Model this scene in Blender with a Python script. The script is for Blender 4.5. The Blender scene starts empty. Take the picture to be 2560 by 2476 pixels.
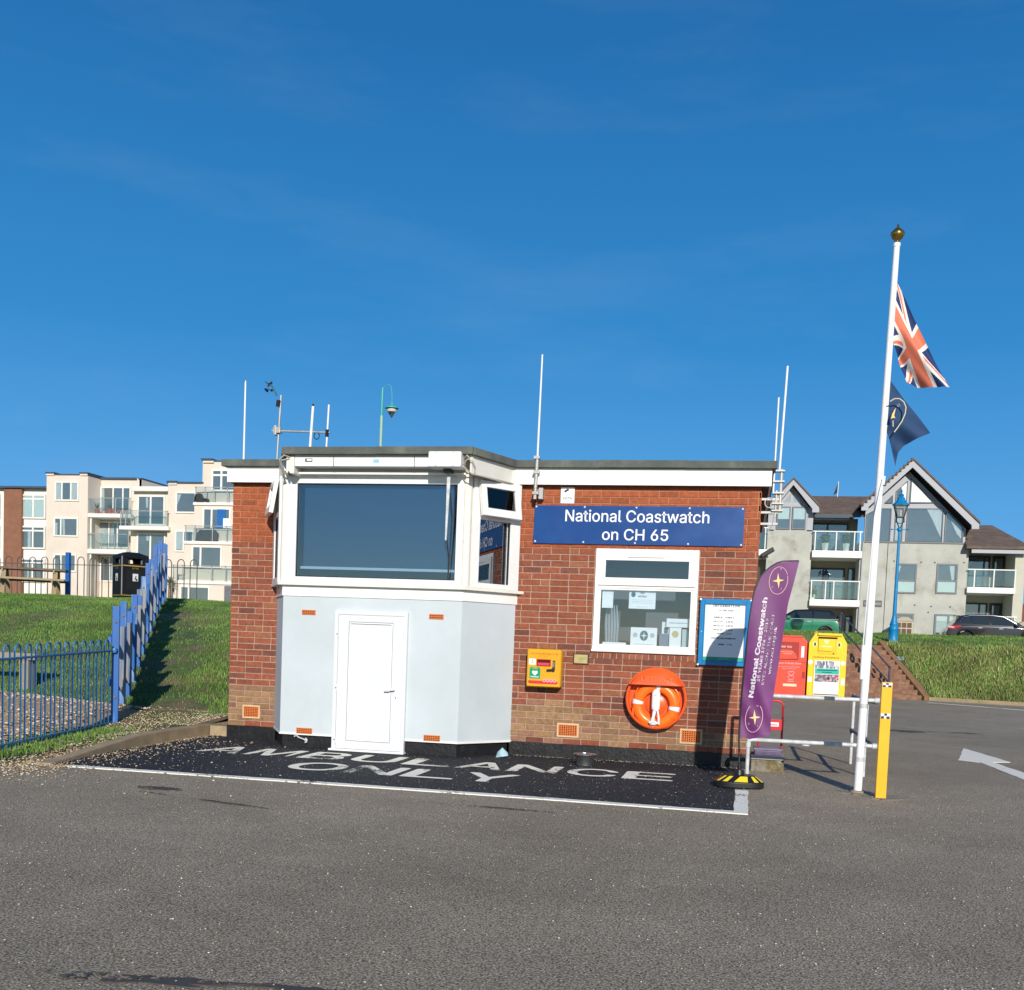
import bpy, bmesh, math, random
import numpy as np
from mathutils import Vector, Matrix
random.seed(7)
rng = np.random.default_rng(7)
SC = bpy.context.scene
COL = SC.collection
rad = math.radians

# ------------------------------------------------------------------ camera
F_PX, PPY, PITCH, ROLL, YAW = 2697.56, 1772.5, .0596063, .0389696, .207178
EYE = Vector((0, -12.66461, 1.327284))
fw = Vector((-math.sin(YAW)*math.cos(PITCH), math.cos(YAW)*math.cos(PITCH), -math.sin(PITCH)))
r0 = Vector((math.cos(YAW), math.sin(YAW), 0)); u0 = r0.cross(fw)
rt = math.cos(ROLL)*r0 + math.sin(ROLL)*u0
up = math.cos(ROLL)*u0 - math.sin(ROLL)*r0
cd = bpy.data.cameras.new('camera'); cam = bpy.data.objects.new('camera', cd); COL.objects.link(cam)
m = Matrix.Identity(4)
for i in range(3):
    m[i][0], m[i][1], m[i][2], m[i][3] = rt[i], up[i], -fw[i], EYE[i]
cam.matrix_world = m
cd.sensor_fit = 'HORIZONTAL'; cd.sensor_width = 36; cd.lens = 36*F_PX/2560
cd.shift_y = (PPY-1238)/2560; cd.clip_start = .1; cd.clip_end = 3000
SC.camera = cam

# ------------------------------------------------------------------ world and sun
SUN_EL, SUN_AZ = rad(21), math.atan2(.28, .96)      # sun stands behind the camera, a little to the right
W = bpy.data.worlds.new('World'); SC.world = W; W.use_nodes = True
wn = W.node_tree; wn.nodes.clear()
sky = wn.nodes.new('ShaderNodeTexSky'); sky.sky_type = 'NISHITA'; sky.sun_disc = False
sky.sun_elevation = SUN_EL; sky.sun_rotation = math.pi - SUN_AZ
sky.altitude = 0; sky.air_density = 1.0; sky.dust_density = .05; sky.ozone_density = 4.0
hsv = wn.nodes.new('ShaderNodeHueSaturation'); hsv.inputs['Saturation'].default_value = 1.18
tc = wn.nodes.new('ShaderNodeTexCoord')
mp = wn.nodes.new('ShaderNodeMapping'); mp.inputs['Scale'].default_value = (2.0, 2.0, 9.0); mp.inputs['Rotation'].default_value = (.25, .1, .4)
cn = wn.nodes.new('ShaderNodeTexNoise'); cn.inputs['Scale'].default_value = 1.6; cn.inputs['Detail'].default_value = 6; cn.inputs['Roughness'].default_value = .6
cr = wn.nodes.new('ShaderNodeMapRange'); cr.inputs['From Min'].default_value = .5; cr.inputs['From Max'].default_value = .85; cr.inputs['To Max'].default_value = .07
mx = wn.nodes.new('ShaderNodeMix'); mx.data_type = 'RGBA'; mx.inputs['B'].default_value = (5.5, 6.3, 7.2, 1)
bg = wn.nodes.new('ShaderNodeBackground'); bg.inputs['Strength'].default_value = .105
wo = wn.nodes.new('ShaderNodeOutputWorld')
L = wn.links.new
L(sky.outputs[0], hsv.inputs['Color']); L(tc.outputs['Generated'], mp.inputs[0]); L(mp.outputs[0], cn.inputs['Vector'])
L(cn.outputs[0], cr.inputs['Value']); L(cr.outputs[0], mx.inputs['Factor']); 
sep = wn.nodes.new('ShaderNodeSeparateXYZ'); L(tc.outputs['Generated'], sep.inputs[0])
ramp = wn.nodes.new('ShaderNodeValToRGB'); L(sep.outputs['Z'], ramp.inputs[0])
el = ramp.color_ramp.elements
el[0].position = 0; el[0].color = (.21, .48, .84, 1); el[1].position = .9; el[1].color = (.010, .085, .28, 1)
for p_, c_ in ((.10, (.105, .385, .79, 1)), (.26, (.034, .258, .62, 1)), (.48, (.017, .160, .44, 1))):
    e_ = el.new(p_); e_.color = c_
sc_ = wn.nodes.new('ShaderNodeVectorMath'); sc_.operation = 'SCALE'; sc_.inputs['Scale'].default_value = 1/.105; L(ramp.outputs[0], sc_.inputs[0])
mg = wn.nodes.new('ShaderNodeMix'); mg.data_type = 'RGBA'; fm_ = wn.nodes.new('ShaderNodeMapRange'); fm_.inputs['From Min'].default_value = -.75; fm_.inputs['From Max'].default_value = .25; fm_.inputs['To Min'].default_value = .12; fm_.inputs['To Max'].default_value = .94; L(sep.outputs['Y'], fm_.inputs['Value']); L(fm_.outputs[0], mg.inputs['Factor'])
L(hsv.outputs[0], mg.inputs['A']); L(sc_.outputs[0], mg.inputs['B']); L(mg.outputs['Result'], mx.inputs['A'])
L(mx.outputs['Result'], bg.inputs[0]); L(bg.outputs[0], wo.inputs[0])
sd = bpy.data.lights.new('sun', 'SUN'); sd.energy = 4.6; sd.angle = rad(.5); sd.color = (1, .93, .83)
sun = bpy.data.objects.new('sun', sd); COL.objects.link(sun)
sdir = Vector((-math.sin(SUN_AZ)*math.cos(SUN_EL), math.cos(SUN_AZ)*math.cos(SUN_EL), -math.sin(SUN_EL)))
sun.rotation_euler = sdir.to_track_quat('-Z', 'Y').to_euler(); sun.location = (5, -20, 20)
SC.view_settings.view_transform = 'Standard'; SC.view_settings.look = 'None'
SC.view_settings.exposure = 0.0; SC.view_settings.gamma = 1

# ------------------------------------------------------------------ materials
def hexc(s):
    s = s.lstrip('#'); o = []
    for i in (0, 2, 4):
        c = int(s[i:i+2], 16)/255
        o.append(c/12.92 if c <= .04045 else ((c+.055)/1.055)**2.4)
    return (*o, 1)
MATS = {}
def M(name, col, rough=.6, metal=0, var=.12, vs=3.0, bump=0, bs=40, spec=.4, c2=None, c2s=1.0, c2t=(.5, .7), attr=None, stretch=(1, 1, 1), coat=0, trans=0, grime=None):
    if name in MATS: return MATS[name]
    m = bpy.data.materials.new(name); m.use_nodes = True; nt = m.node_tree; N = nt.nodes; K = nt.links.new
    b = N['Principled BSDF']
    if isinstance(col, str): col = hexc(col)
    tc = N.new('ShaderNodeTexCoord'); mp = N.new('ShaderNodeMapping'); mp.inputs['Scale'].default_value = stretch
    K(tc.outputs['Object'], mp.inputs[0]); vec = mp.outputs[0]
    if attr:
        a = N.new('ShaderNodeVertexColor'); a.layer_name = attr; base = a.outputs['Color']
    else:
        a = N.new('ShaderNodeRGB'); a.outputs[0].default_value = col; base = a.outputs[0]
    if c2 is not None:
        if isinstance(c2, str): c2 = hexc(c2)
        n = N.new('ShaderNodeTexNoise'); n.inputs['Scale'].default_value = c2s; n.inputs['Detail'].default_value = 8; n.inputs['Roughness'].default_value = .65; K(vec, n.inputs['Vector'])
        r = N.new('ShaderNodeMapRange'); r.inputs['From Min'].default_value = c2t[0]; r.inputs['From Max'].default_value = c2t[1]; K(n.outputs[0], r.inputs['Value'])
        x = N.new('ShaderNodeMix'); x.data_type = 'RGBA'; K(r.outputs[0], x.inputs['Factor']); K(base, x.inputs['A']); x.inputs['B'].default_value = c2; base = x.outputs['Result']
    if var:
        n = N.new('ShaderNodeTexNoise'); n.inputs['Scale'].default_value = vs; n.inputs['Detail'].default_value = 7; n.inputs['Roughness'].default_value = .6; K(vec, n.inputs['Vector'])
        r = N.new('ShaderNodeMapRange'); r.inputs['From Min'].default_value = .25; r.inputs['From Max'].default_value = .75
        r.inputs['To Min'].default_value = 1-var; r.inputs['To Max'].default_value = 1+var; K(n.outputs[0], r.inputs['Value'])
        x = N.new('ShaderNodeMix'); x.data_type = 'RGBA'; x.blend_type = 'MULTIPLY'; x.inputs['Factor'].default_value = 1; K(base, x.inputs['A']); K(r.outputs[0], x.inputs['B']); base = x.outputs['Result']
        r2 = N.new('ShaderNodeMapRange'); r2.inputs['To Min'].default_value = max(rough-.1, 0); r2.inputs['To Max'].default_value = min(rough+.1, 1); K(n.outputs[0], r2.inputs['Value']); K(r2.outputs[0], b.inputs['Roughness'])
    else: b.inputs['Roughness'].default_value = rough
    K(base, b.inputs['Base Color'])
    b.inputs['Metallic'].default_value = metal; b.inputs['Specular IOR Level'].default_value = spec
    if coat: b.inputs['Coat Weight'].default_value = coat; b.inputs['Coat Roughness'].default_value = .05
    if trans: b.inputs['Transmission Weight'].default_value = trans
    if bump:
        n = N.new('ShaderNodeTexNoise'); n.inputs['Scale'].default_value = bs; n.inputs['Detail'].default_value = 5; K(vec, n.inputs['Vector'])
        bp = N.new('ShaderNodeBump'); bp.inputs['Strength'].default_value = bump; bp.inputs['Distance'].default_value = .01; K(n.outputs[0], bp.inputs['Height']); K(bp.outputs[0], b.inputs['Normal'])
    MATS[name] = m
    return m
def glassmat(name, tint=(.9, .95, .97), refl=.25, mirror=(1, 1, 1), rough=.01):
    """pane: mirrors its surroundings, the rest passes straight through with a tint"""
    if name in MATS: return MATS[name]
    m = bpy.data.materials.new(name); m.use_nodes = True; nt = m.node_tree; N = nt.nodes; K = nt.links.new
    N.clear(); o = N.new('ShaderNodeOutputMaterial'); g = N.new('ShaderNodeBsdfGlossy'); g.inputs['Roughness'].default_value = rough; g.inputs['Color'].default_value = (*mirror, 1)
    t = N.new('ShaderNodeBsdfTransparent'); t.inputs['Color'].default_value = (*tint, 1); x = N.new('ShaderNodeMixShader')
    fr = N.new('ShaderNodeFresnel'); fr.inputs['IOR'].default_value = 1.5
    a = N.new('ShaderNodeMath'); a.operation = 'MULTIPLY_ADD'; a.inputs[1].default_value = 1.0; a.inputs[2].default_value = max(refl-.04, 0); a.use_clamp = True
    K(fr.outputs[0], a.inputs[0]); K(a.outputs[0], x.inputs[0]); K(t.outputs[0], x.inputs[1]); K(g.outputs[0], x.inputs[2]); K(x.outputs[0], o.inputs[0])
    MATS[name] = m; return m

# ------------------------------------------------------------------ mesh building
class MB:
    def __init__(s): s.v = []; s.f = []; s.c = None
    def add(s, vs, fs):
        o = len(s.v); s.v += [tuple(p) for p in vs]; s.f += [tuple(i+o for i in f) for f in fs]; return s
    def box(s, x0, x1, y0, y1, z0, z1):
        v = [(x, y, z) for x in (x0, x1) for y in (y0, y1) for z in (z0, z1)]
        return s.add(v, [(0, 1, 3, 2), (4, 6, 7, 5), (0, 4, 5, 1), (2, 3, 7, 6), (0, 2, 6, 4), (1, 5, 7, 3)])
    def obox(s, c, a, b, d):
        c, a, b, d = map(Vector, (c, a, b, d)); v = [c+i*a+j*b+k*d for i in (-1, 1) for j in (-1, 1) for k in (-1, 1)]
        return s.add(v, [(0, 1, 3, 2), (4, 6, 7, 5), (0, 4, 5, 1), (2, 3, 7, 6), (0, 2, 6, 4), (1, 5, 7, 3)])
    def cyl(s, p0, p1, r, r1=None, n=12):
        return s.tube([p0, p1], [r, r if r1 is None else r1], n)
    def tube(s, pts, r, n=8, caps=True):
        pts = [Vector(p) for p in pts]; R = r if isinstance(r, (list, tuple)) else [r]*len(pts)
        vs = []; fs = []; prev = None
        for i, p in enumerate(pts):
            t = (pts[min(i+1, len(pts)-1)]-pts[max(i-1, 0)]).normalized()
            if prev is None: a = t.orthogonal().normalized()
            else: a = (prev - t*prev.dot(t)).normalized()
            prev = a; b = t.cross(a)
            for k in range(n):
                th = 2*math.pi*(k+.5)/n; vs.append(p+R[i]*(math.cos(th)*a+math.sin(th)*b))
        for i in range(len(pts)-1):
            for k in range(n): fs.append((i*n+k, i*n+(k+1) % n, (i+1)*n+(k+1) % n, (i+1)*n+k))
        if caps: fs.append(tuple(range(n-1, -1, -1))); fs.append(tuple(range((len(pts)-1)*n, len(pts)*n)))
        return s.add(vs, fs)
    def lathe(s, prof, c, n=20, axis='z', sx=1, sy=1):
        vs = []; fs = []
        for (r, h) in prof:
            for k in range(n):
                th = 2*math.pi*k/n; a, b = r*math.cos(th)*sx, r*math.sin(th)*sy
                vs.append((c[0]+a, c[1]+b, c[2]+h) if axis == 'z' else (c[0]+a, c[1]+h, c[2]+b))
        m_ = len(prof)
        for i in range(m_-1):
            for k in range(n): fs.append((i*n+k, i*n+(k+1) % n, (i+1)*n+(k+1) % n, (i+1)*n+k))
        if prof[0][0] > 0: fs.append(tuple(range(n-1, -1, -1)))
        if prof[-1][0] > 0: fs.append(tuple(range((m_-1)*n, m_*n)))
        return s.add(vs, fs)
    def prism(s, poly, d0, d1, ax='y'):
        """poly of 2D points extruded: ax='y' poly is (x,z); 'z' (x,y); 'x' (y,z)"""
        f = {'y': lambda a, b, d: (a, d, b), 'z': lambda a, b, d: (a, b, d), 'x': lambda a, b, d: (d, a, b)}[ax]
        n = len(poly); vs = [f(a, b, d0) for a, b in poly]+[f(a, b, d1) for a, b in poly]
        return s.add(vs, [tuple(range(n)), tuple(range(2*n-1, n-1, -1))]+[(i, i+n, (i+1) % n+n, (i+1) % n) for i in range(n)])
    def frame(s, x0, x1, z0, z1, y0, y1, w, wb=None, wt=None):
        wb = w if wb is None else wb; wt = w if wt is None else wt
        s.box(x0, x0+w, y0, y1, z0, z1); s.box(x1-w, x1, y0, y1, z0, z1)
        s.box(x0+w, x1-w, y0, y1, z0, z0+wb); s.box(x0+w, x1-w, y0, y1, z1-wt, z1); return s
    def quad(s, a, b, c, d): return s.add([a, b, c, d], [(0, 1, 2, 3)])
    def split(s, name, mat, parent=None, **kw):
        """one object per connected piece"""
        par = list(range(len(s.v)))
        def fd_(a):
            while par[a] != a: par[a] = par[par[a]]; a = par[a]
            return a
        for f in s.f:
            for q in f[1:]: par[fd_(q)] = fd_(f[0])
        G = {}
        for f in s.f: G.setdefault(fd_(f[0]), []).append(f)
        out = []
        for fs in G.values():
            ids = sorted({q for f in fs for q in f}); mp_ = {q: i for i, q in enumerate(ids)}
            b = MB(); b.v = [s.v[q] for q in ids]; b.f = [tuple(mp_[q] for q in f) for f in fs]; out.append(b.build(name, mat, parent, **kw))
        return out
    def build(s, name, mat, parent=None, loc=None, smooth=False, bevel=0, seg=2, cols=None, autosm=None):
        o0 = Vector(loc) if loc is not None else (ORI[parent.as_pointer()] if parent is not None else Vector((0, 0, 0)))
        me = bpy.data.meshes.new(name)
        me.from_pydata([(p[0]-o0[0], p[1]-o0[1], p[2]-o0[2]) for p in s.v], [], s.f)
        if bevel or True:
            bm = bmesh.new(); bm.from_mesh(me)
            if cols is None and len(s.f) < 20000: bmesh.ops.recalc_face_normals(bm, faces=bm.faces)
            if bevel:
                e = [x for x in bm.edges if len(x.link_faces) == 2 and x.calc_face_angle(0) > .5]
                bmesh.ops.bevel(bm, geom=e, offset=bevel, segments=seg, profile=.6, affect='EDGES', clamp_overlap=True)
            bm.to_mesh(me); bm.free()
        if cols is not None:
            ca = me.color_attributes.new('Col', 'FLOAT_COLOR', 'CORNER')
            arr = np.zeros((len(me.loops), 4), np.float32); arr[:, 3] = 1
            fi = np.repeat(np.arange(len(me.polygons)), [p.loop_total for p in me.polygons])
            arr[:, :3] = np.array(cols, np.float32)[fi]
            ca.data.foreach_set('color', arr.ravel())
        if smooth:
            me.polygons.foreach_set('use_smooth', [True]*len(me.polygons))
            if smooth != 2:
                try: me.set_sharp_from_angle(angle=rad(40))
                except Exception: pass
        if mat: me.materials.append(mat)
        ob = bpy.data.objects.new(name, me); COL.objects.link(ob)
        if parent is not None: ob.parent = parent
        else: ob.location = o0
        ORI[ob.as_pointer()] = o0
        return ob
ORI = {}
def tag(o, label=None, cat=None, group=None, kind=None):
    if label: o['label'] = label
    if cat: o['category'] = cat
    if group: o['group'] = group
    if kind: o['kind'] = kind
    return o
def thing(name, label, cat, loc, group=None):
    o = bpy.data.objects.new(name, None); COL.objects.link(o); o.location = loc; o.empty_display_size = .2
    ORI[o.as_pointer()] = Vector(loc); return tag(o, label, cat, group)
def struct(o): o['kind'] = 'structure'; return o
try:
    import os
    FONT = bpy.data.fonts.load(os.path.join(bpy.utils.resource_path('LOCAL'), 'datafiles', 'fonts', 'Inter.woff2'))
except Exception:
    FONT = None
def text_mb(txt, size=1, align='CENTER', bold=0, sx=1, space=1.0, depth=0, res=3):
    """text outline as flat verts/faces in its own (a, b) plane"""
    cu = bpy.data.curves.new('t', 'FONT'); cu.body = txt; cu.font = FONT or cu.font; cu.size = size; cu.align_x = align
    cu.space_character = space; cu.resolution_u = res; cu.extrude = depth; cu.fill_mode = 'BOTH' if depth else 'FRONT'
    ob = bpy.data.objects.new('t', cu); COL.objects.link(ob); dg = bpy.context.evaluated_depsgraph_get()
    me = bpy.data.meshes.new_from_object(ob.evaluated_get(dg))
    vs = [(v.co.x*sx, v.co.y, v.co.z) for v in me.vertices]; fs = [tuple(p.vertices) for p in me.polygons]
    bpy.data.objects.remove(ob); bpy.data.curves.remove(cu); bpy.data.meshes.remove(me)
    if bold:      # heavier strokes: slightly shifted copies, each a hair in front of the last
        V, F_ = [], []
        for i, (dx, dy) in enumerate(((0, 0), (bold, 0), (-bold, 0), (0, bold*.7), (0, -bold*.7))):
            o = len(V); V += [(a+dx, b+dy, c+i*.0004) for a, b, c in vs]; F_ += [tuple(q+o for q in f) for f in fs]
        return V, F_
    return vs, fs
def text_xz(mb, txt, x, y, z, size, align='CENTER', bold=0, sx=1, width=None, depth=0, space=1.0, height=None):
    vs, fs = text_mb(txt, size, align, bold, sx, space, depth)
    if not vs: return mb
    xs = [v[0] for v in vs]; k = 1; kh = 1
    if width: k = width/(max(xs)-min(xs))
    if height:
        zs = [v[1] for v in vs]; kh = height/(max(zs)-min(zs))
    return mb.add([(x+v[0]*k, y-v[2], z+v[1]*kh) for v in vs], fs)
# ------------------------------------------------------------------ shared materials
m_felt = M('roof_felt', '#5b5f5a', .9, var=.25, vs=6, bump=.6, bs=160, c2='#6f7367', c2s=2, c2t=(.5, .65))
m_upvc = M('white_upvc', (.80, .80, .78, 1), .28, var=.04, vs=4, c2=(.70, .68, .60, 1), c2s=1.3, c2t=(.55, .8), spec=.5)
m_cream = M('cream_timber', (.76, .74, .66, 1), .5, var=.08, vs=4, c2=(.6, .55, .45, 1), c2s=2.5, c2t=(.6, .8))
m_door = M('white_door', (.68, .695, .72, 1), .25, var=.02, vs=3)
m_grey = M('grey_board', (.50, .56, .575, 1), .55, var=.05, vs=1.2, c2=(.55, .60, .64, 1), c2s=1.4, c2t=(.4, .7), bump=.05, bs=30)
m_black = M('bitumen', (.012, .012, .014, 1), .45, var=.5, vs=9, c2=(.07, .055, .045, 1), c2s=6, c2t=(.64, .76), bump=.5, bs=30)
m_brick = M('brick', (.3, .1, .05, 1), .85, var=.34, vs=20, attr='Col', bump=.5, bs=90, c2=(.12, .055, .04, 1), c2s=14, c2t=(.62, .8))
m_mortar = M('mortar', (.46, .33, .25, 1), .95, var=.2, vs=15, attr='Col', bump=.6, bs=120)
m_terra = M('terracotta', (.62, .16, .03, 1), .7, var=.15, vs=30)
m_dark = M('void', (.01, .01, .012, 1), .9, var=0)
m_int = M('interior_grey', (.12, .13, .145, 1), .8, var=.06, vs=2)
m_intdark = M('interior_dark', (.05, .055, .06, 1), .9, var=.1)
m_white = M('white_paint', (.82, .82, .82, 1), .35, var=.03, vs=5)
m_paper = M('paper', (.80, .82, .82, 1), .8, var=.02)
m_blackp = M('black_plastic', (.012, .013, .015, 1), .4, var=.2)
m_galv = M('galvanised', (.50, .52, .53, 1), .6, .1, var=.22, vs=9, c2=(.62, .64, .64, 1), c2s=12, c2t=(.45, .6))
m_glassf = glassmat('window_glass', (.75, .84, .9), .14, (.70, .78, .86))
m_glass2 = glassmat('side_glass', (.5, .55, .6), .30, (.85, .88, .95))
m_glassd = glassmat('far_glass', (.88, .92, .92), .11, (.85, .9, .95))
m_ink = M('ink', (.03, .03, .035, 1), .7, var=0)

# ------------------------------------------------------------------ lookout building
BLD = thing('lookout_building', 'small single storey red brick lookout station with grey boarded bay and flat felt roof', 'building', (-3.1, 0, 0))
DEPTH = 4.6
Pw = [(-5.72, 0), (-5.35, -.65), (-3.155, -.65), (-2.665, 0)]       # plan of the bay wall
def offs(pts, d):
    """offset an open plan polyline outwards (towards -y)"""
    P = [Vector(p) for p in pts]; out = []
    for i, p in enumerate(P):
        ns = []
        if i > 0: e = (P[i]-P[i-1]).normalized(); ns.append(Vector((e.y, -e.x)))
        if i < len(P)-1: e = (P[i+1]-P[i]).normalized(); ns.append(Vector((e.y, -e.x)))
        if len(ns) == 1:
            # end: keep on the wall plane y = const
            n = ns[0]; out.append(Vector((p.x + d/n.x if abs(n.x) > .3 else p.x, p.y)))
        else:
            b = (ns[0]+ns[1]).normalized(); out.append(p+b*(d/b.dot(ns[0])))
    return [(q.x, q.y) for q in out]
def strip(mb, d0, d1, z0, z1, pts=Pw):
    A = offs(pts, d0); B = offs(pts, d1)
    for i in range(len(A)-1): mb.prism([A[i], A[i+1], B[i+1], B[i]], z0, z1, 'z')
    return mb
mcols = []
def wallpoint(o, u, n, s, d, z): return (o[0]+u[0]*s+n[0]*d, o[1]+u[1]*s+n[1]*d, z)
def brick_wall(o, u, n, length, z0, z1, holes=(), tan_z=0, seed=1, red=1.0):
    """real bricks in stretcher bond on a mortar slab; o start, u along, n outward normal"""
    R = random.Random(seed); mb = MB(); cols = []; mo = MB()
    zs = sorted({z0, z1, 2.47, *[h[2] for h in holes], *[h[3] for h in holes]}); zs = [z for z in zs if z0 <= z <= z1]
    for a, b in zip(zs[:-1], zs[1:]):
        cuts = sorted([(h[0], h[1]) for h in holes if h[2] <= a+1e-6 and h[3] >= b-1e-6]); p = 0
        for c0, c1 in cuts+[(length, length)]:
            if c0-p > .005:
                q = [wallpoint(o, u, n, s, d, z) for s in (p, c0) for d in (-.11, -.005) for z in (a, b)]
                mcols.extend([((.42, .20, .11) if (a+b)/2 > 2.47 else (.42, .285, .215))]*6); mo.add(q, [(0, 1, 3, 2), (4, 6, 7, 5), (0, 4, 5, 1), (2, 3, 7, 6), (0, 2, 6, 4), (1, 5, 7, 3)])
            p = c1
    zc = z0; k = 0
    while zc < z1-.02:
        t = min(zc+.062, z1)
        s = -(.225*.5*(k % 2)) - R.random()*.008
        row = []
        while s < length:
            w = .212 if R.random() > .12 else .0995
            row.append((max(s, 0), min(s+w, length))); s += w+.013
        for a, b in row:
            if b-a < .02: continue
            segs = [(a, b)]
            for h in holes:
                if t > h[2]+.004 and zc < h[3]-.004:
                    ns = []
                    for (p, q) in segs:
                        if q <= h[0] or p >= h[1]: ns.append((p, q))
                        else:
                            if h[0]-.01-p > .02: ns.append((p, h[0]-.01))
                            if q-h[1]-.01 > .02: ns.append((h[1]+.01, q))
                    segs = ns
            for (p, q) in segs:
                dz = R.uniform(-.0015, .0015); dn = R.uniform(.002, .007)
                v = [wallpoint(o, u, n, s_, d, z) for s_ in (p, q) for d in (-.02, dn) for z in (zc+dz, t+dz)]
                mb.add(v, [(0, 1, 3, 2), (4, 6, 7, 5), (0, 4, 5, 1), (2, 3, 7, 6), (0, 2, 6, 4), (1, 5, 7, 3)])
                g = R.random(); tz = tan_z(p) if callable(tan_z) else tan_z
                if zc < tz and (zc > .2 or R.random() < .4):
                    c = np.array((.29, .165, .082))*R.uniform(.75, 1.12)
                    if g < .25: c = np.array((.26, .13, .08))*R.uniform(.8, 1.1)
                elif zc > 2.47 and tz: c = np.array((.33, .085, .034))*R.uniform(.85, 1.12)
                elif g < .16: c = np.array((.175, .060, .040))*R.uniform(.8, 1.1)
                elif g < .26: c = np.array((.27, .10, .05))*R.uniform(.9, 1.1)
                else: c = np.array((.255, .074, .038))*R.uniform(.82, 1.15)
                cols += [c*red]*6
        zc += .075; k += 1
    return mb, cols, mo
fr_n = (0, -1)
winh = (.97, 2.173, 1.205, 2.49)     # window hole in right wing, measured from x=-2.70
mo_all = MB()
m1, c1, mo = brick_wall((-6.345, 0), (1, 0), fr_n, .70, .168, 3.22, (), .64, 3)
wl = m1; cl = c1; mo_all.add(mo.v, mo.f)
def tanr(s): return .60+.08*math.sin(s*4) if s < 1.9 else .34
for (o, u, n, ln, holes, tz, sd_) in [((-2.70, 0), (1, 0), fr_n, 2.83, (winh,), tanr, 5), ((-6.345, DEPTH), (0, -1), (-1, 0), DEPTH, (), .5, 8), ((.13, 0), (0, 1), (1, 0), DEPTH, (), .4, 9), ((.13, DEPTH), (-1, 0), (0, 1), 6.475, (), .3, 10)]:
    m2, c2, mo = brick_wall(o, u, n, ln, .168, 3.22, holes, tz, sd_)
    wl.add(m2.v, m2.f); cl = cl+c2; mo_all.add(mo.v, mo.f)
# rowlock sill of bricks on end
x = -1.725
R_ = random.Random(4)
while x < -.53:
    wl.box(x, x+.062, -.022, .05, 1.212, 1.283); cl = cl+[np.array((.25, .08, .045))*R_.uniform(.8, 1.2)]*6; x += .0752
walls = wl.build('wall', m_brick, BLD, cols=cl)
walls['label'] = 'red brick wall with tan lower courses'
mo_all.box(-1.73, -.527, -.012, .06, 1.205, 1.285)
mcols += [(.42, .28, .2)]*6
mo_all.build('mortar', m_mortar, walls, cols=mcols)
# plinth
pl = MB(); pl.box(-6.36, -5.70, -.012, .2, 0, .165); pl.box(-2.68, .142, -.012, .2, 0, .165)
pl.box(-6.36, -6.2, .2, DEPTH+.01, 0, .165); pl.box(-.01, .142, .2, DEPTH+.01, 0, .165)
strip(pl, -.2, -.035, 0, .17); pl.build('plinth', m_black, BLD)
# boarded bay
gb = MB(); strip(gb, -.06, 0, .167, 1.80); gb.build('bay_panel', m_grey, BLD, bevel=.003)
ft = MB(); strip(ft, -.004, .008, .155, .178); ft.build('drip_trim', m_upvc, BLD)
wb = MB(); strip(wb, -.05, .014, 1.80, 1.925); wb.build('apron_board', m_upvc, BLD, bevel=.002)
sl = MB(); strip(sl, -.05, .075, 1.926, 1.962); sl.build('window_sill', m_cream, BLD, bevel=.004)
# lining of the bay room: floor and back so that the glass looks into a room
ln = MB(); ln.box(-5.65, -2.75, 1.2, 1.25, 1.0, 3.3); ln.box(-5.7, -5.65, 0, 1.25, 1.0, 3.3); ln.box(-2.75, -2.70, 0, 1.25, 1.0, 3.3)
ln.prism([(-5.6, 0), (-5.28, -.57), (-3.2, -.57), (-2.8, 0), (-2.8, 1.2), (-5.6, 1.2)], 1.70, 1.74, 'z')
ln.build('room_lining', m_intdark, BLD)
# front window of the bay
fwn = MB(); FY0, FY1 = -.70, -.62
fwn.frame(-5.325, -3.11, 1.963, 3.21, FY0, FY1, .135, .065, .095)
wf = fwn.build('window', m_upvc, BLD, bevel=.005)
MB().box(-5.192, -3.243, -.668, -.662, 2.026, 3.117).build('pane', m_glassf, wf)
gsk = MB(); gsk.frame(-5.192, -3.243, 2.026, 3.117, -.679, -.670, .012); gsk.split('gasket', m_blackp, wf)
m_blind = M('roller_blind', (.045, .085, .14, 1), .75, var=.05, vs=2)
MB().box(-5.13, -3.30, -.60, -.594, 2.15, 3.15).build('blind', m_blind, wf)
MB().box(-5.16, -3.25, -.615, -.585, 2.125, 2.155).build('blind_bar', m_white, wf)
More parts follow.
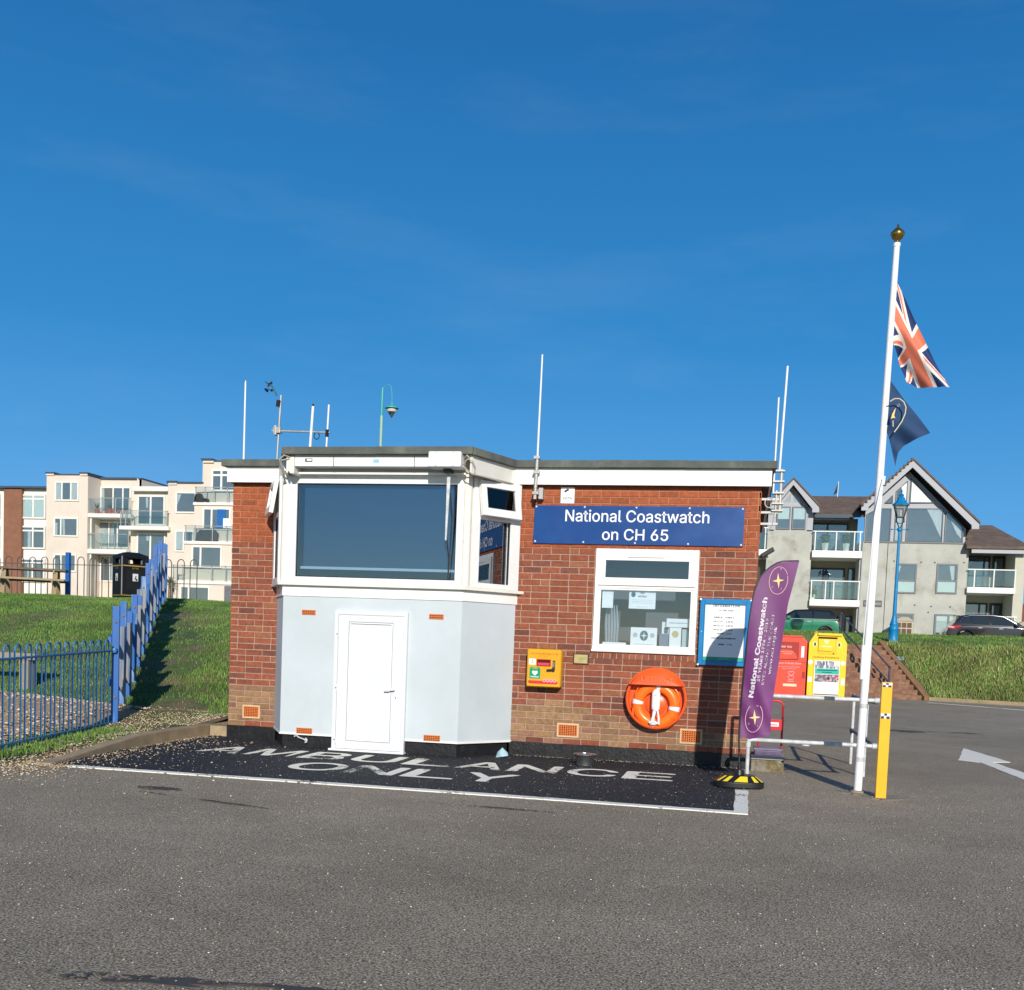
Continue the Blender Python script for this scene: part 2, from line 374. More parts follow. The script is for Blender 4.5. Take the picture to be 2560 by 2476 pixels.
# chamfer windows
def chamfer(A, B, side):
    A = Vector((*A, 0)); B = Vector((*B, 0)); u = (B-A); Ln = u.length; u.normalize(); n = Vector((u.y, -u.x, 0))
    if n.y > 0: n = -n
    # A is the wall end, B the front corner
    def bx(mb, s0, s1, d0, d1, z0, z1):
        c = A+u*((s0+s1)/2)+n*((d0+d1)/2); c.z = (z0+z1)/2
        return mb.obox(c, u*((s1-s0)/2), n*((d1-d0)/2), Vector((0, 0, (z1-z0)/2)))
    w = MB(); s0, s1 = .02, Ln-.06
    bx(w, s0, s0+.15, -.03, .045, 1.963, 3.21); bx(w, s1-.10, s1, -.03, .045, 1.963, 3.21)
    bx(w, s0+.15, s1-.10, -.03, .045, 1.963, 2.02); bx(w, s0+.15, s1-.10, -.03, .045, 2.745, 2.80); bx(w, s0+.15, s1-.10, -.03, .045, 3.15, 3.21)
    o = w.build('window', m_upvc, BLD, bevel=.004)
    g = MB(); cc = A+u*((s0+.15+s1-.10)/2); cc.z = 2.3825; th = rad(5.5)*side
    uu = Matrix.Rotation(th, 3, 'Z')@u; g.obox(cc, uu*((s1-s0-.25)/2), (Matrix.Rotation(th, 3, 'Z')@n)*.003, (0, 0, .3625)); g.build('pane', m_glass2, o)
    g = MB(); bx(g, s0+.15, s0+.16, .004, .03, 2.02, 2.745); bx(g, s1-.11, s1-.10, .004, .03, 2.02, 2.745); g.split('gasket', m_blackp, o)
    # top hung sash standing open
    t = MB(); piv = A+n*.05; piv.z = 3.17; ang = rad(9)
    dn = Vector((0, 0, -1))*math.cos(ang)+n*math.sin(ang); nn = n*math.cos(ang)+Vector((0, 0, 1))*math.sin(ang)
    def sb(mb, a, b, h0, h1, d0, d1):
        c = piv+u*((a+b)/2)+dn*((h0+h1)/2)+nn*((d0+d1)/2)
        return mb.obox(c, u*((b-a)/2), dn*((h1-h0)/2), nn*((d1-d0)/2))
    a, b, H = .10, Ln-.11, .40
    sb(t, a, a+.075, 0, H, 0, .05); sb(t, b-.075, b, 0, H, 0, .05); sb(t, a+.075, b-.075, 0, .07, 0, .05); sb(t, a+.075, b-.075, H-.09, H, 0, .05)
    so = t.build('opening_sash', m_upvc, o, bevel=.004)
    g = MB(); sb(g, a+.075, b-.075, .07, H-.09, .02, .026); g.build('sash_pane', glassmat('sash_glass', (.4, .42, .45), .06), so)
chamfer((-2.655, -.02), (-3.13, -.66), 1)
chamfer((-5.74, -.02), (-5.37, -.66), -1)
# corner posts
cp = MB(); cp.cyl((-3.135, -.655, 1.963), (-3.135, -.655, 3.24), .055, n=16); cp.cyl((-5.345, -.655, 1.963), (-5.345, -.655, 3.24), .05, n=16)
cp.split('corner_post', m_cream, BLD, smooth=True)
# header above the windows and fascias
RP = [(-6.44, -.13), (-5.62, -.13), (-5.24, -.96), (-3.02, -.96), (-2.71, -.13), (.275, -.13), (.275, DEPTH+.13), (-6.44, DEPTH+.13)]
hd = MB(); strip(hd, -.03, .03, 3.205, 3.40); hd.build('header_board', m_cream, BLD)
sof = MB(); sof.prism([(-6.38, -.08), (-5.60, -.08), (-5.21, -.91), (-3.05, -.91), (-2.74, -.08), (.22, -.08), (.22, DEPTH+.1), (-6.38, DEPTH+.1)], 3.385, 3.402, 'z')
sof.build('roof_deck', m_cream, BLD)
fa = MB()
fa.box(-6.385, -5.625, -.105, -.08, 3.21, 3.398); fa.box(-2.715, .235, -.105, -.08, 3.21, 3.398)
fa.box(.21, .235, -.08, DEPTH+.1, 3.21, 3.398); fa.box(-6.385, -6.36, -.08, DEPTH+.1, 3.21, 3.398); fa.box(-6.36, .21, DEPTH+.08, DEPTH+.1, 3.21, 3.398)
fa.split('fascia', m_white, BLD, bevel=.002)
sf = MB(); sf.box(-6.36, -5.70, -.08, .02, 3.215, 3.225); sf.box(-2.7, .21, -.08, .02, 3.215, 3.225); sf.box(.14, .21, .02, DEPTH, 3.215, 3.225)
sf.split('soffit', M('soffit_brown', (.06, .03, .02, 1), .7), BLD)
bf = MB()
for (a, b) in (((-5.60, -.105), (-5.215, -.935)), ((-3.04, -.935), (-2.735, -.105))):
    a = Vector((*a, 0)); b = Vector((*b, 0)); u = (b-a).normalized(); n = Vector((u.y, -u.x, 0)); c = (a+b)/2; c.z = 3.30
    bf.obox(c, u*((b-a).length/2), n*.011, Vector((0, 0, .10)))
bf.split('bay_fascia', m_cream, BLD, bevel=.002)
# felt roof with an upstand of separate lengths
rf = MB(); rf.prism(RP, 3.402, 3.46, 'z')
edges = [(RP[i], RP[i+1]) for i in range(5)]
for (a, b) in edges:
    a = Vector((*a, 0)); b = Vector((*b, 0)); Lh = (b-a).length; k = max(1, round(Lh/1.0)); u = (b-a)/Lh; n = Vector((u.y, -u.x, 0))
    for i in range(k):
        s0, s1 = Lh*i/k, Lh*(i+1)/k+.012; c = a+u*((s0+s1)/2)+n*(.004*(i % 2)); c.z = 3.442+.003*(i % 2)
        rf.obox(c, u*((s1-s0)/2), n*.035, Vector((0, 0, .042)))
rf.build('roof', m_felt, BLD, bevel=.006)
# security shutter box over the front window
sh = MB(); sh.box(-5.13, -3.17, -.925, -.70, 3.275, 3.385); so_ = sh.build('shutter_box', m_white, BLD, bevel=.006)
MB().box(-5.13, -3.17, -.93, -.905, 3.386, 3.398).build('shutter_lip', m_cream, so_)
rl = MB(); rl.box(-5.13, -3.13, -.80, -.775, 3.205, 3.228); rl.box(-5.2, -3.1, -.74, -.70, 3.195, 3.21); rl.split('shutter_rail', m_upvc, so_)
ec = MB(); ec.prism([(-5.185, 3.19), (-5.135, 3.19), (-5.135, 3.395), (-5.17, 3.395), (-5.21, 3.36), (-5.215, 3.24)], -.93, -.70, 'y'); ec.build('end_cap', m_cream, so_, bevel=.01)
sm = MB(); sm.box(-4.66, -4.652, -.928, -.924, 3.27, 3.385); sm.box(-3.70, -3.692, -.928, -.924, 3.27, 3.385); sm.split('joint', M('seam', (.12, .11, .10, 1), .8), so_)
lb = MB(); lb.box(-5.0, -4.915, -.932, -.926, 3.325, 3.36); l1 = lb.build('label_plate', m_ink, so_)
MB().box(-4.98, -4.92, -.935, -.932, 3.333, 3.353).build('label_face', m_paper, l1)
MB().box(-4.18, -4.11, -.932, -.926, 3.32, 3.355).build('sticker', M('sticker_blue', (.25, .55, .75, 1), .5), so_)
# white camera box and window wiper under it
wbx = MB(); wbx.box(-3.50, -3.125, -1.05, -.80, 3.255, 3.425); w1 = wbx.build('motor_housing', m_white, BLD, bevel=.018, seg=3)
s_ = MB()
for xx in (-3.41, -3.21):
    for zz in (3.27, 3.41): s_.lathe([(.008, 0), (.008, -.006), (0, -.007)], (xx, -1.05, zz), 8, 'y')
s_.split('screw', m_galv, w1)
ar = MB(); ar.box(-3.36, -3.27, -.92, -.80, 3.22, 3.255); ar.build('wiper_bracket', M('dark_metal', (.05, .05, .05, 1), .5, .5), w1)
ar = MB(); ar.prism([(-3.335, 3.22), (-3.295, 3.22), (-3.318, 2.47), (-3.335, 2.47)], -.84, -.82); a1 = ar.build('wiper_arm', m_galv, w1, bevel=.002)
ar = MB(); ar.tube([(-3.30, -.80, 3.0), (-3.285, -.75, 2.75), (-3.30, -.72, 2.40), (-3.32, -.71, 2.04)], .008, 6); ar.tube([(-3.325, -.82, 2.55), (-3.315, -.73, 2.30), (-3.318, -.71, 2.06)], .006, 6)
ar.split('wiper_blade', m_blackp, w1)
# cables at the bay corners
cb = MB()
cb.tube([(-3.12, -.93, 3.37), (-3.07, -1.0, 3.39), (-3.04, -.99, 3.36), (-3.10, -.94, 3.34)], .007, 6)
cb.tube([(-3.12, -.93, 3.31), (-3.06, -.99, 3.35), (-3.01, -.97, 3.33), (-2.99, -.92, 3.27), (-3.0, -.90, 3.21)], .007, 6)
cb.tube([(-3.14, -.92, 3.29), (-3.08, -.97, 3.24), (-3.03, -.93, 3.20), (-2.98, -.85, 3.195), (-2.85, -.55, 3.19), (-2.74, -.2, 3.185), (-2.69, -.06, 3.16), (-2.66, -.045, 3.10)], .008, 6)
cb.tube([(-3.05, -.90, 3.20), (-2.95, -.75, 3.20), (-2.8, -.4, 3.20), (-2.70, -.12, 3.205)], .010, 6)
cb.tube([(-2.69, -.06, 3.14), (-2.675, -.05, 3.08), (-2.655, -.05, 3.05), (-2.64, -.05, 3.09), (-2.645, -.05, 3.13), (-2.67, -.05, 3.13)], .006, 6)
cb.tube([(-5.19, -.93, 3.38), (-5.24, -.98, 3.39), (-5.30, -.97, 3.34), (-5.31, -.90, 3.26), (-5.28, -.8, 3.20)], .010, 6)
cb.tube([(-5.19, -.93, 3.36), (-5.27, -.99, 3.33), (-5.28, -.95, 3.25), (-5.30, -.8, 3.15), (-5.36, -.7, 3.1)], .009, 6)
cb.split('cable', M('old_cable', (.42, .38, .32, 1), .6), BLD, smooth=True)
# access door in the bay
dr = MB(); dr.frame(-4.675, -3.785, -.005, 1.645, -.70, -.64, .045, .03, .045)
dfr = dr.build('door_frame', m_door, BLD, bevel=.003)
dl = MB(); dl.frame(-4.628, -3.832, .03, 1.598, -.692, -.655, .135, .10, .085); dl.box(-4.494, -3.966, -.668, -.655, .129, 1.514)
dd = dl.build('door', m_door, BLD, bevel=.005)
gp2 = MB(); gp2.frame(-4.632, -3.828, .026, 1.602, -.6905, -.689, .006); gp2.frame(-4.5, -3.96, .123, 1.52, -.6935, -.692, .006); gp2.split('gap_bead_shadow', M('gap_bead_shadow_grey', (.22, .24, .27, 1), .8), dd)  # joint round the leaf, plus the bead's shadow painted as grey strips
bd = MB(); bd.frame(-4.494, -3.966, .129, 1.514, -.690, -.672, .016); bd.build('door_bead', m_white, dd, bevel=.004)
hn = MB(); hn.box(-3.915, -3.888, -.715, -.692, .68, .80); hn.tube([(-3.90, -.71, .75), (-3.90, -.745, .748), (-4.03, -.745, .742)], .009, 8)
hn.build('door_handle', m_white, dd, smooth=True)
lk = MB(); lk.box(-3.914, -3.89, -.70, -.691, .60, .68); lko = lk.build('lock_plate', m_white, dd); MB().box(-3.906, -3.898, -.704, -.70, .64, .665).build('keyhole', m_ink, lko)
for zz in (1.37, .74, .13):
    MB().cyl((-4.634, -.704, zz-.04), (-4.634, -.704, zz+.04), .009, n=8).build('hinge', m_white, dd)
    MB().box(-4.642, -4.628, -.716, -.712, zz-.006, zz+.006).build('hinge_pin', m_ink, dd)
MB().box(-4.70, -3.775, -.735, -.64, -.002, .026).build('threshold', m_white, BLD, bevel=.003)
# air bricks
def air_brick(x0, x1, z0, z1, y, nx, nz, rim=None):
    b = MB(); b.box(x0, x1, y-.012, y+.02, z0, z1); o = b.build('air_brick', m_terra, BLD)
    h = MB(); px = (x1-x0)/(nx+.5); pz = (z1-z0)/(nz+.5)
    for i in range(nx):
        for k in range(nz):
            cx = x0+px*(i+.75); cz = z0+pz*(k+.75); h.box(cx-px*.28, cx+px*.28, y-.0135, y-.011, cz-pz*.28, cz+pz*.28)
    h.build('air_holes', m_dark, o)
    if rim:
        r = MB(); r.frame(x0-.018, x1+.018, z0-.018, z1+.018, y-.009, y+.0, .018); r.build('mortar_rim', rim, o)
m_rim = M('pale_mortar', (.62, .46, .28, 1), .9, var=.15)
air_brick(-5.104, -4.937, 1.585, 1.640, -.652, 7, 2); air_brick(-3.540, -3.370, 1.585, 1.640, -.652, 7, 2)
air_brick(-5.134, -4.938, .172, .24, -.652, 7, 3); air_brick(-3.558, -3.362, .172, .24, -.652, 7, 3)
air_brick(-6.13, -5.93, .285, .415, -.004, 8, 6, m_rim); air_brick(-2.085, -1.86, .27, .40, -.004, 8, 6, m_rim); air_brick(-.635, -.415, .272, .41, -.004, 8, 6, m_rim)
# office window in the right wing
w = MB(); w.frame(-1.722, -.529, 1.283, 2.488, -.03, .05, .055, .07, .05); w.box(-1.667, -.584, -.028, .05, 2.03, 2.065)
wo_ = w.build('window', m_upvc, BLD, bevel=.004)
w = MB(); w.frame(-1.685, -.558, 2.062, 2.44, -.05, -.005, .083, .09, .088); so2 = w.build('opening_sash', m_upvc, wo_, bevel=.005)
MB().box(-1.602, -.641, -.03, -.024, 2.152, 2.352).build('sash_pane', glassmat('office_glass', (.9, .94, .97), .09, (.85, .90, .95)), so2)
MB().box(-1.35, -.93, -.052, -.049, 2.385, 2.392).build('trickle_vent', M('vent_grey', (.2, .2, .2, 1), .6), so2)
w = MB(); w.frame(-1.665, -.586, 1.355, 2.028, -.02, .01, .018); w.build('glazing_bead', m_upvc, wo_)
MB().box(-1.66, -.59, 0, .006, 1.36, 2.025).build('pane', glassmat('office_glass', (.9, .94, .97), .09, (.85, .90, .95)), wo_)
MB().box(-1.73, -.522, -.055, .0, 1.284, 1.312).build('window_sill', m_upvc, wo_, bevel=.004)
li = MB(); li.box(-1.8, -.45, .55, .57, 1.2, 2.6); li.box(-1.80, -1.74, .06, .55, 1.2, 2.6); li.box(-.51, -.45, .06, .55, 1.2, 2.6); li.box(-1.8, -.45, .06, .55, 2.5, 2.6)
li.build('room_lining', m_int, BLD)
MB().box(-1.76, -.5, .05, .56, 1.30, 1.36).build('window_ledge', m_white, BLD)
# papers and bits behind the office glass
def card(name, label, cat, x0, x1, y, z0, z1, mat=m_paper, marks=(), lean=0, group=None):
    o = MB().box(x0, x1, y, y+.004, z0, z1).build(name, mat, loc=((x0+x1)/2, y, z0)); tag(o, label, cat, group)
    for (a0, a1, b0, b1, mm) in marks:
        MB().box(x0+a0*(x1-x0), x0+a1*(x1-x0), y-.001, y, z0+b0*(z1-z0), z0+b1*(z1-z0)).build('print', mm, o)
    return o
m_faint = M('faint_print', (.45, .48, .5, 1), .8, var=0); m_teal = M('teal_print', (.05, .13, .15, 1), .7, var=0); m_gold = M('pale_gold', (.55, .42, .22, 1), .7, var=0)
c = card('paper_notice', 'blank portrait paper hung in upper left corner of the office window', 'paper', -1.635, -1.505, .03, 1.80, 2.01)
c = card('paper_notice', 'landscape notice with round crest hung at top middle of the office window', 'paper', -1.32, -1.01, .03, 1.80, 2.015, m_paper,
         [(.12, .9, .47, .49, m_faint), (.12, .88, .38, .40, m_faint), (.12, .9, .3, .32, m_faint), (.3, .7, .1, .12, m_faint)])
t = MB(); text_xz(t, 'NCI', -1.165, .0295, 1.975, .035, bold=.001); text_xz(t, 'NOTICE', -1.165, .0295, 1.935, .035, bold=.001); t.build('lettering', m_ink, c)
t = MB(); t.lathe([(.026, 0), (.026, -.002), (0, -.002)], (-1.27, .0295, 1.965), 16, 'y', 1, 1.2); t.build('crest', m_teal, c)
c = card('display_card', 'white card with dark oval compass badge standing on the window ledge', 'card', -1.29, -.98, .10, 1.36, 1.585)
t = MB(); t.lathe([(.048, 0), (.048, -.002), (0, -.002)], (-1.133, .0995, 1.49), 24, 'y', 1, 1.25); ov = t.build('badge', m_teal, c)
def star4(mb, cx, y, cz, r, r2=None, rot=0, k=.22, dep=.001):
    r2 = r2 or r; P = []
    for i in range(8):
        a = rot+i*math.pi/4; q = (r if i % 4 == 0 else r2) if i % 2 == 0 else r*k
        P.append((cx+q*math.sin(a), cz+q*math.cos(a)))
    mb.prism(P, y-dep, y); return mb
star4(MB(), -1.133, .097, 1.49, .045).build('star', m_paper, ov)
t = MB(); 
for cx in (-1.235, -1.035): t.lathe([(.028, 0), (.028, -.002), (0, -.002)], (cx, .0995, 1.495), 16, 'y')
t.box(-1.25, -1.02, .098, .0995, 1.385, 1.392); t.build('print', m_faint, c)
c = card('paper_notice', 'white header strip propped at lower right of the office window', 'paper', -.875, -.60, .08, 1.60, 1.70, m_paper, [(.12, .88, .42, .56, m_faint)])
c = card('display_card', 'narrow white card with pale gold disc below the header strip', 'card', -.835, -.70, .09, 1.37, 1.595)
t = MB(); t.lathe([(.04, 0), (.04, -.002), (0, -.002)], (-.768, .0895, 1.52), 20, 'y'); t.build('disc', m_gold, c)
c = card('display_card', 'slate blue leaflet at left of the narrow gold disc card', 'card', -.955, -.845, .12, 1.37, 1.52, M('slate_blue', (.16, .2, .28, 1), .6))
c = card('display_card', 'picture leaflet leaning behind the slate blue leaflet', 'card', -.93, -.84, .14, 1.50, 1.66, m_paper, [(.3, .8, .15, .6, m_teal)])
c = card('display_card', 'pale blue leaflet at right of the narrow gold disc card', 'card', -.69, -.62, .11, 1.37, 1.58, M('pale_blue', (.45, .55, .6, 1), .7))
o = MB().box(-1.62, -1.34, .09, .25, 1.361, 1.40).build('paper_stack', m_paper, loc=(-1.48, .1, 1.36), bevel=.004); tag(o, 'low white stack of papers lying on the ledge at left', 'papers')
o = MB().box(-1.42, -1.31, .10, .2, 1.4005, 1.425).build('black_stapler', m_blackp, loc=(-1.36, .1, 1.36), bevel=.01); tag(o, 'small black stapler on the white paper stack', 'stapler')
cu = MB()
for i in range(5): cu.tube([(-1.60+.03*i, .2, 1.84), (-1.60+.035*i, .21, 1.6), (-1.585+.03*i, .2, 1.37)], [.008, .02, .014], 6)
o = cu.build('curtain', M('grey_curtain', (.30, .33, .36, 1), .8), loc=(-1.58, .2, 1.37), smooth=True); tag(o, 'grey curtain gathered at the left side of the office window', 'curtain')
# cards behind the angled pane of the bay
def ang_card(name, label, cat, s0, s1, z0, z1, d, mat, tilt=0):
    A = Vector((-2.655, -.02, 0)); u = (Vector((-3.13, -.66, 0))-A).normalized(); n = Vector((u.y, -u.x, 0)); n = n if n.y < 0 else -n
    c = A+u*((s0+s1)/2)-n*d; c.z = (z0+z1)/2; h = Vector((0, 0, 1))*math.cos(tilt)+u*math.sin(tilt)
    uu = u*math.cos(tilt)-Vector((0, 0, 1))*math.sin(tilt)
    o = MB().obox(c, uu*((s1-s0)/2), n*.003, h*((z1-z0)/2)).build(name, mat, loc=(c.x, c.y, z0)); tag(o, label, cat); return o, c, u, n
o, c, u, n = ang_card('security_notice', 'small white camera warning card at the foot of the angled bay window', 'sign', .38, .50, 2.02, 2.235, .02, m_paper)
vs, fs = text_mb('CCTV', .05, bold=.001); t = MB(); t.add([c+n*.005-u*v[0]+Vector((0, 0, v[1]-.035)) for v in vs], fs); t.build('lettering', m_ink, o)
cq = c+n*.005+Vector((0, 0, .06)); t = MB(); t.obox(cq, -u*.02+Vector((0, 0, .014)), n*.001, Vector((0, 0, .008))); t.build('camera_symbol', m_ink, o)
t = MB()
for dz in (-.055, -.002): t.obox(c+n*.005+Vector((0, 0, dz-.02 if dz < -.01 else dz+.01)), u*.035, n*.001, Vector((0, 0, .004)))
t.build('print', m_faint, o)
ang_card('ring_binder', 'white binder leaning behind the camera warning card', 'binder', .50, .57, 2.0, 2.27, .06, m_paper, .15)
ang_card('ring_binder', 'blue binder leaning furthest left behind the angled bay window', 'binder', .59, .62, 2.0, 2.22, .08, M('binder_blue', (.04, .12, .25, 1), .5), .25)
ang_card('papers', 'big pale sheet of paper standing behind the binders', 'papers', .42, .66, 2.12, 2.36, .18, M('dull_paper', (.35, .38, .38, 1), .8), .06)
# ------------------------------------------------------------------ terrain
LZ = ([-60, -.6, 0, 1, 2, 4, 6, 8, 10, 12, 14, 16, 20, 30, 60, 140, 400], [.06, .06, .12, .20, .34, .75, 1.15, 1.55, 1.88, 2.08, 2.165, 2.18, 2.2, 2.5, 3.3, 3.6, 3.8])
def hl(x, y):
    z = float(np.interp(y, *LZ))
    t = min(max((-6.75-x)/2.5, 0), 1); t = t*t*(3-2*t)
    if y > 1: z = .12+(z-.12)*(.25+.75*t) if y < 14 else z
    if y < 0: z = z*min(1, max(0, (-6.72-x)/.5))-.004*(x > -6.9)
    return z+.02*math.sin(x*1.7+y*.6)*min(1, max(y, 0)/4)
def hr(x, y):
    d = y-25.5+.40*max(x-6.1, 0)
    z = float(np.interp(d, [-1, 0, 2.5, 4, 7.5, 11, 40], [-.06, .0, 1.78, 2.02, 2.34, 2.08, 2.08]))
    return z+.015*math.sin(x*2.1+y)*min(1, max(d, 0))
def asphalt(name, c1, c2, grit, size=95, stain=True):
    m = bpy.data.materials.new(name); m.use_nodes = True; nt = m.node_tree; N = nt.nodes; K = nt.links.new; b = N['Principled BSDF']
    tc = N.new('ShaderNodeTexCoord')
    def noise(sc, det=6, rough=.6):
        n = N.new('ShaderNodeTexNoise'); n.inputs['Scale'].default_value = sc; n.inputs['Detail'].default_value = det; n.inputs['Roughness'].default_value = rough; K(tc.outputs['Object'], n.inputs['Vector']); return n
    def rng_(o, a, b_, c=0, d=1):
        r = N.new('ShaderNodeMapRange'); r.inputs['From Min'].default_value = a; r.inputs['From Max'].default_value = b_; r.inputs['To Min'].default_value = c; r.inputs['To Max'].default_value = d; K(o, r.inputs['Value']); return r.outputs[0]
    def mix(f, A, B, bt='MIX'):
        x = N.new('ShaderNodeMix'); x.data_type = 'RGBA'; x.blend_type = bt
        for s_, v in (('Factor', f), ('A', A), ('B', B)):
            if isinstance(v, (int, float)): x.inputs[s_].default_value = v
            elif isinstance(v, tuple): x.inputs[s_].default_value = v
            else: K(v, x.inputs[s_])
        return x.outputs['Result']
    col = mix(rng_(noise(.22, 5).outputs[0], .35, .65), c1, c2)
    col = mix(rng_(noise(1.3, 6).outputs[0], .3, .7, .86, 1.14), (1, 1, 1, 1), (1, 1, 1, 1)) if False else col
    mu = N.new('ShaderNodeMix'); mu.data_type = 'RGBA'; mu.blend_type = 'MULTIPLY'; mu.inputs['Factor'].default_value = 1; K(col, mu.inputs['A']); K(rng_(noise(1.1, 8, .7).outputs[0], .3, .7, .84, 1.14), mu.inputs['B']); col = mu.outputs['Result']
    g = noise(size, 3, .7)
    mu = N.new('ShaderNodeMix'); mu.data_type = 'RGBA'; mu.blend_type = 'MULTIPLY'; mu.inputs['Factor'].default_value = 1; K(col, mu.inputs['A']); K(rng_(g.outputs[0], .41, .61, .30, 1.72), mu.inputs['B']); col = mu.outputs['Result']
    v3 = N.new('ShaderNodeTexVoronoi'); v3.inputs['Scale'].default_value = 105; K(tc.outputs['Object'], v3.inputs['Vector']); s3 = N.new('ShaderNodeSeparateColor'); K(v3.outputs['Color'], s3.inputs[0])
    mu = N.new('ShaderNodeMix'); mu.data_type = 'RGBA'; mu.blend_type = 'MULTIPLY'; mu.inputs['Factor'].default_value = 1; K(col, mu.inputs['A']); K(rng_(s3.outputs[0], 0, 1, .68, 1.32), mu.inputs['B']); col = mu.outputs['Result']
    vd = N.new('ShaderNodeTexVoronoi'); vd.inputs['Scale'].default_value = 48; K(tc.outputs['Object'], vd.inputs['Vector']); sd3 = N.new('ShaderNodeSeparateColor'); K(vd.outputs['Color'], sd3.inputs[0]); md = N.new('ShaderNodeMath'); md.operation = 'MULTIPLY'
    K(rng_(vd.outputs['Distance'], .45, .25), md.inputs[0]); K(rng_(sd3.outputs[2], .76, .84, 0, .5), md.inputs[1]); col = mix(md.outputs[0], col, (.03, .028, .025, 1))
    v = N.new('ShaderNodeTexVoronoi'); v.inputs['Scale'].default_value = 26; K(tc.outputs['Object'], v.inputs['Vector'])
    sp = rng_(v.outputs['Distance'], .16, .10); ms = N.new('ShaderNodeMath'); ms.operation = 'MULTIPLY'
    vc = N.new('ShaderNodeSeparateColor'); K(v.outputs['Color'], vc.inputs[0]); K(sp, ms.inputs[0]); K(rng_(vc.outputs[0], grit, grit+.05), ms.inputs[1])
    col = mix(ms.outputs[0], col, (.50, .44, .34, 1))
    v2 = N.new('ShaderNodeTexVoronoi'); v2.inputs['Scale'].default_value = 60; K(tc.outputs['Object'], v2.inputs['Vector'])
    vc2 = N.new('ShaderNodeSeparateColor'); K(v2.outputs['Color'], vc2.inputs[0]); ms2 = N.new('ShaderNodeMath'); ms2.operation = 'MULTIPLY'
    K(rng_(v2.outputs['Distance'], .35, .2), ms2.inputs[0]); K(rng_(vc2.outputs[1], .80, .86, 0, .85), ms2.inputs[1])
    col = mix(ms2.outputs[0], col, (.36, .33, .29, 1))
    K(col, b.inputs['Base Color']); b.inputs['Roughness'].default_value = .85; b.inputs['Specular IOR Level'].default_value = .25
    bp = N.new('ShaderNodeBump'); bp.inputs['Strength'].default_value = .75; bp.inputs['Distance'].default_value = .006; K(g.outputs[0], bp.inputs['Height']); K(bp.outputs[0], b.inputs['Normal'])
    return m
m_tar = asphalt('old_tarmac', (.30, .245, .172, 1), (.38, .312, .225, 1), .62)
m_newtar = asphalt('new_tarmac', (.018, .020, .025, 1), (.030, .032, .037, 1), .80)
m_soil = M('soil_turf', (.075, .11, .03, 1), .95, var=.35, vs=3, c2=(.19, .13, .075, 1), c2s=.9, c2t=(.47, .60), bump=.8, bs=30)
m_base = M('far_ground', (.07, .09, .03, 1), .95, var=.3, vs=.05)

g = MB(); g.box(-1500, 1500, -400, 2500, -.4, -.25); struct(g.build('ground', m_base))
cp_ = MB(); cp_.box(-9.5, 60, -40, 31, -.2, 0); struct(cp_.build('car_park', m_tar))
def grid(name, xs, ys, fn, mat, keep=None):
    v = [(x, y, fn(x, y)) for y in ys for x in xs]; n = len(xs)
    f = [(j*n+i, j*n+i+1, (j+1)*n+i+1, (j+1)*n+i) for j in range(len(ys)-1) for i in range(n-1) if keep is None or keep(xs[i], ys[j])]
    mb = MB(); mb.v = v; mb.f = f; return struct(mb.build(name, mat, smooth=2))
xsL = [-6.72, -7.0, -7.4, -7.8, -8.3, -9, -9.8, -10.6, -11.5, -12.5, -14, -15.5, -17, -19, -21, -24, -28, -34, -45, -60, -90, -200]
ysL = [-40, -12, -6, -4, -3, -2, -1, -.4, .3, 1, 1.6, 2.3, 3.2, 4, 5, 6, 7, 8, 9, 10, 11, 12, 13, 14, 15, 16, 18, 20, 25, 30, 40, 60, 90, 140, 400]
grid('grass_slope', xsL[::-1], ysL, lambda x, y: hl(x, y)+(0 if x < -6.75 else 0), m_soil)
back = [-30, -20, -14, -6.72, -3, 0, 3]
grid('back_verge', back, [9, 12, 16, 25.4, 28, 30, 33, 36, 40], lambda x, y: float(np.interp(y, [9, 12, 16, 25.4, 28, 33, 40], [-.05, -.04, -.02, -.01, 1.8, 2.34, 2.08]))-.03, m_soil)
xsR = [-2, 0, 1.5, 3, 4, 5, 5.6, 6.1, 7, 8, 9, 10, 11.5, 13, 15, 18, 22, 28, 40, 70, 150]
dsR = [-.3, 0, .5, 1, 1.5, 2, 2.5, 3.2, 4, 5, 6, 7.5, 9, 10.5, 12.0]
v = []; 
for d in dsR:
    for x in xsR: y = 25.5-.40*max(x-6.1, 0)+d; v.append((x, y, hr(x, y)))
n = len(xsR); mb = MB(); mb.v = v
mb.f = [(j*n+i, j*n+i+1, (j+1)*n+i+1, (j+1)*n+i) for j in range(len(dsR)-1) for i in range(n-1) if not (xsR[i] >= 3 and xsR[i+1] <= 5.6 and dsR[j+1] <= 3.2)]
struct(mb.build('grass_bank', m_soil, smooth=2))
rd = MB(); rd.prism([(-2, 37.3), (6.1, 37.3), (150, 37.3-.4*143.9+20), (150, 75), (-2, 75)], 2.0, 2.10, 'z'); struct(rd.build('road', m_tar))
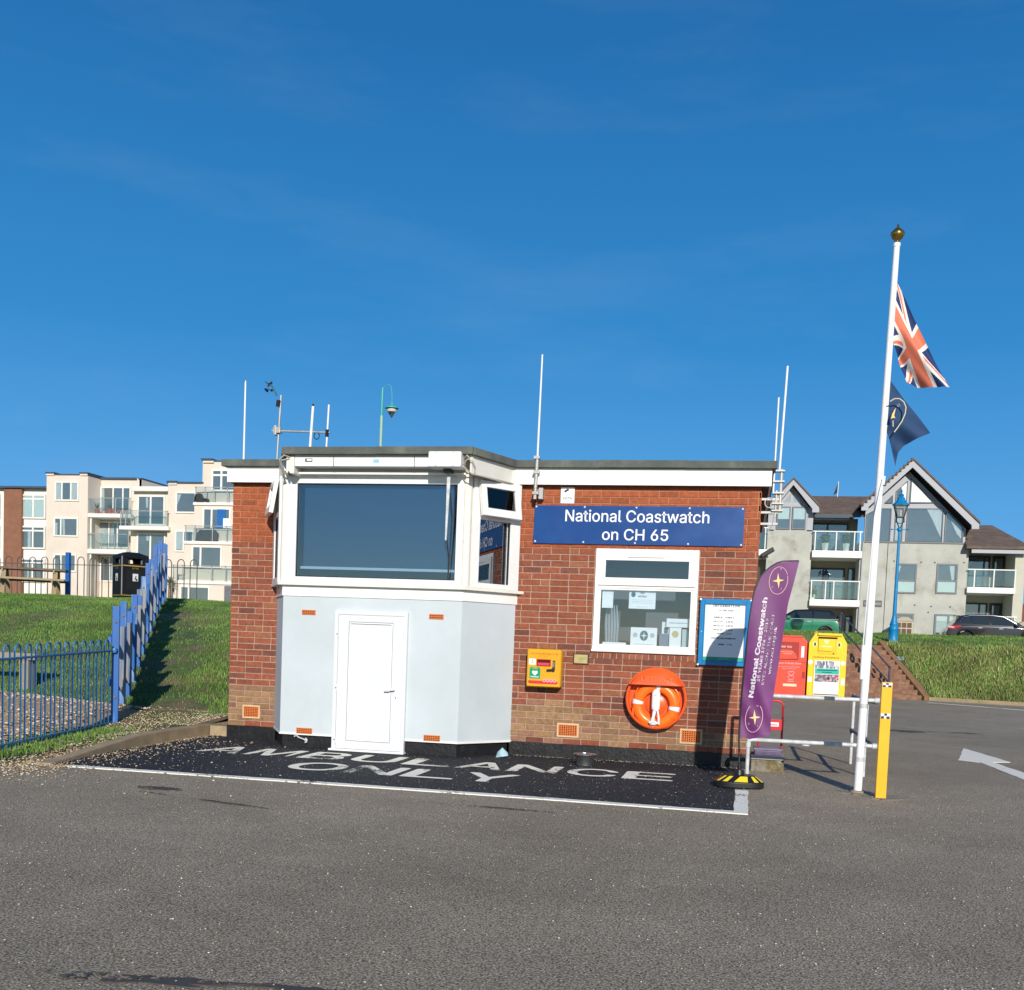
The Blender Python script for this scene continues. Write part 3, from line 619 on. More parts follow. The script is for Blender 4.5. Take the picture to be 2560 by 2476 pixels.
# dark fresh tarmac bay, its white border and the worn letters
bay = MB(); bay.prism([(-6.62, -3.42), (-6.25, -3.47), (-3, -3.45), (.0, -3.47), (.005, 0), (-6.45, .1), (-6.62, .2)], -.02, .004, 'z'); struct(bay.build('parking_bay', m_newtar))
def paint(name, wear=.5, sc=26, col=(.62, .61, .57, 1)):
    m = bpy.data.materials.new(name); m.use_nodes = True; nt = m.node_tree; N = nt.nodes; K = nt.links.new; b = N['Principled BSDF']
    tc = N.new('ShaderNodeTexCoord'); n = N.new('ShaderNodeTexNoise'); n.inputs['Scale'].default_value = sc; n.inputs['Detail'].default_value = 8; n.inputs['Roughness'].default_value = .75; K(tc.outputs['Object'], n.inputs['Vector'])
    n2 = N.new('ShaderNodeTexNoise'); n2.inputs['Scale'].default_value = 1.4; n2.inputs['Detail'].default_value = 3; K(tc.outputs['Object'], n2.inputs['Vector'])
    ad = N.new('ShaderNodeMath'); ad.operation = 'ADD'; K(n.outputs[0], ad.inputs[0]); K(n2.outputs[0], ad.inputs[1])
    r = N.new('ShaderNodeMapRange'); r.inputs['From Min'].default_value = wear+.5; r.inputs['From Max'].default_value = wear+.56; K(ad.outputs[0], r.inputs['Value'])
    b.inputs['Base Color'].default_value = col; b.inputs['Roughness'].default_value = .8
    t = N.new('ShaderNodeBsdfTransparent'); mx_ = N.new('ShaderNodeMixShader'); o = N['Material Output']     # worn through to the tarmac
    K(r.outputs[0], mx_.inputs[0]); K(b.outputs[0], mx_.inputs[1]); K(t.outputs[0], mx_.inputs[2]); K(mx_.outputs[0], o.inputs[0])
    return m
m_line = paint('line_paint', .60, 26, (.86, .83, .73, 1)); m_let = paint('letter_paint', .565, 30, (.88, .84, .72, 1)); m_arrow = paint('arrow_paint', .72, 20, (.90, .84, .70, 1))
def ragged(pts, z, seg=.08, j=.006, closed=True):
    out = []
    for i in range(len(pts)):
        a = Vector((*pts[i], 0)); b = Vector((*pts[(i+1) % len(pts)], 0)); k = max(1, int((b-a).length/seg)); n_ = Vector((-(b-a).y, (b-a).x, 0)).normalized()
        for t in range(k): p = a+(b-a)*t/k+n_*random.uniform(-j, j); out.append((p.x, p.y))
    return out
mk = MB()
mk.prism(ragged([(-6.27, -3.545), (-4.4, -3.545), (-2, -3.555), (.118, -3.61), (.118, -3.49), (-2, -3.435), (-4.4, -3.425), (-6.27, -3.44)], 0), -.01, .008, 'z')
struct(mk.build('road_marking', m_line))
mk = MB(); mk.prism(ragged([(.0, -3.486), (.118, -3.486), (.13, -2.05), (.012, -2.05)], 0), -.01, .008, 'z'); struct(mk.build('road_marking', m_line))
def glyph(ch, x0, x1, y0, y1, z):
    vs, fs = text_mb(ch, 1, 'LEFT', bold=.014, res=4); xs = [v[0] for v in vs]; ys = [v[1] for v in vs]
    a, b, c, d = min(xs), max(xs), min(ys), max(ys)
    return MB().add([(x0+(v[0]-a)/(b-a)*(x1-x0), y0+(v[1]-c)/(d-c)*(y1-y0), z+v[2]) for v in vs], fs)
for i, (ch, x0, x1) in enumerate([('A', -5.90, -5.40), ('M', -5.32, -4.80), ('B', -4.69, -4.21), ('U', -4.12, -3.60), ('L', -3.50, -2.96), ('A', -2.92, -2.40), ('N', -2.35, -1.83), ('C', -1.74, -1.21), ('E', -1.14, -.62)]):
    struct(glyph(ch, x0, x1, -1.72, -1.04, .009).build('painted_letter', m_let))
for ch, x0, x1 in [('O', -4.45, -3.86), ('N', -3.80, -3.27), ('L', -3.20, -2.67), ('Y', -2.65, -2.11)]:
    struct(glyph(ch, x0, x1, -2.70, -2.02, .009).build('painted_letter', m_let))
ar = MB(); ar.prism(ragged([(2.95, 2.84), (3.41, 4.95), (3.62, 2.9), (3.36, 2.72), (3.62, -1.0), (3.34, -1.3), (3.17, 2.60)], 0, .2, .01), -.01, .005, 'z'); struct(ar.build('road_arrow', m_arrow))
wl_ = MB(); wl_.prism([(5.9, 23.5), (8.15, 20.95), (14, 14.5), (13.9, 14.4), (8.1, 20.75), (5.8, 23.4)], -.01, .005, 'z'); struct(wl_.build('road_marking', m_line))
# tar crack repairs, wet stains, worn concrete round the flagpole foot
m_stain = paint('tar_stain', .47, 28, (.065, .056, .047, 1))
def blob(name, cx, cy, rx, ry, rot, mat, z=.006, n=40, j=.25):
    P = []
    for i in range(n):
        a = 2*math.pi*i/n; r = 1+random.uniform(-j, j); x = rx*r*math.cos(a); y = ry*r*math.sin(a)
        P.append((cx+x*math.cos(rot)-y*math.sin(rot), cy+x*math.sin(rot)+y*math.cos(rot)))
    return struct(MB().prism(P, -.01, z, 'z').build(name, mat))
blob('tar_stain', -2.15, -9.0, .42, .045, .12, m_stain, j=.4); blob('tar_stain', -1.5, -8.92, .30, .03, .05, m_stain, .005, j=.4)
blob('tar_stain', -4.1, -4.86, .62, .028, -.28, m_stain); blob('tar_stain', -4.75, -4.45, .20, .09, 0, m_stain)
blob('tar_stain', 4.0, 8.7, .5, .16, .1, m_stain); blob('tar_stain', 3.0, 8.4, .35, .3, 0, m_stain)
blob('tar_stain', -1.9, -4.2, .5, .03, -.05, m_stain)
m_conc = M('concrete', (.36, .27, .165, 1), .9, var=.25, vs=8, bump=.5, bs=60, c2=(.18, .16, .10, 1), c2s=4, c2t=(.5, .7))
m_patch = M('patch', (.24, .21, .17, 1), .9, var=.3, vs=12, bump=.5, bs=80)
blob('concrete_patch', 1.2, -1.62, .22, .16, 0, m_patch, .007, j=.15); blob('concrete_patch', 1.40, -1.85, .2, .2, 0, m_patch, .005, j=.15)
# kerbs
def sweep(mb, pts, w, z0f, z1f):
    """rectangular bar swept along plan points; heights from functions"""
    P = [Vector((*p, 0)) for p in pts]; vs = []; fs = []
    for i, p in enumerate(P):
        t = (P[min(i+1, len(P)-1)]-P[max(i-1, 0)]).normalized(); n = Vector((-t.y, t.x, 0))
        for s_, zf in ((0, z0f), (0, z1f), (1, z1f), (1, z0f)): q = p+n*w*s_; vs.append((q.x, q.y, zf(p.x, p.y)))
    for i in range(len(P)-1):
        for k in range(4): fs.append((i*4+k, i*4+(k+1) % 4, i*4+4+(k+1) % 4, i*4+4+k))
    fs += [(0, 1, 2, 3), tuple(len(P)*4-4+k for k in (3, 2, 1, 0))]; return mb.add(vs, fs)
KP = [(-6.42, -3.5), (-6.50, -2.9), (-6.60, -2.2), (-6.68, -1.5), (-6.71, -.8), (-6.70, 0), (-6.67, .8), (-6.65, 2), (-6.65, 4), (-6.65, 8)]
struct(MB().box(-6.67, -6.35, .15, 8, .0, .13).build('kerb', m_conc))
k_ = sweep(MB(), KP, .14, lambda x, y: -.05, lambda x, y: .02+.12*min(1, max(0, (y+3.5)/2.2)))
struct(k_.build('kerb', m_conc, bevel=.015))
kr = sweep(MB(), [(22, 19.1), (14, 22.35), (10, 23.94), (8.9, 24.38), (6.6, 25.27), (6.2, 25.42)], .14, lambda x, y: -.05, lambda x, y: .12); struct(kr.build('kerb', m_conc, bevel=.02))
# ------------------------------------------------------------------ loose stones and grass (uncountable)
def stones(name, pts, smin, smax, mats, kind='stuff', label=None):
    base = [(1, 0, 0), (-1, 0, 0), (0, 1, 0), (0, -1, 0), (0, 0, 1), (0, 0, -1)]; fb = [(0, 2, 4), (2, 1, 4), (1, 3, 4), (3, 0, 4), (2, 0, 5), (1, 2, 5), (3, 1, 5), (0, 3, 5)]
    V = np.zeros((len(pts)*6, 3)); Fs = []; cols = []
    for i, (x, y, z) in enumerate(pts):
        s = rng.uniform(smin, smax); a = rng.uniform(0, 6.28); ca, sa = math.cos(a), math.sin(a); e = rng.uniform(.6, 1.1, 3)*(1, .8, .55)
        for k, b in enumerate(base):
            px, py, pz = b[0]*e[0]*s, b[1]*e[1]*s, b[2]*e[2]*s; V[i*6+k] = (x+px*ca-py*sa, y+px*sa+py*ca, z+pz*.8+s*.25)
        c = mats[rng.integers(len(mats))]*rng.uniform(.7, 1.25)
        Fs += [(a_+i*6, b_+i*6, c_+i*6) for a_, b_, c_ in fb]; cols += [c]*8
    mb = MB(); mb.v = [tuple(q) for q in V]; mb.f = Fs
    o = mb.build(name, m_stone, cols=cols, smooth=2); tag(o, label, None, kind=kind); return o
m_stone = M('stone', (.5, .4, .3, 1), .8, var=.15, vs=40, attr='Col')
peb = [np.array(c) for c in ((.50, .36, .19), (.40, .27, .14), (.58, .48, .34), (.30, .22, .14), (.62, .55, .45))]
def spread(n, fn):
    out = []
    while len(out) < n:
        p = fn()
        if p: out.append(p)
    return out
def p1():
    y = rng.uniform(-5.2, 1.6); xk = float(np.interp(y, [-5.2, -3.5, -2, 0, 2], [-6.9, -6.42, -6.6, -6.7, -6.65]))-.14
    x = xk-abs(rng.normal(0, .75)) if y > -3.4 else xk-.15+rng.normal(0, .30)
    if x < -8.6: return None
    return (x, y, (hl(x, y) if x < -6.7 else (.12 if y > -3 and x > xk-.05 else .0))+.003)
stones('gravel', spread(7800, p1), .008, .022, peb, label='tan gravel strip between the concrete kerb and the blue railings')
def p2():
    y = rng.uniform(-4.9, .3); xk = float(np.interp(y, [-5.2, -3.5, -2, 0, 2], [-6.6, -6.42, -6.6, -6.7, -6.65]))
    x = xk+abs(rng.exponential(.42)); return (x, y, .006) if x < -3.2 and not (y > -.4 and x > -6.4) else None
stones('scattered_gravel', spread(1000, p2), .006, .018, peb, label='loose tan gravel spilled from the kerb over the tarmac')
def p3():
    x = rng.uniform(-7, 4.8)*rng.uniform(.6, 1); y = -11*rng.random()**.8
    return (x, y, .004)
stones('scattered_grit', spread(4800, p3), .003, .0085, [np.array((.7, .66, .56)), np.array((.5, .42, .3)), np.array((.6, .57, .5))], label='pale grit lying on the grey tarmac')
def p4():
    x = rng.uniform(-2.7, .1); return (x, -abs(rng.normal(0, .06))-.02, .006)
stones('wall_foot_grit', spread(320, p4), .004, .011, peb, label='fine grit gathered along the foot of the black plinth')
# big beach stones inside the railings
def hm(x, y): return hl(x, y)+.36*max(0, 1-((x+10.2)/2.6)**2)*max(0, 1-((y+.9)/2.3)**2)
def p5():
    x = rng.uniform(-13, -7.7); y = rng.uniform(-3.4, 1.35)
    if x > -7.95-.0+.24*(-y if y < 0 else 0)+(-.2): return None
    return (x, y, hm(x, y)) if y < 1.3-.35*(x+8.2)*0 else None
grid('shingle_bed', [-14, -12.3, -11.5, -10.7, -9.9, -9.1, -8.4, -8.0], [-3.5, -2.6, -1.8, -1, -.2, .6, 1.35], lambda x, y: hm(x, y)+(.01 if -3.4 < y < 1.3 and -13 < x < -8.1 else -.08), M('shingle_base', (.42, .30, .17, 1), .9, var=.3, vs=12, bump=1, bs=20))
stones('shingle', spread(5200, p5), .018, .045, peb+[np.array((.55, .5, .42))], label='heap of rounded tan beach stones behind the near blue railings')
def grass(name, pts, hgt, wid, cols, label, lean=.45):
    n = len(pts); P = np.array(pts); a = rng.uniform(0, 2*np.pi, n); h = rng.uniform(.5, 1.2, n)*np.array(hgt if hasattr(hgt, '__len__') else [hgt]*n)
    w = rng.uniform(.6, 1.3, n)*wid; dx, dy = np.cos(a), np.sin(a); l = rng.uniform(0, lean, n)*h; b = rng.uniform(0, 2*np.pi, n)
    V = np.zeros((n, 5, 3))
    V[:, 0] = P+np.stack([-dx*w, -dy*w, -.01+0*w], 1); V[:, 1] = P+np.stack([dx*w, dy*w, -.01+0*w], 1)
    V[:, 2] = P+np.stack([dx*w*.7+np.cos(b)*l*.35, dy*w*.7+np.sin(b)*l*.35, h*.55], 1); V[:, 3] = P+np.stack([-dx*w*.7+np.cos(b)*l*.35, -dy*w*.7+np.sin(b)*l*.35, h*.55], 1)
    V[:, 4] = P+np.stack([np.cos(b)*l, np.sin(b)*l, h], 1)
    V = V.reshape(-1, 3); me = bpy.data.meshes.new(name)
    me.vertices.add(n*5); me.vertices.foreach_set('co', V.ravel())
    idx = np.arange(n)[:, None]*5; loops = np.concatenate([idx+[0, 1, 2, 3], idx+[3, 2, 4]], 1).ravel()
    me.loops.add(n*7); me.loops.foreach_set('vertex_index', loops.astype(np.int32))
    st = (np.arange(n)[:, None]*7+[0, 4]).ravel(); me.polygons.add(n*2); me.polygons.foreach_set('loop_start', st.astype(np.int32)); me.polygons.foreach_set('loop_total', np.tile([4, 3], n).astype(np.int32))
    me.update(); me.validate()
    ca = me.color_attributes.new('Col', 'FLOAT_COLOR', 'CORNER'); cl_n = np.sin(P[:, 0]*1.9+2*np.sin(P[:, 1]*1.3))*np.sin(P[:, 1]*2.3+1.5*np.sin(P[:, 0]*.9)); C_ = np.array(cols)[np.clip((rng.uniform(0, 1, n)*.75+(cl_n*.5+.5)*.25)*len(cols), 0, len(cols)-1).astype(int)]*(rng.uniform(.65, 1.3, (n, 1))*(1+.28*cl_n[:, None]))
    arr = np.ones((n*7, 4), np.float32); arr[:, :3] = np.repeat(C_, 7, 0); ca.data.foreach_set('color', arr.ravel())
    me.materials.append(m_blade); o = bpy.data.objects.new(name, me); COL.objects.link(o); return tag(o, label, None, kind='stuff')
m_blade = M('grass_blade', (.1, .2, .03, 1), .6, var=.1, vs=2, attr='Col', spec=.25)
gcol = [(.105, .215, .034), (.135, .255, .045), (.085, .18, .03), (.16, .28, .055), (.19, .23, .065)]
def bare(x, y): # worn path beside the fence and soil patches
    px = -8.2-.50*y+.9; d = abs(x-px-.25*math.sin(y*1.3)); return .7*math.exp(-(d/.45)**2) if .5 < y < 9 else 0
def fence_x(y): return -7.95-.517*y
def q1():
    y = 15.2*rng.random()**.85; 
    k = (y+12.66)/12.66; x = rng.uniform(-11.5*k, -6.25*k) if y > 1.2 else rng.uniform(-12.5, -7.0)
    x = min(x, -6.8)
    if y < 1.5 and x < -7.9: return None
    if y < .9 and rng.random() < .8: return None
    if rng.random() < bare(x, y): return None
    if x > fence_x(y) and math.sin(x*2.3+1)*math.sin(y*1.9+x) > .55 and rng.random() < .7: return None
    return (x, y, hl(x, y)-.005)
grass('turf', spread(125000, q1), .052, .0050, gcol, 'short green turf covering the slope behind the blue fences')
def q2():
    y = rng.uniform(-4.5, .4); x = -7.95+.24*(-y)+rng.normal(.1, .22); return (x, y, .06) if x < -6.85 else None
grass('weeds', spread(2600, q2), .055, .007, gcol, 'low weeds growing along the foot of the near blue railings')
def q3():
    x = rng.uniform(3, 22); d = rng.uniform(.05, 2.9); y = 25.5-.40*max(x-6.1, 0)+d
    if x < 6.15 + (2.6-d)*.1 and d < 3.2 and x > 3 and x < 6.3-1.25*d/2.5+.1: return None
    return (x, y, hr(x, y))
ycol = [(.20, .29, .06), (.29, .30, .10), (.15, .26, .05), (.40, .36, .16), (.11, .21, .035), (.17, .28, .055)]
pq = spread(75000, q3); hh = [.07+.14*(math.sin(p[0]*2.3+p[1]*1.7)*math.sin(p[0]*5.7-p[1]*4) > .25)*rng.random()+.05*rng.random() for p in pq]
grass('rough_grass', pq, hh, .011, ycol, 'rough yellowing grass and dead stems on the face of the bank', .6)
def q4():
    x = rng.uniform(-.5, 20); d = rng.uniform(2.6, 7.8); y = 25.5-.40*max(x-6.1, 0)+d; return (x, y, hr(x, y)-.01)
grass('mown_grass', spread(34000, q4), .075, .010, gcol, 'mown green grass on top of the bank in front of the parked cars')
# ------------------------------------------------------------------ things on the front wall
m_signblue = M('sign_blue', (.006, .052, .215, 1), .3, var=.05, vs=3, c2=(.014, .08, .27, 1), c2s=1.2, c2t=(.45, .8))
S = thing('name_sign', 'long royal blue name board with white lettering screwed high on the brick wall', 'sign', (-1.27, -.03, 2.54))
pb = MB(); pb.add([(-2.481, -.03, 2.532), (-.048, -.03, 2.537), (-.044, -.03, 2.983), (-2.476, -.03, 2.978), (-2.481, -.01, 2.532), (-.048, -.01, 2.537), (-.044, -.01, 2.983), (-2.476, -.01, 2.978)], [(0, 1, 2, 3), (7, 6, 5, 4), (0, 4, 5, 1), (1, 5, 6, 2), (2, 6, 7, 3), (3, 7, 4, 0)])
pb.build('board', m_signblue, S, bevel=.002)
t = MB(); text_xz(t, 'National Coastwatch', -1.272, -.0305, 2.797, .19, bold=.0015, width=1.668, height=.140, depth=.002); t.build('lettering', m_white, S)
t = MB(); text_xz(t, 'on CH 65', -1.275, -.0305, 2.588, .19, bold=.0015, width=.768, height=.132, depth=.002); t.build('lettering', m_white, S)
for i, xx in enumerate([-2.455, -1.88, -1.275, -.665, -.068]):
    for zz in (2.963, 2.556): MB().lathe([(.0115, 0), (.0115, -.005), (.006, -.009), (0, -.0095)], (xx, -.03, zz), 10, 'y').build('screw_cap', M('cap', (.6, .68, .8, 1), .4), S)
S = thing('security_notice', 'small white camera warning plate on the brickwork above the blue name board', 'sign', (-2.09, -.01, 3.0))
MB().box(-2.173, -2.01, -.016, -.006, 3.005, 3.195).build('plate', m_paper, S, bevel=.003)
t = MB(); text_xz(t, 'CCTV', -2.09, -.0165, 3.052, .045, bold=.001, width=.115); t.build('lettering', m_ink, S)
t = MB(); t.obox((-2.105, -.0168, 3.155), Vector((.024, 0, .014)), (0, .0006, 0), Vector((-.006, 0, .010))); t.build('camera_symbol', m_ink, S)
t = MB(); t.box(-2.075, -2.03, -.0172, -.016, 3.125, 3.133); t.box(-2.14, -2.05, -.0172, -.016, 3.102, 3.109); t.box(-2.15, -2.04, -.0172, -.016, 3.028, 3.035); t.build('print', m_faint, S)
# information case
m_caseblue = M('case_blue', (.008, .19, .44, 1), .3, var=.12, vs=4)
S = thing('information_board', 'blue framed glazed notice case with white tide and weather sheet beside the window', 'notice board', (-.2, -.03, 1.18))
fz = MB(); fz.frame(-.490, .082, 1.176, 1.936, -.065, .0, .052); fz.build('frame', m_caseblue, S, bevel=.006)
fz = MB(); fz.frame(-.442, .034, 1.224, 1.888, -.072, -.06, .012); fz.build('inner_frame', m_caseblue, S, bevel=.003)
sh_ = MB().box(-.440, .032, -.05, -.04, 1.225, 1.888).build('sheet', m_paper, S)
MB().box(-.438, .03, -.0515, -.050, 1.228, 1.275).build('green_band', M('band_green', (.03, .38, .22, 1), .6), sh_)
tt = MB(); text_xz(tt, 'INFORMATION', -.195, -.0510, 1.848, .036, bold=.0008, width=.295, height=.026, space=1.2); tt.build('lettering', m_ink, sh_)
rows = [('22  FEB  2025', 1.80, .16, -.195), ('WIND W     FORCE 6', 1.72, .23, -.215), ('LW 11 07     2.00 M', 1.672, .22, -.225), ('HW 14 11     3.80 M', 1.626, .22, -.225), ('LW 02 23     3.10 M', 1.580, .22, -.225), ('SUNSET     17 37', 1.536, .16, -.205), ('VISITING SOUTHAMPTON', 1.482, .28, -.215), ('HMNB     17 00', 1.412, .15, -.19)]
tt = MB()
for s_, zz, w_, xc in rows: text_xz(tt, s_, xc, -.0510, zz, .02, bold=.0005, width=w_, height=.017)
tt.build('lettering', m_ink, sh_)
tt = MB(); text_xz(tt, 'PLEASE NOTE', -.2, -.0520, 1.252, .015, width=.11); text_xz(tt, 'times and heights are approximate', -.2, -.0520, 1.234, .012, width=.36); tt.build('lettering', m_paper, sh_)
for xx, zz in ((-.486, 1.93), (.078, 1.93), (-.486, 1.182), (.078, 1.182)): MB().box(xx-.01, xx+.01, -.072, -.062, zz-.01, zz+.01).build('corner_cap', m_white, S)
MB().lathe([(.008, 0), (.006, -.006), (0, -.007)], (-.462, -.065, 1.56), 10, 'y').build('lock', m_galv, S)
o = MB().lathe([(.014, 0), (.012, -.018), (0, -.02)], (-.515, -.005, 1.60), 10, 'y').build('wall_plug', M('orange_plug', (.5, .08, .02, 1), .5), loc=(-.515, -.005, 1.6)); tag(o, 'tiny orange wall plug left of the blue notice case', 'plug')
# brass plaque
S = thing('plaque', 'small brass dedication plaque on a dark wooden backing below the window corner', 'plaque', (-1.85, -.01, 1.12))
MB().box(-1.942, -1.757, -.018, -.004, 1.122, 1.250).build('backing', M('dark_wood', (.05, .03, .012, 1), .4), S, bevel=.003)
bf_ = MB().box(-1.930, -1.772, -.022, -.018, 1.136, 1.238).build('brass_face', M('brass', (.55, .46, .20, 1), .35, .5, var=.1, vs=20), S)
tt = MB(); text_xz(tt, 'DONATED IN MEMORY', -1.85, -.0225, 1.205, .012, width=.11); text_xz(tt, 'OF THE CREW', -1.85, -.0225, 1.183, .014, bold=.0004, width=.10); text_xz(tt, 'FOR ALL', -1.85, -.0225, 1.165, .011, width=.06); tt.build('lettering', M('engraving', (.2, .15, .05, 1), .6), bf_)
# defibrillator cabinet
m_yel = M('cabinet_yellow', (.72, .36, .015, 1), .32, var=.05, vs=4)
S = thing('defibrillator_cabinet', 'bright yellow rounded defibrillator cabinet on the brick wall', 'defibrillator', (-2.25, -.1, .82))
cbm = MB(); cbm.box(-2.465, -2.055, -.20, -.01, .835, 1.288); cab = cbm.build('case', m_yel, S, bevel=.035, seg=4, smooth=True)
dm = MB(); dm.box(-2.452, -2.068, -.212, -.198, .848, 1.275); cd_ = dm.build('door', m_yel, S, bevel=.006, seg=2)
Y_ = -.2125
def on(name, mat, x0, x1, z0, z1, d=.002, par=None, bev=0): return MB().box(x0, x1, Y_-d, Y_, z0, z1).build(name, mat, par or cd_, bevel=bev)
m_red = M('label_red', (.60, .03, .03, 1), .4); m_grn = M('label_green', (.01, .30, .14, 1), .4); m_ora = M('print_orange', (.60, .19, .01, 1), .5, var=0)
tt = MB(); text_xz(tt, 'LIFE SAVING DEFIBRILLATOR', -2.26, Y_-.0005, 1.222, .03, bold=.0006, width=.335, height=.022); text_xz(tt, 'OPEN CABINET', -2.26, Y_-.0005, 1.198, .02, width=.13, height=.013); tt.build('lettering', m_ora, cd_)
on('white_label', m_paper, -2.435, -2.355, 1.10, 1.17, .001); on('label_mark', m_ink, -2.40, -2.391, 1.14, 1.157, .002); on('label_mark', m_ink, -2.42, -2.372, 1.125, 1.131, .002)
rc = MB(); rc.frame(-2.343, -2.175, 1.085, 1.168, Y_-.004, Y_, .006); rc.build('window_rim', m_red, cd_)
on('viewing_window', M('window_maroon', (.10, .008, .01, 1), .15), -2.338, -2.18, 1.09, 1.163, .001); on('red_light', M('pink_red', (.65, .06, .09, 1), .3), -2.330, -2.19, 1.096, 1.128, .003)
hb = MB(); hb.box(-2.152, -2.123, Y_-.004, Y_, 1.035, 1.158); hb.build('keypad_slot', m_ink, cd_)
on('keypad', M('keypad_grey', (.2, .2, .19, 1), .5), -2.147, -2.13, 1.08, 1.145, .006)
lv = MB(); lv.obox((-2.172, Y_-.02, 1.045), Vector((.045, 0, .004)), (0, .012, 0), (0, 0, .012)); lv.box(-2.152, -2.126, Y_-.03, Y_, 1.03, 1.075); lv.build('handle', m_blackp, cd_, bevel=.004)
gp = [(-2.425, .937), (-2.295, .937), (-2.295, 1.035)]+[(-2.325+.03*math.cos(a), 1.045+.03*math.sin(a)) for a in (0, .5, 1, 1.57)]+[(-2.395+.03*math.cos(a), 1.045+.03*math.sin(a)) for a in (1.57, 2.1, 2.6, 3.14)]
gl = MB().prism(gp, Y_-.001, Y_).build('green_label', m_grn, cd_)
def heart(cx, cz, s, n=28): return [(cx+s*(16*math.sin(t)**3)/16, cz+s*(13*math.cos(t)-5*math.cos(2*t)-2*math.cos(3*t)-math.cos(4*t))/16) for t in [2*math.pi*i/n for i in range(n)]]
MB().prism(heart(-2.36, 1.005, .034), Y_-.002, Y_-.001).build('heart', m_paper, gl)
tt = MB(); text_xz(tt, 'Defibrillator', -2.36, Y_-.0015, .952, .02, bold=.0006, width=.105, height=.016); tt.build('lettering', m_paper, gl)
MB().box(-2.39, -2.33, Y_-.0015, Y_-.001, 1.055, 1.066).build('yellow_tab', m_yel, gl)
rs = MB(); rs.prism([(-2.435, .915), (-2.435, .89), (-2.42, .878), (-2.10, .878), (-2.085, .89), (-2.085, .905), (-2.10, .915)], Y_-.001, Y_); rs.build('red_strip', m_red, cd_)
m_pink = M('pink_icon', (.80, .35, .35, 1), .5, var=0)
for k in range(4):
    MB().lathe([(.0205, 0), (.0205, -.0025), (0, -.0025)], (-2.245+.041*k, Y_, .920), 16, 'y').build('icon', m_pink, cd_)
    star4(MB(), -2.245+.041*k, Y_-.0026, .920, .013, k=.45).build('icon_mark', M('icon_dark', (.35, .08, .08, 1), .5), cd_)
# lifebuoy housing
m_or = M('housing_orange', (.80, .105, .018, 1), .32, var=.1, vs=5, c2=(.90, .30, .16, 1), c2s=3.5, c2t=(.62, .85))
m_orin = M('housing_inside', (.62, .05, .012, 1), .45, var=.08)
HC = (-.938, -.03, .763)
S = thing('lifebuoy_housing', 'round orange plastic lifebuoy housing with raised hood fixed low on the wall', 'lifebuoy housing', (-.938, -.02, .41))
h = MB(); h.lathe([(.30, 0), (.345, -.02), (.352, -.10), (.350, -.13), (.335, -.14), (.322, -.13), (.318, -.03), (0, -.028)], HC, 56, 'y'); h.build('dish', m_or, S, smooth=True)
hd_ = MB(); n = 26; a0, a1 = rad(27), rad(153); ring = []
for i in range(n+1): a = a0+(a1-a0)*i/n; ring.append((HC[0]+.350*math.cos(a), HC[2]+.350*math.sin(a)))
vs = []; fs = []
rows_ = 6
for j in range(rows_+1):
    f_ = j/rows_
    for (px, pz) in ring:
        cz = .925; qz = pz+(cz-pz)*f_; qx = px+(HC[0]-px)*f_*0
        # pull toward the chord and swell outwards
        vs.append((px*(1-.06*f_)+HC[0]*.06*f_, -.165-.075*math.sin(f_*1.5)**.8, qz))
nn = n+1
for j in range(rows_):
    for i in range(n): fs.append((j*nn+i, j*nn+i+1, (j+1)*nn+i+1, (j+1)*nn+i))
o_ = len(vs); vs += [(x, y+.008, z-.004) for x, y, z in vs]; fs += [tuple(q+o_ for q in f[::-1]) for f in fs]
for i in range(n): fs.append((rows_*nn+i, rows_*nn+i+1, o_+rows_*nn+i+1, o_+rows_*nn+i))
hd_.add(vs, fs)
rim = MB()
pts = [(x, -.15, z) for x, z in ring]; rim.tube(pts, .014, 8)
hoodp = hd_.build('hood', m_or, S, smooth=True); rim.build('hood_rim', m_or, hoodp, smooth=True)
tt = MB(); text_xz(tt, 'LIFEBUOY', -.935, -.238, .965, .075, bold=.002, width=.36, height=.055, depth=.004); tt.build('raised_lettering', M('raised_orange', (.85, .17, .05, 1), .3), hoodp)
bs_ = MB(); bs_.lathe([(.125, 0), (.125, -.02), (.10, -.035), (0, -.035)], (-.94, -.055, .70), 30, 'y'); bs_.build('hub', m_or, S, smooth=True)
# the ring itself
S = thing('life_ring', 'orange life ring with white bands resting inside the round housing', 'life ring', (-.938, -.12, .44))
m_ring = M('ring_orange', (.85, .17, .015, 1), .3, var=.08, vs=6)
R0, r0_ = .212, .062; CX, CY, CZ = -.938, -.115, .690
def torus(a0, a1, R, r, n, mn=18, sy=.8):
    vs = []; fs = []
    for i in range(n+1):
        a = a0+(a1-a0)*i/n
        for k in range(mn): b = 2*math.pi*k/mn; q = R+r*math.cos(b); vs.append((CX+q*math.cos(a), CY+r*sy*math.sin(b), CZ+q*math.sin(a)))
    for i in range(n):
        for k in range(mn): fs.append((i*mn+k, i*mn+(k+1) % mn, (i+1)*mn+(k+1) % mn, (i+1)*mn+k))
    return vs, fs
MB().add(*torus(0, 2*math.pi, R0, r0_, 64)).build('ring', m_ring, S, smooth=True)
for a in (rad(83), rad(172), rad(-8), rad(-98)): MB().add(*torus(a-.105, a+.105, R0, r0_+.003, 4)).build('reflective_band', M('band_white', (.78, .78, .80, 1), .35), S, smooth=True)
gr = MB()
for i in range(4):
    a = rad(38+90*i); P = []
    for k in range(13): t = k/12; aa = a-rad(30)+rad(60)*t; q = R0+.05+.028*math.sin(math.pi*t); P.append((CX+q*math.cos(aa), CY-.02, CZ+q*math.sin(aa)))
    gr.tube(P, .008, 6)
gr.split('grab_line', m_ring, S, smooth=True)
S = thing('throw_line', 'white throwing line bottle tied in the middle of the life ring', 'throw line', (-.945, -.19, .45))
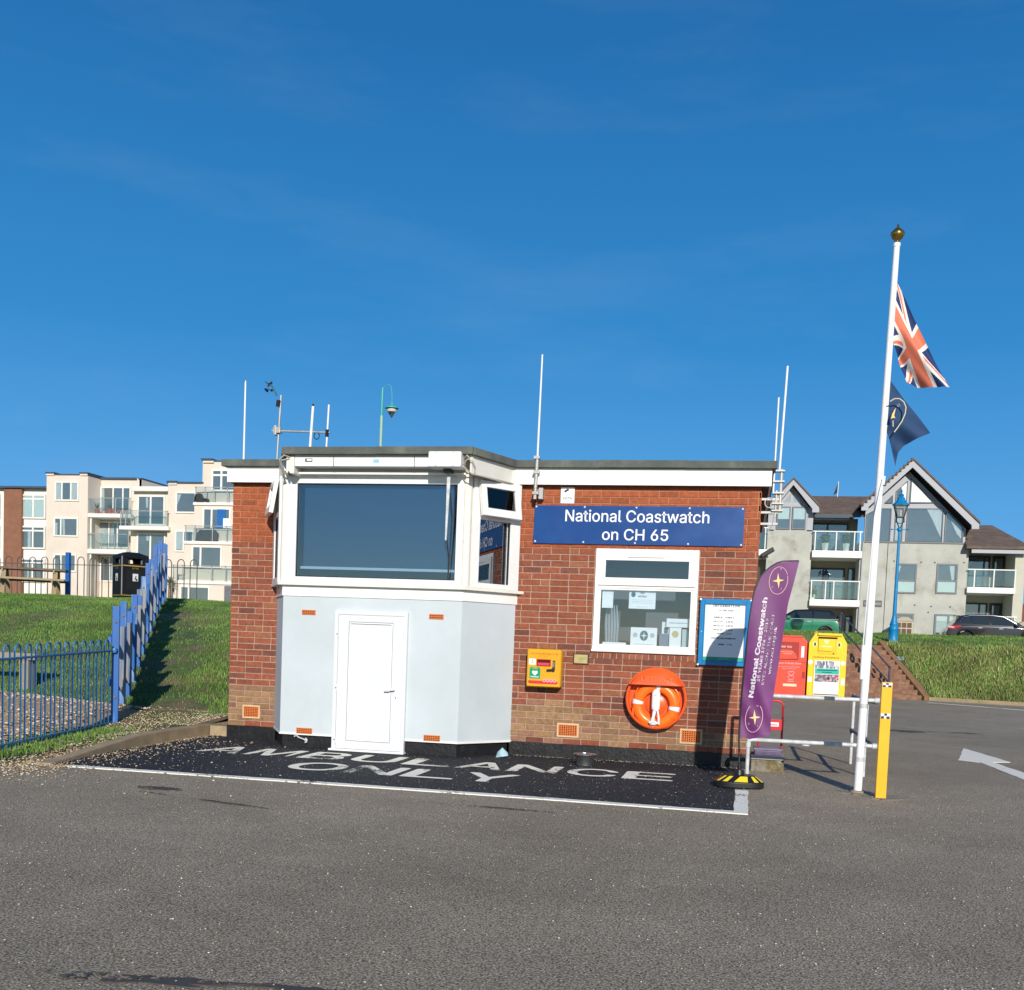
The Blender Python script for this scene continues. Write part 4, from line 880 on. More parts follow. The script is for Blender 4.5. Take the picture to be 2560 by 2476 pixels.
bt = MB(); bt.lathe([(0, -.125), (.028, -.12), (.045, -.095), (.048, -.06), (.048, .08), (.045, .095), (.030, .12), (.02, .13), (0, .131)], (-.935, -.195, .745), 24, 'z', 1, .7); bt.build('bottle', m_white, S, smooth=True)
tt = MB(); text_xz(tt, 'RESCUE', -.935, -.2295, .80, .016, bold=.0005, width=.035); text_xz(tt, 'LINE', -.935, -.2295, .775, .014, width=.02); tt.build('lettering', M('print_grey', (.25, .3, .38, 1), .6), S)
tp = MB(); tp.tube([(-.945, -.19, .63), (-.955, -.195, .56), (-.965, -.2, .50)], [.022, .018, .022], 8); tp.tube([(-.918, -.19, .66), (-.895, -.2, .56), (-.892, -.2, .475)], [.009, .012, .014], 6); tp.split('rope_tail', m_white, S, smooth=True)
kn = MB(); kn.lathe([(0, -.03), (.035, -.022), (.052, 0), (.03, .024), (0, .028)], (-.955, -.19, .487), 12, 'z', 1, .6); kn.tube([(-1.0, -.2, .49), (-.955, -.215, .505), (-.91, -.2, .485)], .014, 6); kn.build('knot', m_white, S, smooth=True)
# small things at the foot of the wall
S = thing('dog_bowl', 'round stainless steel dog bowl standing on the dark tarmac by the plinth', 'bowl', (-1.65, -.75, .004))
m_steel = M('stainless', (.55, .55, .54, 1), .22, .95, var=.1)
b = MB(); b.lathe([(.085, .0), (.095, .006), (.100, .09), (.125, .125), (.128, .130), (.120, .131), (.098, .115), (.088, .012), (0, .010)], (-1.65, -.75, .006), 36); b.build('bowl', m_steel, S, smooth=True)
b = MB(); b.tube([(-1.65+.126*math.cos(a), -.75+.126*math.sin(a), .136) for a in [2*math.pi*i/32 for i in range(33)]], .006, 6); b.build('rolled_rim', m_steel, S, smooth=True)
S = MB()
P = []
for (x, y, z) in ((-2.75, -.40, .0), (-2.66, -.47, .02), (-2.60, -.42, .03), (-2.62, -.35, .06), (-2.69, -.33, .115), (-2.66, -.36, .085), (-2.74, -.36, .06), (-2.70, -.43, .055)): P.append((x, y, z))
bm = bmesh.new()
for p in P: bm.verts.new(p)
bmesh.ops.convex_hull(bm, input=bm.verts); bm.verts.ensure_lookup_table(); S.v = [tuple(v.co) for v in bm.verts]; S.f = [tuple(v.index for v in f.verts) for f in bm.faces if all(v.index >= 0 for v in f.verts)]
bm.verts.index_update(); S.f = [tuple(v.index for v in f.verts) for f in bm.faces]; bm.free()
o = S.build('rag', M('pale_blue_cloth', (.42, .62, .70, 1), .8, bump=.5, bs=40), loc=(-2.68, -.4, 0)); tag(o, 'crumpled pale blue rag lying on the tarmac at the bay corner', 'rag')
cl_ = MB(); cl_.tube([(-5.13, -.665, .147), (-5.10, -.665, .125), (-5.03, -.665, .105), (-5.0, -.665, .085)], .009, 8); cl_.tube([(-5.155, -.665, .13), (-5.14, -.665, .155), (-5.115, -.665, .15)], .011, 6); cl_.tube([(-5.015, -.665, .12), (-4.995, -.665, .10), (-5.0, -.665, .075), (-5.02, -.665, .07)], .010, 6)
o = cl_.build('cable_cleat', m_galv, loc=(-5.08, -.665, .1), smooth=True); tag(o, 'small bent grey metal cleat on the black plinth left of the white door', 'cleat')
# ------------------------------------------------------------------ aerials
m_aer = M('aerial_white', (.75, .76, .76, 1), .4, var=.05)
m_mast = M('mast_grey', (.42, .42, .40, 1), .5, .4, var=.2, vs=12)
o = MB().tube([(-6.415, .4, 3.45), (-6.415, .4, 4.55), (-6.413, .4, 4.58)], [.014, .011, .006], 10).build('whip_aerial', m_aer, loc=(-6.415, .4, 3.45), smooth=True); tag(o, 'tall plain white whip aerial at the left end of the flat roof', 'aerial')
S = thing('weather_mast', 'grey roof mast with crossbar, wind vane and anemometer cups', 'weather mast', (-5.95, .4, 3.45))
MB().tube([(-5.96, .4, 3.45), (-5.92, .4, 4.39)], .014, 10).build('mast', m_mast, S, smooth=True)
cbr = MB().tube([(-6.03, .39, 3.94), (-5.235, .39, 3.915)], .013, 10).build('crossbar', m_mast, S, smooth=True)
c = MB(); c.box(-6.0, -5.90, .35, .42, 3.905, 3.98); c.box(-5.985, -5.95, .34, .43, 3.88, 4.0); c.build('clamp', m_mast, S, bevel=.006)
MB().tube([(-5.948, .37, 4.24), (-5.938, .37, 4.32)], .026, 8).build('bracket', m_blackp, S)
MB().tube([(-5.965, .37, 4.38), (-6.03, .36, 4.50), (-6.06, .36, 4.51)], .010, 8).build('arm', M('arm_teal', (.05, .13, .15, 1), .5), S, smooth=True)
v = MB(); v.prism([(-6.03, 4.555), (-6.025, 4.53), (-6.075, 4.49), (-6.10, 4.50), (-6.085, 4.52), (-6.13, 4.55), (-6.12, 4.555), (-6.08, 4.53)], .355, .365, 'y'); v.tube([(-6.085, .36, 4.52), (-6.08, .36, 4.45)], .006, 6); v.build('wind_vane', m_blackp, S)
c = MB()
for a in (0, 2.09, 4.19):
    x, y = -6.08+.045*math.cos(a+.2), .36+.045*math.sin(a+.2); c.tube([(-6.08, .36, 4.45), (x, y, 4.45)], .004, 4); c.lathe([(0, -.018), (.013, -.012), (.018, 0), (.013, .012), (0, .018)], (x, y, 4.445), 10)
c.build('anemometer_cups', m_blackp, S, smooth=True)
c = MB(); c.tube([(-5.415+.036*math.cos(a), .385, 3.875+.045*math.sin(a)) for a in [2*math.pi*i/20 for i in range(21)]], .006, 5); c.build('coiled_cable', m_blackp, S, smooth=True)
o = MB().tube([(-5.505, .37, 3.5), (-5.468, .37, 4.24)], .018, 10).build('whip_aerial', m_aer, S, smooth=True); MB().tube([(-5.468, .37, 4.24), (-5.467, .37, 4.27)], .012, 8).build('cap', m_blackp, o)
o = MB().tube([(-5.285, .38, 3.5), (-5.26, .38, 4.26)], .012, 10).build('thin_aerial', m_aer, S, smooth=True); MB().tube([(-5.275, .38, 3.86), (-5.272, .38, 3.95)], .022, 8).build('clamp', m_blackp, S)
S = thing('wall_aerial', 'tall white whip aerial clamped to a bracket left of the blue name board', 'aerial', (-2.45, -.16, 3.03))
MB().tube([(-2.452, -.17, 3.03), (-2.440, -.17, 3.52)], .021, 10).build('pole', m_mast, S, smooth=True)
MB().tube([(-2.440, -.17, 3.50), (-2.43, -.17, 4.69)], [.013, .010], 10).build('whip', m_aer, S, smooth=True)
for zz in (3.34, 3.51, 3.10): MB().box(-2.48, -2.41, -.20, -.12, zz-.018, zz+.018).build('clamp', m_mast, S, bevel=.004)
b = MB(); b.box(-2.42, -2.37, -.12, .0, 3.04, 3.17); b.tube([(-2.44, -.16, 3.13), (-2.40, -.06, 3.16), (-2.38, -.02, 3.12)], .012, 6); b.build('bracket', m_mast, S, bevel=.003)
MB().tube([(-2.45, -.16, 3.03), (-2.47, -.08, 2.99), (-2.475, -.03, 2.98)], .012, 6).build('cable', m_blackp, S)
S = thing('aerial_cluster', 'two white whip aerials on stacked grey brackets beyond the right end wall', 'aerial', (.3, .15, 2.9))
for (x0, z0_, x1, z1_, r_) in ((.318, 3.40, .347, 4.60, .013), (.262, 3.15, .268, 4.25, .010)): MB().tube([(x0, .15, z0_), (x1, .15, z1_)], r_, 10).build('whip', m_aer, S, smooth=True)
MB().tube([(.345, .15, 2.95), (.345, .15, 3.44)], .020, 8).build('pole', m_mast, S); MB().tube([(.295, .15, 2.9), (.300, .15, 3.2)], .016, 8).build('pole', m_mast, S)
for zz in (3.42, 3.30, 3.17, 3.05, 2.97): 
    b = MB(); b.box(.25, .38, .11, .19, zz-.01, zz+.01); b.build('clamp', m_mast, S, bevel=.003)
for zz in (3.10, 2.95, 2.82): MB().box(.13, .33, .14, .17, zz-.014, zz+.014).build('wall_arm', m_mast, S, bevel=.003)
c = MB(); c.tube([(.22+.045*math.cos(a), .14, 3.06+.055*math.sin(a)) for a in [2*math.pi*i/20 for i in range(21)]], .008, 5); c.tube([(.30, .14, 3.0), (.27, .14, 2.8), (.20, .14, 2.7)], .006, 5); c.build('cable_loop', m_mast, S, smooth=True)
o = MB().obox((.235, .3, 2.505), Vector((.07, 0, .045)), (0, .05, 0), Vector((-.012, 0, .022))).build('security_camera', m_blackp, loc=(.22, .3, 2.5), bevel=.008); tag(o, 'small black wedge shaped camera on the right end wall', 'camera')
o = MB().obox((.185, .3, 2.46), (.06, 0, 0), (0, .015, 0), (0, 0, .012)).build('bracket', m_blackp, o)
# brown downpipe and cabinet on the right end wall
S = MB(); S.box(.135, .165, .5, 1.4, 1.2, 2.35); o = S.build('meter_cabinet', M('brown_board', (.06, .035, .03, 1), .6), loc=(.15, .9, 1.2)); tag(o, 'flat brown board fixed on the right end wall behind the banner', 'board')
# ------------------------------------------------------------------ feather banner
m_purp = M('banner_purple', (.145, .032, .145, 1), .55, var=.10, vs=3, c2=(.20, .055, .20, 1), c2s=2.5, c2t=(.5, .75))
m_pinkl = M('banner_pink', (.75, .45, .50, 1), .6, var=0); m_lilac = M('banner_white', (.72, .66, .74, 1), .6, var=0); m_starg = M('star_gold', (.78, .52, .14, 1), .5, var=0); m_starl = M('star_light', (.85, .68, .38, 1), .5, var=0)
Sx = thing('feather_banner', 'tall curved purple feather banner standing in a black weighted foot at the wall end', 'banner', (.036, -1.72, 0))
BL = [(.474, .020), (.835, .022), (1.176, .036), (1.45, .050), (1.629, .062), (1.80, .078), (1.955, .099), (2.03, .122), (2.094, .153), (2.15, .195), (2.195, .245), (2.23, .300), (2.247, .351), (2.252, .43), (2.255, .508)]
BR = [(.474, .12), (.498, .223), (.514, .295), (.547, .324), (.65, .318), (.761, .319), (.951, .334), (1.265, .366), (1.516, .390), (1.828, .422), (2.102, .480), (2.20, .498), (2.255, .509)]
def by(x, z):   # gentle folds in the cloth
    u = (x-.03)/.35
    return -1.68+.018*math.sin(u*5+z*2.2)*min(1, max(0, 2.3-z))+.02*math.sin(z*3.1)-.010*math.sin((x+z*.5)*30)*max(0, 1-abs(z-.75)/.5)
zs_ = list(np.linspace(.474, 2.2549, 90)); vs = []; fs = []; NU = 22
for z in zs_:
    l = float(np.interp(z, [p[0] for p in BL], [p[1] for p in BL])); r = float(np.interp(z, [p[0] for p in BR], [p[1] for p in BR]))
    for i in range(NU+1): x = l+(r-l)*i/NU; vs.append((x, by(x, z), z+.012*math.sin(i/NU*3.1)*(z < .52)))
for j in range(len(zs_)-1):
    for i in range(NU): a = j*(NU+1)+i; fs.append((a, a+1, a+NU+2, a+NU+1))
nv = len(vs); vs += [(x, y+.0015, z) for x, y, z in vs]; fs += [tuple(q+nv for q in f[::-1]) for f in fs]
cloth = MB().add(vs, fs).build('cloth', m_purp, Sx, smooth=2)
def bantext(txt, p0, p1, size, mat, bold=.001, off=.0):
    v, f = text_mb(txt, 1, 'LEFT', bold=bold*8); L_ = max(q[0] for q in v); d = Vector((p1[0]-p0[0], 0, p1[1]-p0[1])); ln_ = d.length; d.normalize(); e = Vector((-d.z, 0, d.x))
    k = ln_/L_; hgt = size/.73; mb = MB()
    mb.add([(lambda q: (q.x, by(q.x, q.z)-.006, q.z))(Vector((p0[0], 0, p0[1]))+d*(a*k)+e*(b*hgt)) for a, b, c in v], f); return mb.build('lettering', mat, cloth)
bantext('National Coastwatch', (.133, .885), (.222, 1.885), .062, m_lilac, .004)
bantext('25 YEARS 1994 - 2019', (.186, 1.05), (.243, 1.678), .036, m_lilac, .002)
bantext('EYES ALONG THE COAST', (.228, 1.022), (.300, 1.724), .034, m_lilac, .0005)
bantext('www.nci.org.uk', (.290, 1.131), (.328, 1.60), .038, m_lilac, .001)
def bcirc(cx, cz, rx, rz, rot, a0=0, a1=360, t=.004):
    mb = MB(); P = []
    for i in range(41):
        a = rad(a0+(a1-a0)*i/40); x = rx*math.cos(a); z = rz*math.sin(a); X = cx+x*math.cos(rot)-z*math.sin(rot); Z_ = cz+x*math.sin(rot)+z*math.cos(rot); P.append((X, by(X, Z_)-.006, Z_))
    mb.tube(P, t, 4); return mb
bcirc(.318, 2.055, .088, .135, -.10, 30, 385).build('emblem_ring', m_pinkl, cloth)
bcirc(.152, .690, .082, .145, -.10, -230, 60).build('emblem_ring', m_pinkl, cloth)
for (cx, cz) in ((.318, 2.055), (.160, .695)):
    for q in range(4):
        a = -.1+q*math.pi/2; Lq = .068 if q % 2 == 0 else .058
        for sgn, mm in ((1, m_starg), (-1, m_starl)):
            tip = (cx+Lq*math.sin(a), cz+Lq*math.cos(a)*1.15); b_ = a+sgn*math.pi/4; mid = (cx+.016*math.sin(b_), cz+.016*math.cos(b_))
            P = [(cx, cz), mid, tip]; MB().add([(x, by(x, z)-.007, z) for x, z in P], [(0, 1, 2)]).build('emblem_star', mm, cloth)
    for ch, dx, dz in (('N', .02, .108), ('C', -.055, -.075), ('I', .03, -.09)):
        v, f = text_mb(ch, .034, 'CENTER'); MB().add([(cx+dx+a+.1*b, by(cx+dx, cz+dz)-.009, cz+dz+b-.1*a) for a, b, c in v], f).build('lettering', m_pinkl, cloth)
P = [(.036, -1.70, .06), (.030, -1.69, .30)]+[(p[1]-.004, -1.68+.02*math.sin(p[0]*3.1), p[0]) for p in BL]
MB().tube(P, [.012, .010]+[.010]*8+[.006]*7, 8).build('pole', m_blackp, Sx, smooth=True)
MB().tube([(.036, -1.70, .38), (.020, -1.70, .33), (.036, -1.70, .29), (.05, -1.7, .34)], .004, 5).build('clip', m_blackp, Sx)
bf2 = MB()
def plan(cx, cy, a, b, rot, n=28, p=3.2):
    o = []
    for i in range(n):
        t = 2*math.pi*i/n; c, s_ = math.cos(t), math.sin(t); x = a*abs(c)**(2/p)*(1 if c > 0 else -1); y = b*abs(s_)**(2/p)*(1 if s_ > 0 else -1); o.append((cx+x*math.cos(rot)-y*math.sin(rot), cy+x*math.sin(rot)+y*math.cos(rot)))
    return o
PL = plan(.036, -1.75, .245, .19, .12, 48); CT = Vector((.036, -1.75, 0))
def fpt3(i, f, out=0): q = CT+(Vector((*PL[i % 48], 0))-CT)*(1-.42*f+out); q.z = .062+.062*f+out*.2; return q
for P_ in ([fpt3(i, 0) for i in range(48)],):
    bf2.prism(PL, .012, .062, 'z'); R0_ = P_; R1_ = [fpt3(i, 1) for i in range(48)]
    bf2.add(R0_+R1_, [(i, (i+1) % 48, (i+1) % 48+48, i+48) for i in range(48)]+[tuple(range(48, 96))])
foot = bf2.build('foot', m_blackp, Sx, bevel=.004)
MB().lathe([(.055, 0), (.045, .05), (.02, .055), (.018, .12), (0, .12)], (.036, -1.72, .12), 16).build('socket', m_blackp, Sx, smooth=True)
my = M('hazard_yellow', (.80, .60, .02, 1), .45)
for i0 in (27, 31, 35, 39, 43, 4, 9, 15, 20):
    q = [fpt3(i0, .10, .015), fpt3(i0+2, .10, .015), fpt3(i0+3, .88, .015), fpt3(i0+1, .88, .015)]; MB().add(q, [(0, 1, 2, 3)]).build('hazard_stripe', my, foot)
# ------------------------------------------------------------------ flagpole and flags
S = thing('flagpole', 'tall white flagpole with gold onion finial standing in the tarmac', 'flagpole', (1.185, -1.618, 0))
pole = MB().tube([(1.185, -1.618, .0), (1.195, -1.618, 1.0), (1.222, -1.618, 3.0), (1.252, -1.618, 5.29)], [.040, .040, .035, .029], 20).build('pole', m_white, S, smooth=True)
fp = MB(); fp.lathe([(.012, 0), (.022, .012), (.018, .02), (.05, .05), (.066, .085), (.062, .105), (.035, .132), (.014, .150), (.008, .165), (.012, .172), (0, .185)], (1.254, -1.618, 5.285), 24)
fp.build('finial', M('gold', (.36, .24, .06, 1), .25, .9, var=.15, vs=20), S, smooth=True)
MB().cyl((1.252, -1.618, 5.255), (1.2525, -1.618, 5.287), .034, n=18).build('collar', m_white, S, smooth=True)
for zz, xx in ((.86, 1.1935), (.335, 1.188)): MB().cyl((xx, -1.618, zz-.022), (xx, -1.618, zz+.022), .0425, n=20).build('clamp_band', m_galv, S, smooth=True)
MB().tube([(1.245, -1.675, 3.06), (1.225, -1.67, 2.95), (1.19, -1.66, 2.7), (1.15, -1.66, 1.4), (1.15, -1.66, 1.2), (1.17, -1.655, 1.12)], .006, 6).build('halyard', m_aer, S, smooth=True)
c = MB(); c.tube([(1.262, -1.62, 3.085), (1.252, -1.64, 3.0)], .014, 8); c.tube([(1.155, -1.65, 1.12), (1.155, -1.65, 1.45)], .016, 8); c.build('cleat', m_aer, S, smooth=True)
MB().lathe([(.075, 0), (.07, .018), (.045, .024), (.042, .0245)], (1.185, -1.618, .003), 20).build('base_collar', m_conc, S, smooth=True)
m_flag = M('flag_cloth', (.5, .5, .5, 1), .75, var=.05, vs=8, attr='Col')
WH, RD, NV = (.80, .74, .68), (.74, .19, .11), (.014, .035, .13)
def union(u, v):   # proportions 60 x 30
    u, v = [.5+(t-.5)*(.66+.68*abs(t-.5)) for t in (u, v)]      # the cloth bellies out in the middle
    x = u*60; y = v*30; cx, cy = x-30, y-15
    if abs(cx) < 3 or abs(cy) < 3: return RD
    if abs(cx) < 5 or abs(cy) < 5: return WH
    s5 = math.sqrt(5); d1 = (x-2*y)/s5; d2 = (x-60+2*y)/s5
    for d, sg in ((d1, 1 if cx < 0 else -1), (d2, -1 if cx < 0 else 1)):
        dd_ = d*sg
        if -2 < dd_ < 0 and abs(d) < 3: return RD
    if min(abs(d1), abs(d2)) < 3: return WH
    return NV
def curve(pts, t):
    n = len(pts)-1; a = [Vector(p) for p in pts]; L_ = [0]
    for i in range(n): L_.append(L_[-1]+(a[i+1]-a[i]).length)
    T = t*L_[-1]
    return (float(np.interp(T, L_, [p.x for p in a])), float(np.interp(T, L_, [p.y for p in a])), float(np.interp(T, L_, [p.z for p in a])))
def coons(top, bot, lef, rig, u, v):
    T = Vector(curve(top, u)); B = Vector(curve(bot, u)); Lf = Vector(curve(lef, v)); R = Vector(curve(rig, v))
    c00 = Vector(top[0]); c10 = Vector(top[-1]); c01 = Vector(bot[0]); c11 = Vector(bot[-1])
    return T*(1-v)+B*v+Lf*(1-u)+R*u-(c00*(1-u)*(1-v)+c10*u*(1-v)+c01*(1-u)*v+c11*u*v)
def flag(name, label, top, bot, lef, rig, colf, fold, nu=150, nvv=90, rootpt=None):
    vs = []; fs = []; cols = []
    for j in range(nvv+1):
        for i in range(nu+1):
            u, v = i/nu, j/nvv; p = coons(top, bot, lef, rig, u, v); p.y += fold(u, v); vs.append(tuple(p))
    for j in range(nvv):
        for i in range(nu): a = j*(nu+1)+i; fs.append((a, a+1, a+nu+2, a+nu+1)); cols.append(colf((i+.5)/nu, (j+.5)/nvv))
    o = MB().add(vs, fs).build(name, m_flag, loc=rootpt, cols=cols, smooth=2); tag(o, label, 'flag'); return o
Yp = -1.618
flag('union_flag', 'red, white and blue crossed national flag hanging upper on the white flagpole',
     [(1.278, Yp, 4.915), (1.335, Yp-.03, 4.80), (1.44, Yp-.05, 4.588), (1.645, Yp-.06, 4.187), (1.797, Yp-.07, 3.914)],
     [(1.266, Yp, 4.365), (1.329, Yp+.05, 4.26), (1.37, Yp+.07, 4.12), (1.425, Yp+.08, 3.995)],
     [(1.278, Yp, 4.915), (1.268, Yp, 4.55), (1.266, Yp, 4.365)], [(1.797, Yp-.07, 3.914), (1.70, Yp-.02, 3.918), (1.582, Yp+.03, 3.939), (1.49, Yp+.06, 3.965), (1.425, Yp+.08, 3.995)],
     union, lambda u, v: .045*math.sin(v*7+u*3)*min(1, u*3)+.015*math.sin(v*17+u*9)*u, rootpt=(1.275, Yp, 4.9))
NVf = (.014, .050, .13)
fl2 = flag('navy_flag', 'dark navy flag with pale oval emblem hanging lower on the white flagpole',
     [(1.262, Yp, 4.003), (1.393, Yp-.04, 3.826), (1.499, Yp-.05, 3.689), (1.647, Yp-.06, 3.485)],
     [(1.262, Yp, 3.51), (1.29, Yp, 3.44), (1.33, Yp+.02, 3.32), (1.36, Yp+.02, 3.185)],
     [(1.262, Yp, 4.003), (1.255, Yp, 3.7), (1.262, Yp, 3.51)], [(1.647, Yp-.06, 3.485), (1.52, Yp-.03, 3.43), (1.43, Yp, 3.385), (1.38, Yp+.01, 3.32), (1.36, Yp+.02, 3.185)],
     lambda u, v: tuple(q*(1.0) for q in NVf), lambda u, v: .03*math.sin(v*6+u*4)*min(1, u*3)+.012*math.sin(v*15+u*7)*u, 60, 40, rootpt=(1.262, Yp, 4.0))
def fpt(x, z): return (x, Yp-.12, z)
m_pale = M('emblem_pale', (.55, .52, .38, 1), .6, var=0)
E = []
for px, pz in ((1.262, 3.775), (1.30, 3.80), (1.345, 3.80), (1.385, 3.77), (1.408, 3.72), (1.405, 3.66), (1.38, 3.59), (1.345, 3.53), (1.315, 3.485)): E.append((px, Yp-.115, pz))
MB().tube(E, .0065, 5).build('emblem_arc', m_pale, fl2)
v_, f_ = text_mb('N', .05, 'CENTER', bold=.002); MB().add([(1.345+a*.9-b*.4, Yp-.12, 3.725+b*.9+a*.4) for a, b, c in v_], f_).build('lettering', m_pale, fl2)
MB().add([(1.317, Yp-.12, 3.715), (1.290, Yp-.12, 3.665), (1.277, Yp-.12, 3.61), (1.300, Yp-.12, 3.62), (1.318, Yp-.12, 3.615), (1.306, Yp-.12, 3.64)], [(0, 1, 5), (1, 2, 3, 5), (3, 4, 5)]).build('emblem_star', m_starg, fl2)
MB().tube([(1.296, Yp-.12, 3.595), (1.302, Yp-.12, 3.535)], .006, 4).build('emblem_mark', m_pale, fl2)
# ------------------------------------------------------------------ yellow post and handrail
S = thing('marker_post', 'square bright yellow post with small black and white target stickers beside the flagpole', 'post', (1.36, -1.9, 0))
py = MB(); py.box(1.315, 1.412, -1.945, -1.855, 0, 1.108); ps = py.build('post', M('post_yellow', (.86, .44, .01, 1), .45, var=.06, vs=6, c2=(.7, .3, .02, 1), c2s=5, c2t=(.62, .8)), S, bevel=.006)
def target(z0, z1, name='target_sticker'):
    o = MB().box(1.321, 1.406, -1.9475, -1.945, z0, z1).build(name, m_paper, ps); b = MB(); cx, cz = 1.3635, (z0+z1)/2; w, h_ = .040, (z1-z0)/2
    b.box(cx-w, cx-w*.35, -1.949, -1.9475, cz-h_, cz-h_*.05); b.box(cx+w*.2, cx+w*.95, -1.949, -1.9475, cz-h_, cz-.1*h_); b.box(cx-w*.3, cx+w*.3, -1.949, -1.9475, cz+.15*h_, cz+h_); b.build('sticker_mark', m_ink, o)
target(1.062, 1.10); target(.762, .812)
S = thing('handrail', 'galvanised tube handrail turning the corner at the right end of the building', 'railing', (1.40, -.75, 0))
def rail(name, pts, r=.021, mat=m_galv): return MB().tube(pts, r, 14).build(name, mat, S, smooth=True)
rail('post', [(.123, -.75, .0), (.118, -.75, .385)]); rail('rail', [(.115, -.75, .385), (.16, -.75, .402), (.8, -.75, .402), (1.43, -.75, .402)], .022); rail('rail', [(.16, -.75, .885), (.8, -.75, .885), (1.44, -.75, .885)], .022)
rail('post', [(.155, -.75, .40), (.155, -.75, .885)], .018)
for zz in (.402, .885): MB().cyl((1.40, -.75, zz), (1.455, -.75, zz), .031, n=14).build('clamp', m_galv, S, smooth=True)
MB().cyl((.118, -.75, .32), (.118, -.75, .37), .030, n=14).build('clamp', m_galv, S, smooth=True)
m_dgalv = M('dull_steel', (.22, .23, .24, 1), .5, .6, var=.2, vs=10)
for yy in (1.38, -.06): rail('post', [(1.40, yy, 0), (1.40, yy, .845)], .020)
rail('rail', [(1.40, 1.40, .845), (1.40, -.06, .85), (1.42, -.72, .865)], .022, m_dgalv); rail('rail', [(1.40, 1.40, .42), (1.40, -.06, .43), (1.42, -.72, .405)], .022, m_dgalv)
for yy in (1.38, -.06):
    for zz in (.42, .845): MB().cyl((1.40, yy, zz-.03), (1.40, yy, zz+.03), .030, n=12).build('clamp', m_dgalv, S, smooth=True)
o = MB().lathe([(0, -.012), (.035, -.008), (.045, 0), (.03, .008), (0, .01)], (.72, -.76, .37), 14).build('small_lamp', m_aer, loc=(.72, -.76, .36), smooth=True); tag(o, 'small white disc hanging under the lower front handrail tube', 'fitting')
# concrete step, purple box, red frame
S = MB(); S.box(.165, .53, -.16, .40, -.01, .135); o = S.build('concrete_step', M('mossy_concrete', (.26, .23, .19, 1), .95, var=.3, vs=7, bump=1, bs=35, c2=(.14, .11, .04, 1), c2s=9, c2t=(.42, .58)), loc=(.35, .1, 0), bevel=.02, seg=3); tag(o, 'low mossy concrete step at the right end of the building', 'step')
S = MB(); S.box(.165, .54, -.175, .41, .1355, .172); o = S.build('step_slab', M('slab_grey', (.30, .29, .29, 1), .8, var=.15, bump=.3), loc=(.35, .1, .136), bevel=.006); tag(o, 'flat grey slab lying on the mossy concrete step', 'slab')
S = thing('storage_crate', 'folded dull purple plastic crate lying on the grey slab', 'crate', (.35, .05, .173))
c = MB(); c.box(.20, .50, -.08, .30, .173, .235); c.build('body', M('crate_purple', (.10, .075, .14, 1), .4, var=.3, vs=12), S, bevel=.012)
c = MB(); c.box(.19, .51, -.09, .31, .236, .256); c.build('lid', M('lid_purple', (.18, .14, .22, 1), .35, var=.3, vs=10), S, bevel=.006)
m_redf = M('frame_red', (.62, .03, .04, 1), .35)
S = thing('red_stand', 'red tubular stand with a small white label standing behind the handrail', 'stand', (.45, .55, 0))
MB().tube([(.25, .55, .02), (.25, .52, .72), (.275, .515, .765), (.315, .51, .78), (.46, .51, .78), (.495, .515, .765), (.515, .52, .72), (.52, .55, .02)], .014, 10).build('frame', m_redf, S, smooth=True)
pl_ = MB().box(.255, .515, .50, .515, .43, .56).build('panel', m_redf, S, bevel=.004); lb_ = MB().box(.36, .475, .495, .499, .475, .525).build('label', m_paper, pl_)
tt = MB(); text_xz(tt, 'ways', .42, .4945, .488, .035, bold=.001, width=.08); tt.build('lettering', m_red, lb_)
# ------------------------------------------------------------------ left: blue timber fence
m_bluew = M('weathered_blue', (.035, .15, .44, 1), .65, var=.2, vs=6, stretch=(1, 1, .15), c2=(.24, .34, .48, 1), c2s=9, c2t=(.50, .64), bump=.4, bs=30)
m_bluep = M('fence_blue', (.012, .11, .38, 1), .45, var=.12, vs=5, stretch=(1, 1, .3), c2=(.14, .26, .52, 1), c2s=7, c2t=(.58, .72))
m_bare = M('bare_timber', (.30, .31, .32, 1), .8, var=.3, vs=8, stretch=(3, 3, .12), c2=(.10, .20, .42, 1), c2s=6, c2t=(.50, .62), bump=.6, bs=40)
m_rust = M('rusty_bolt', (.20, .10, .06, 1), .6, .5, var=.4, vs=60)
fd = Vector((-.4593, .8883, 0)); fnr = Vector((.8883, .4593, 0))
def fpos(y): return Vector((-7.95-.517*y, y, hl(-7.95-.517*y, y)))
Fz = thing('timber_fence', 'weathered blue timber post fence climbing the grass slope beside the building', 'fence', tuple(fpos(0)))
ys_p = [0, 1.0, 1.95, 2.85, 3.85, 4.8, 5.8, 6.8, 7.84, 8.8, 9.75, 10.9, 12.0]
tops = []
for i, y in enumerate(ys_p):
    p = fpos(y); h_ = [1.50, 1.52, 1.28, 1.38, 1.2, 1.38, 1.48, 1.42, 1.55, 1.50, 1.50, 1.42, 1.38][i]; tops.append(p.z+h_)
    c = p+Vector((0, 0, h_/2-.1)); pb_ = MB().obox(c, fd*.045, fnr*.045, Vector((0, 0, h_/2+.1))).build('post', m_bluep if i % 2 == 0 else m_bluew, Fz, bevel=.006)
    for hz in (h_-.20, .32): 
        q = p-fd*.045+Vector((0, 0, hz)); MB().tube([q, q-fd*.018], .016, 6).build('bolt', m_rust, pb_)
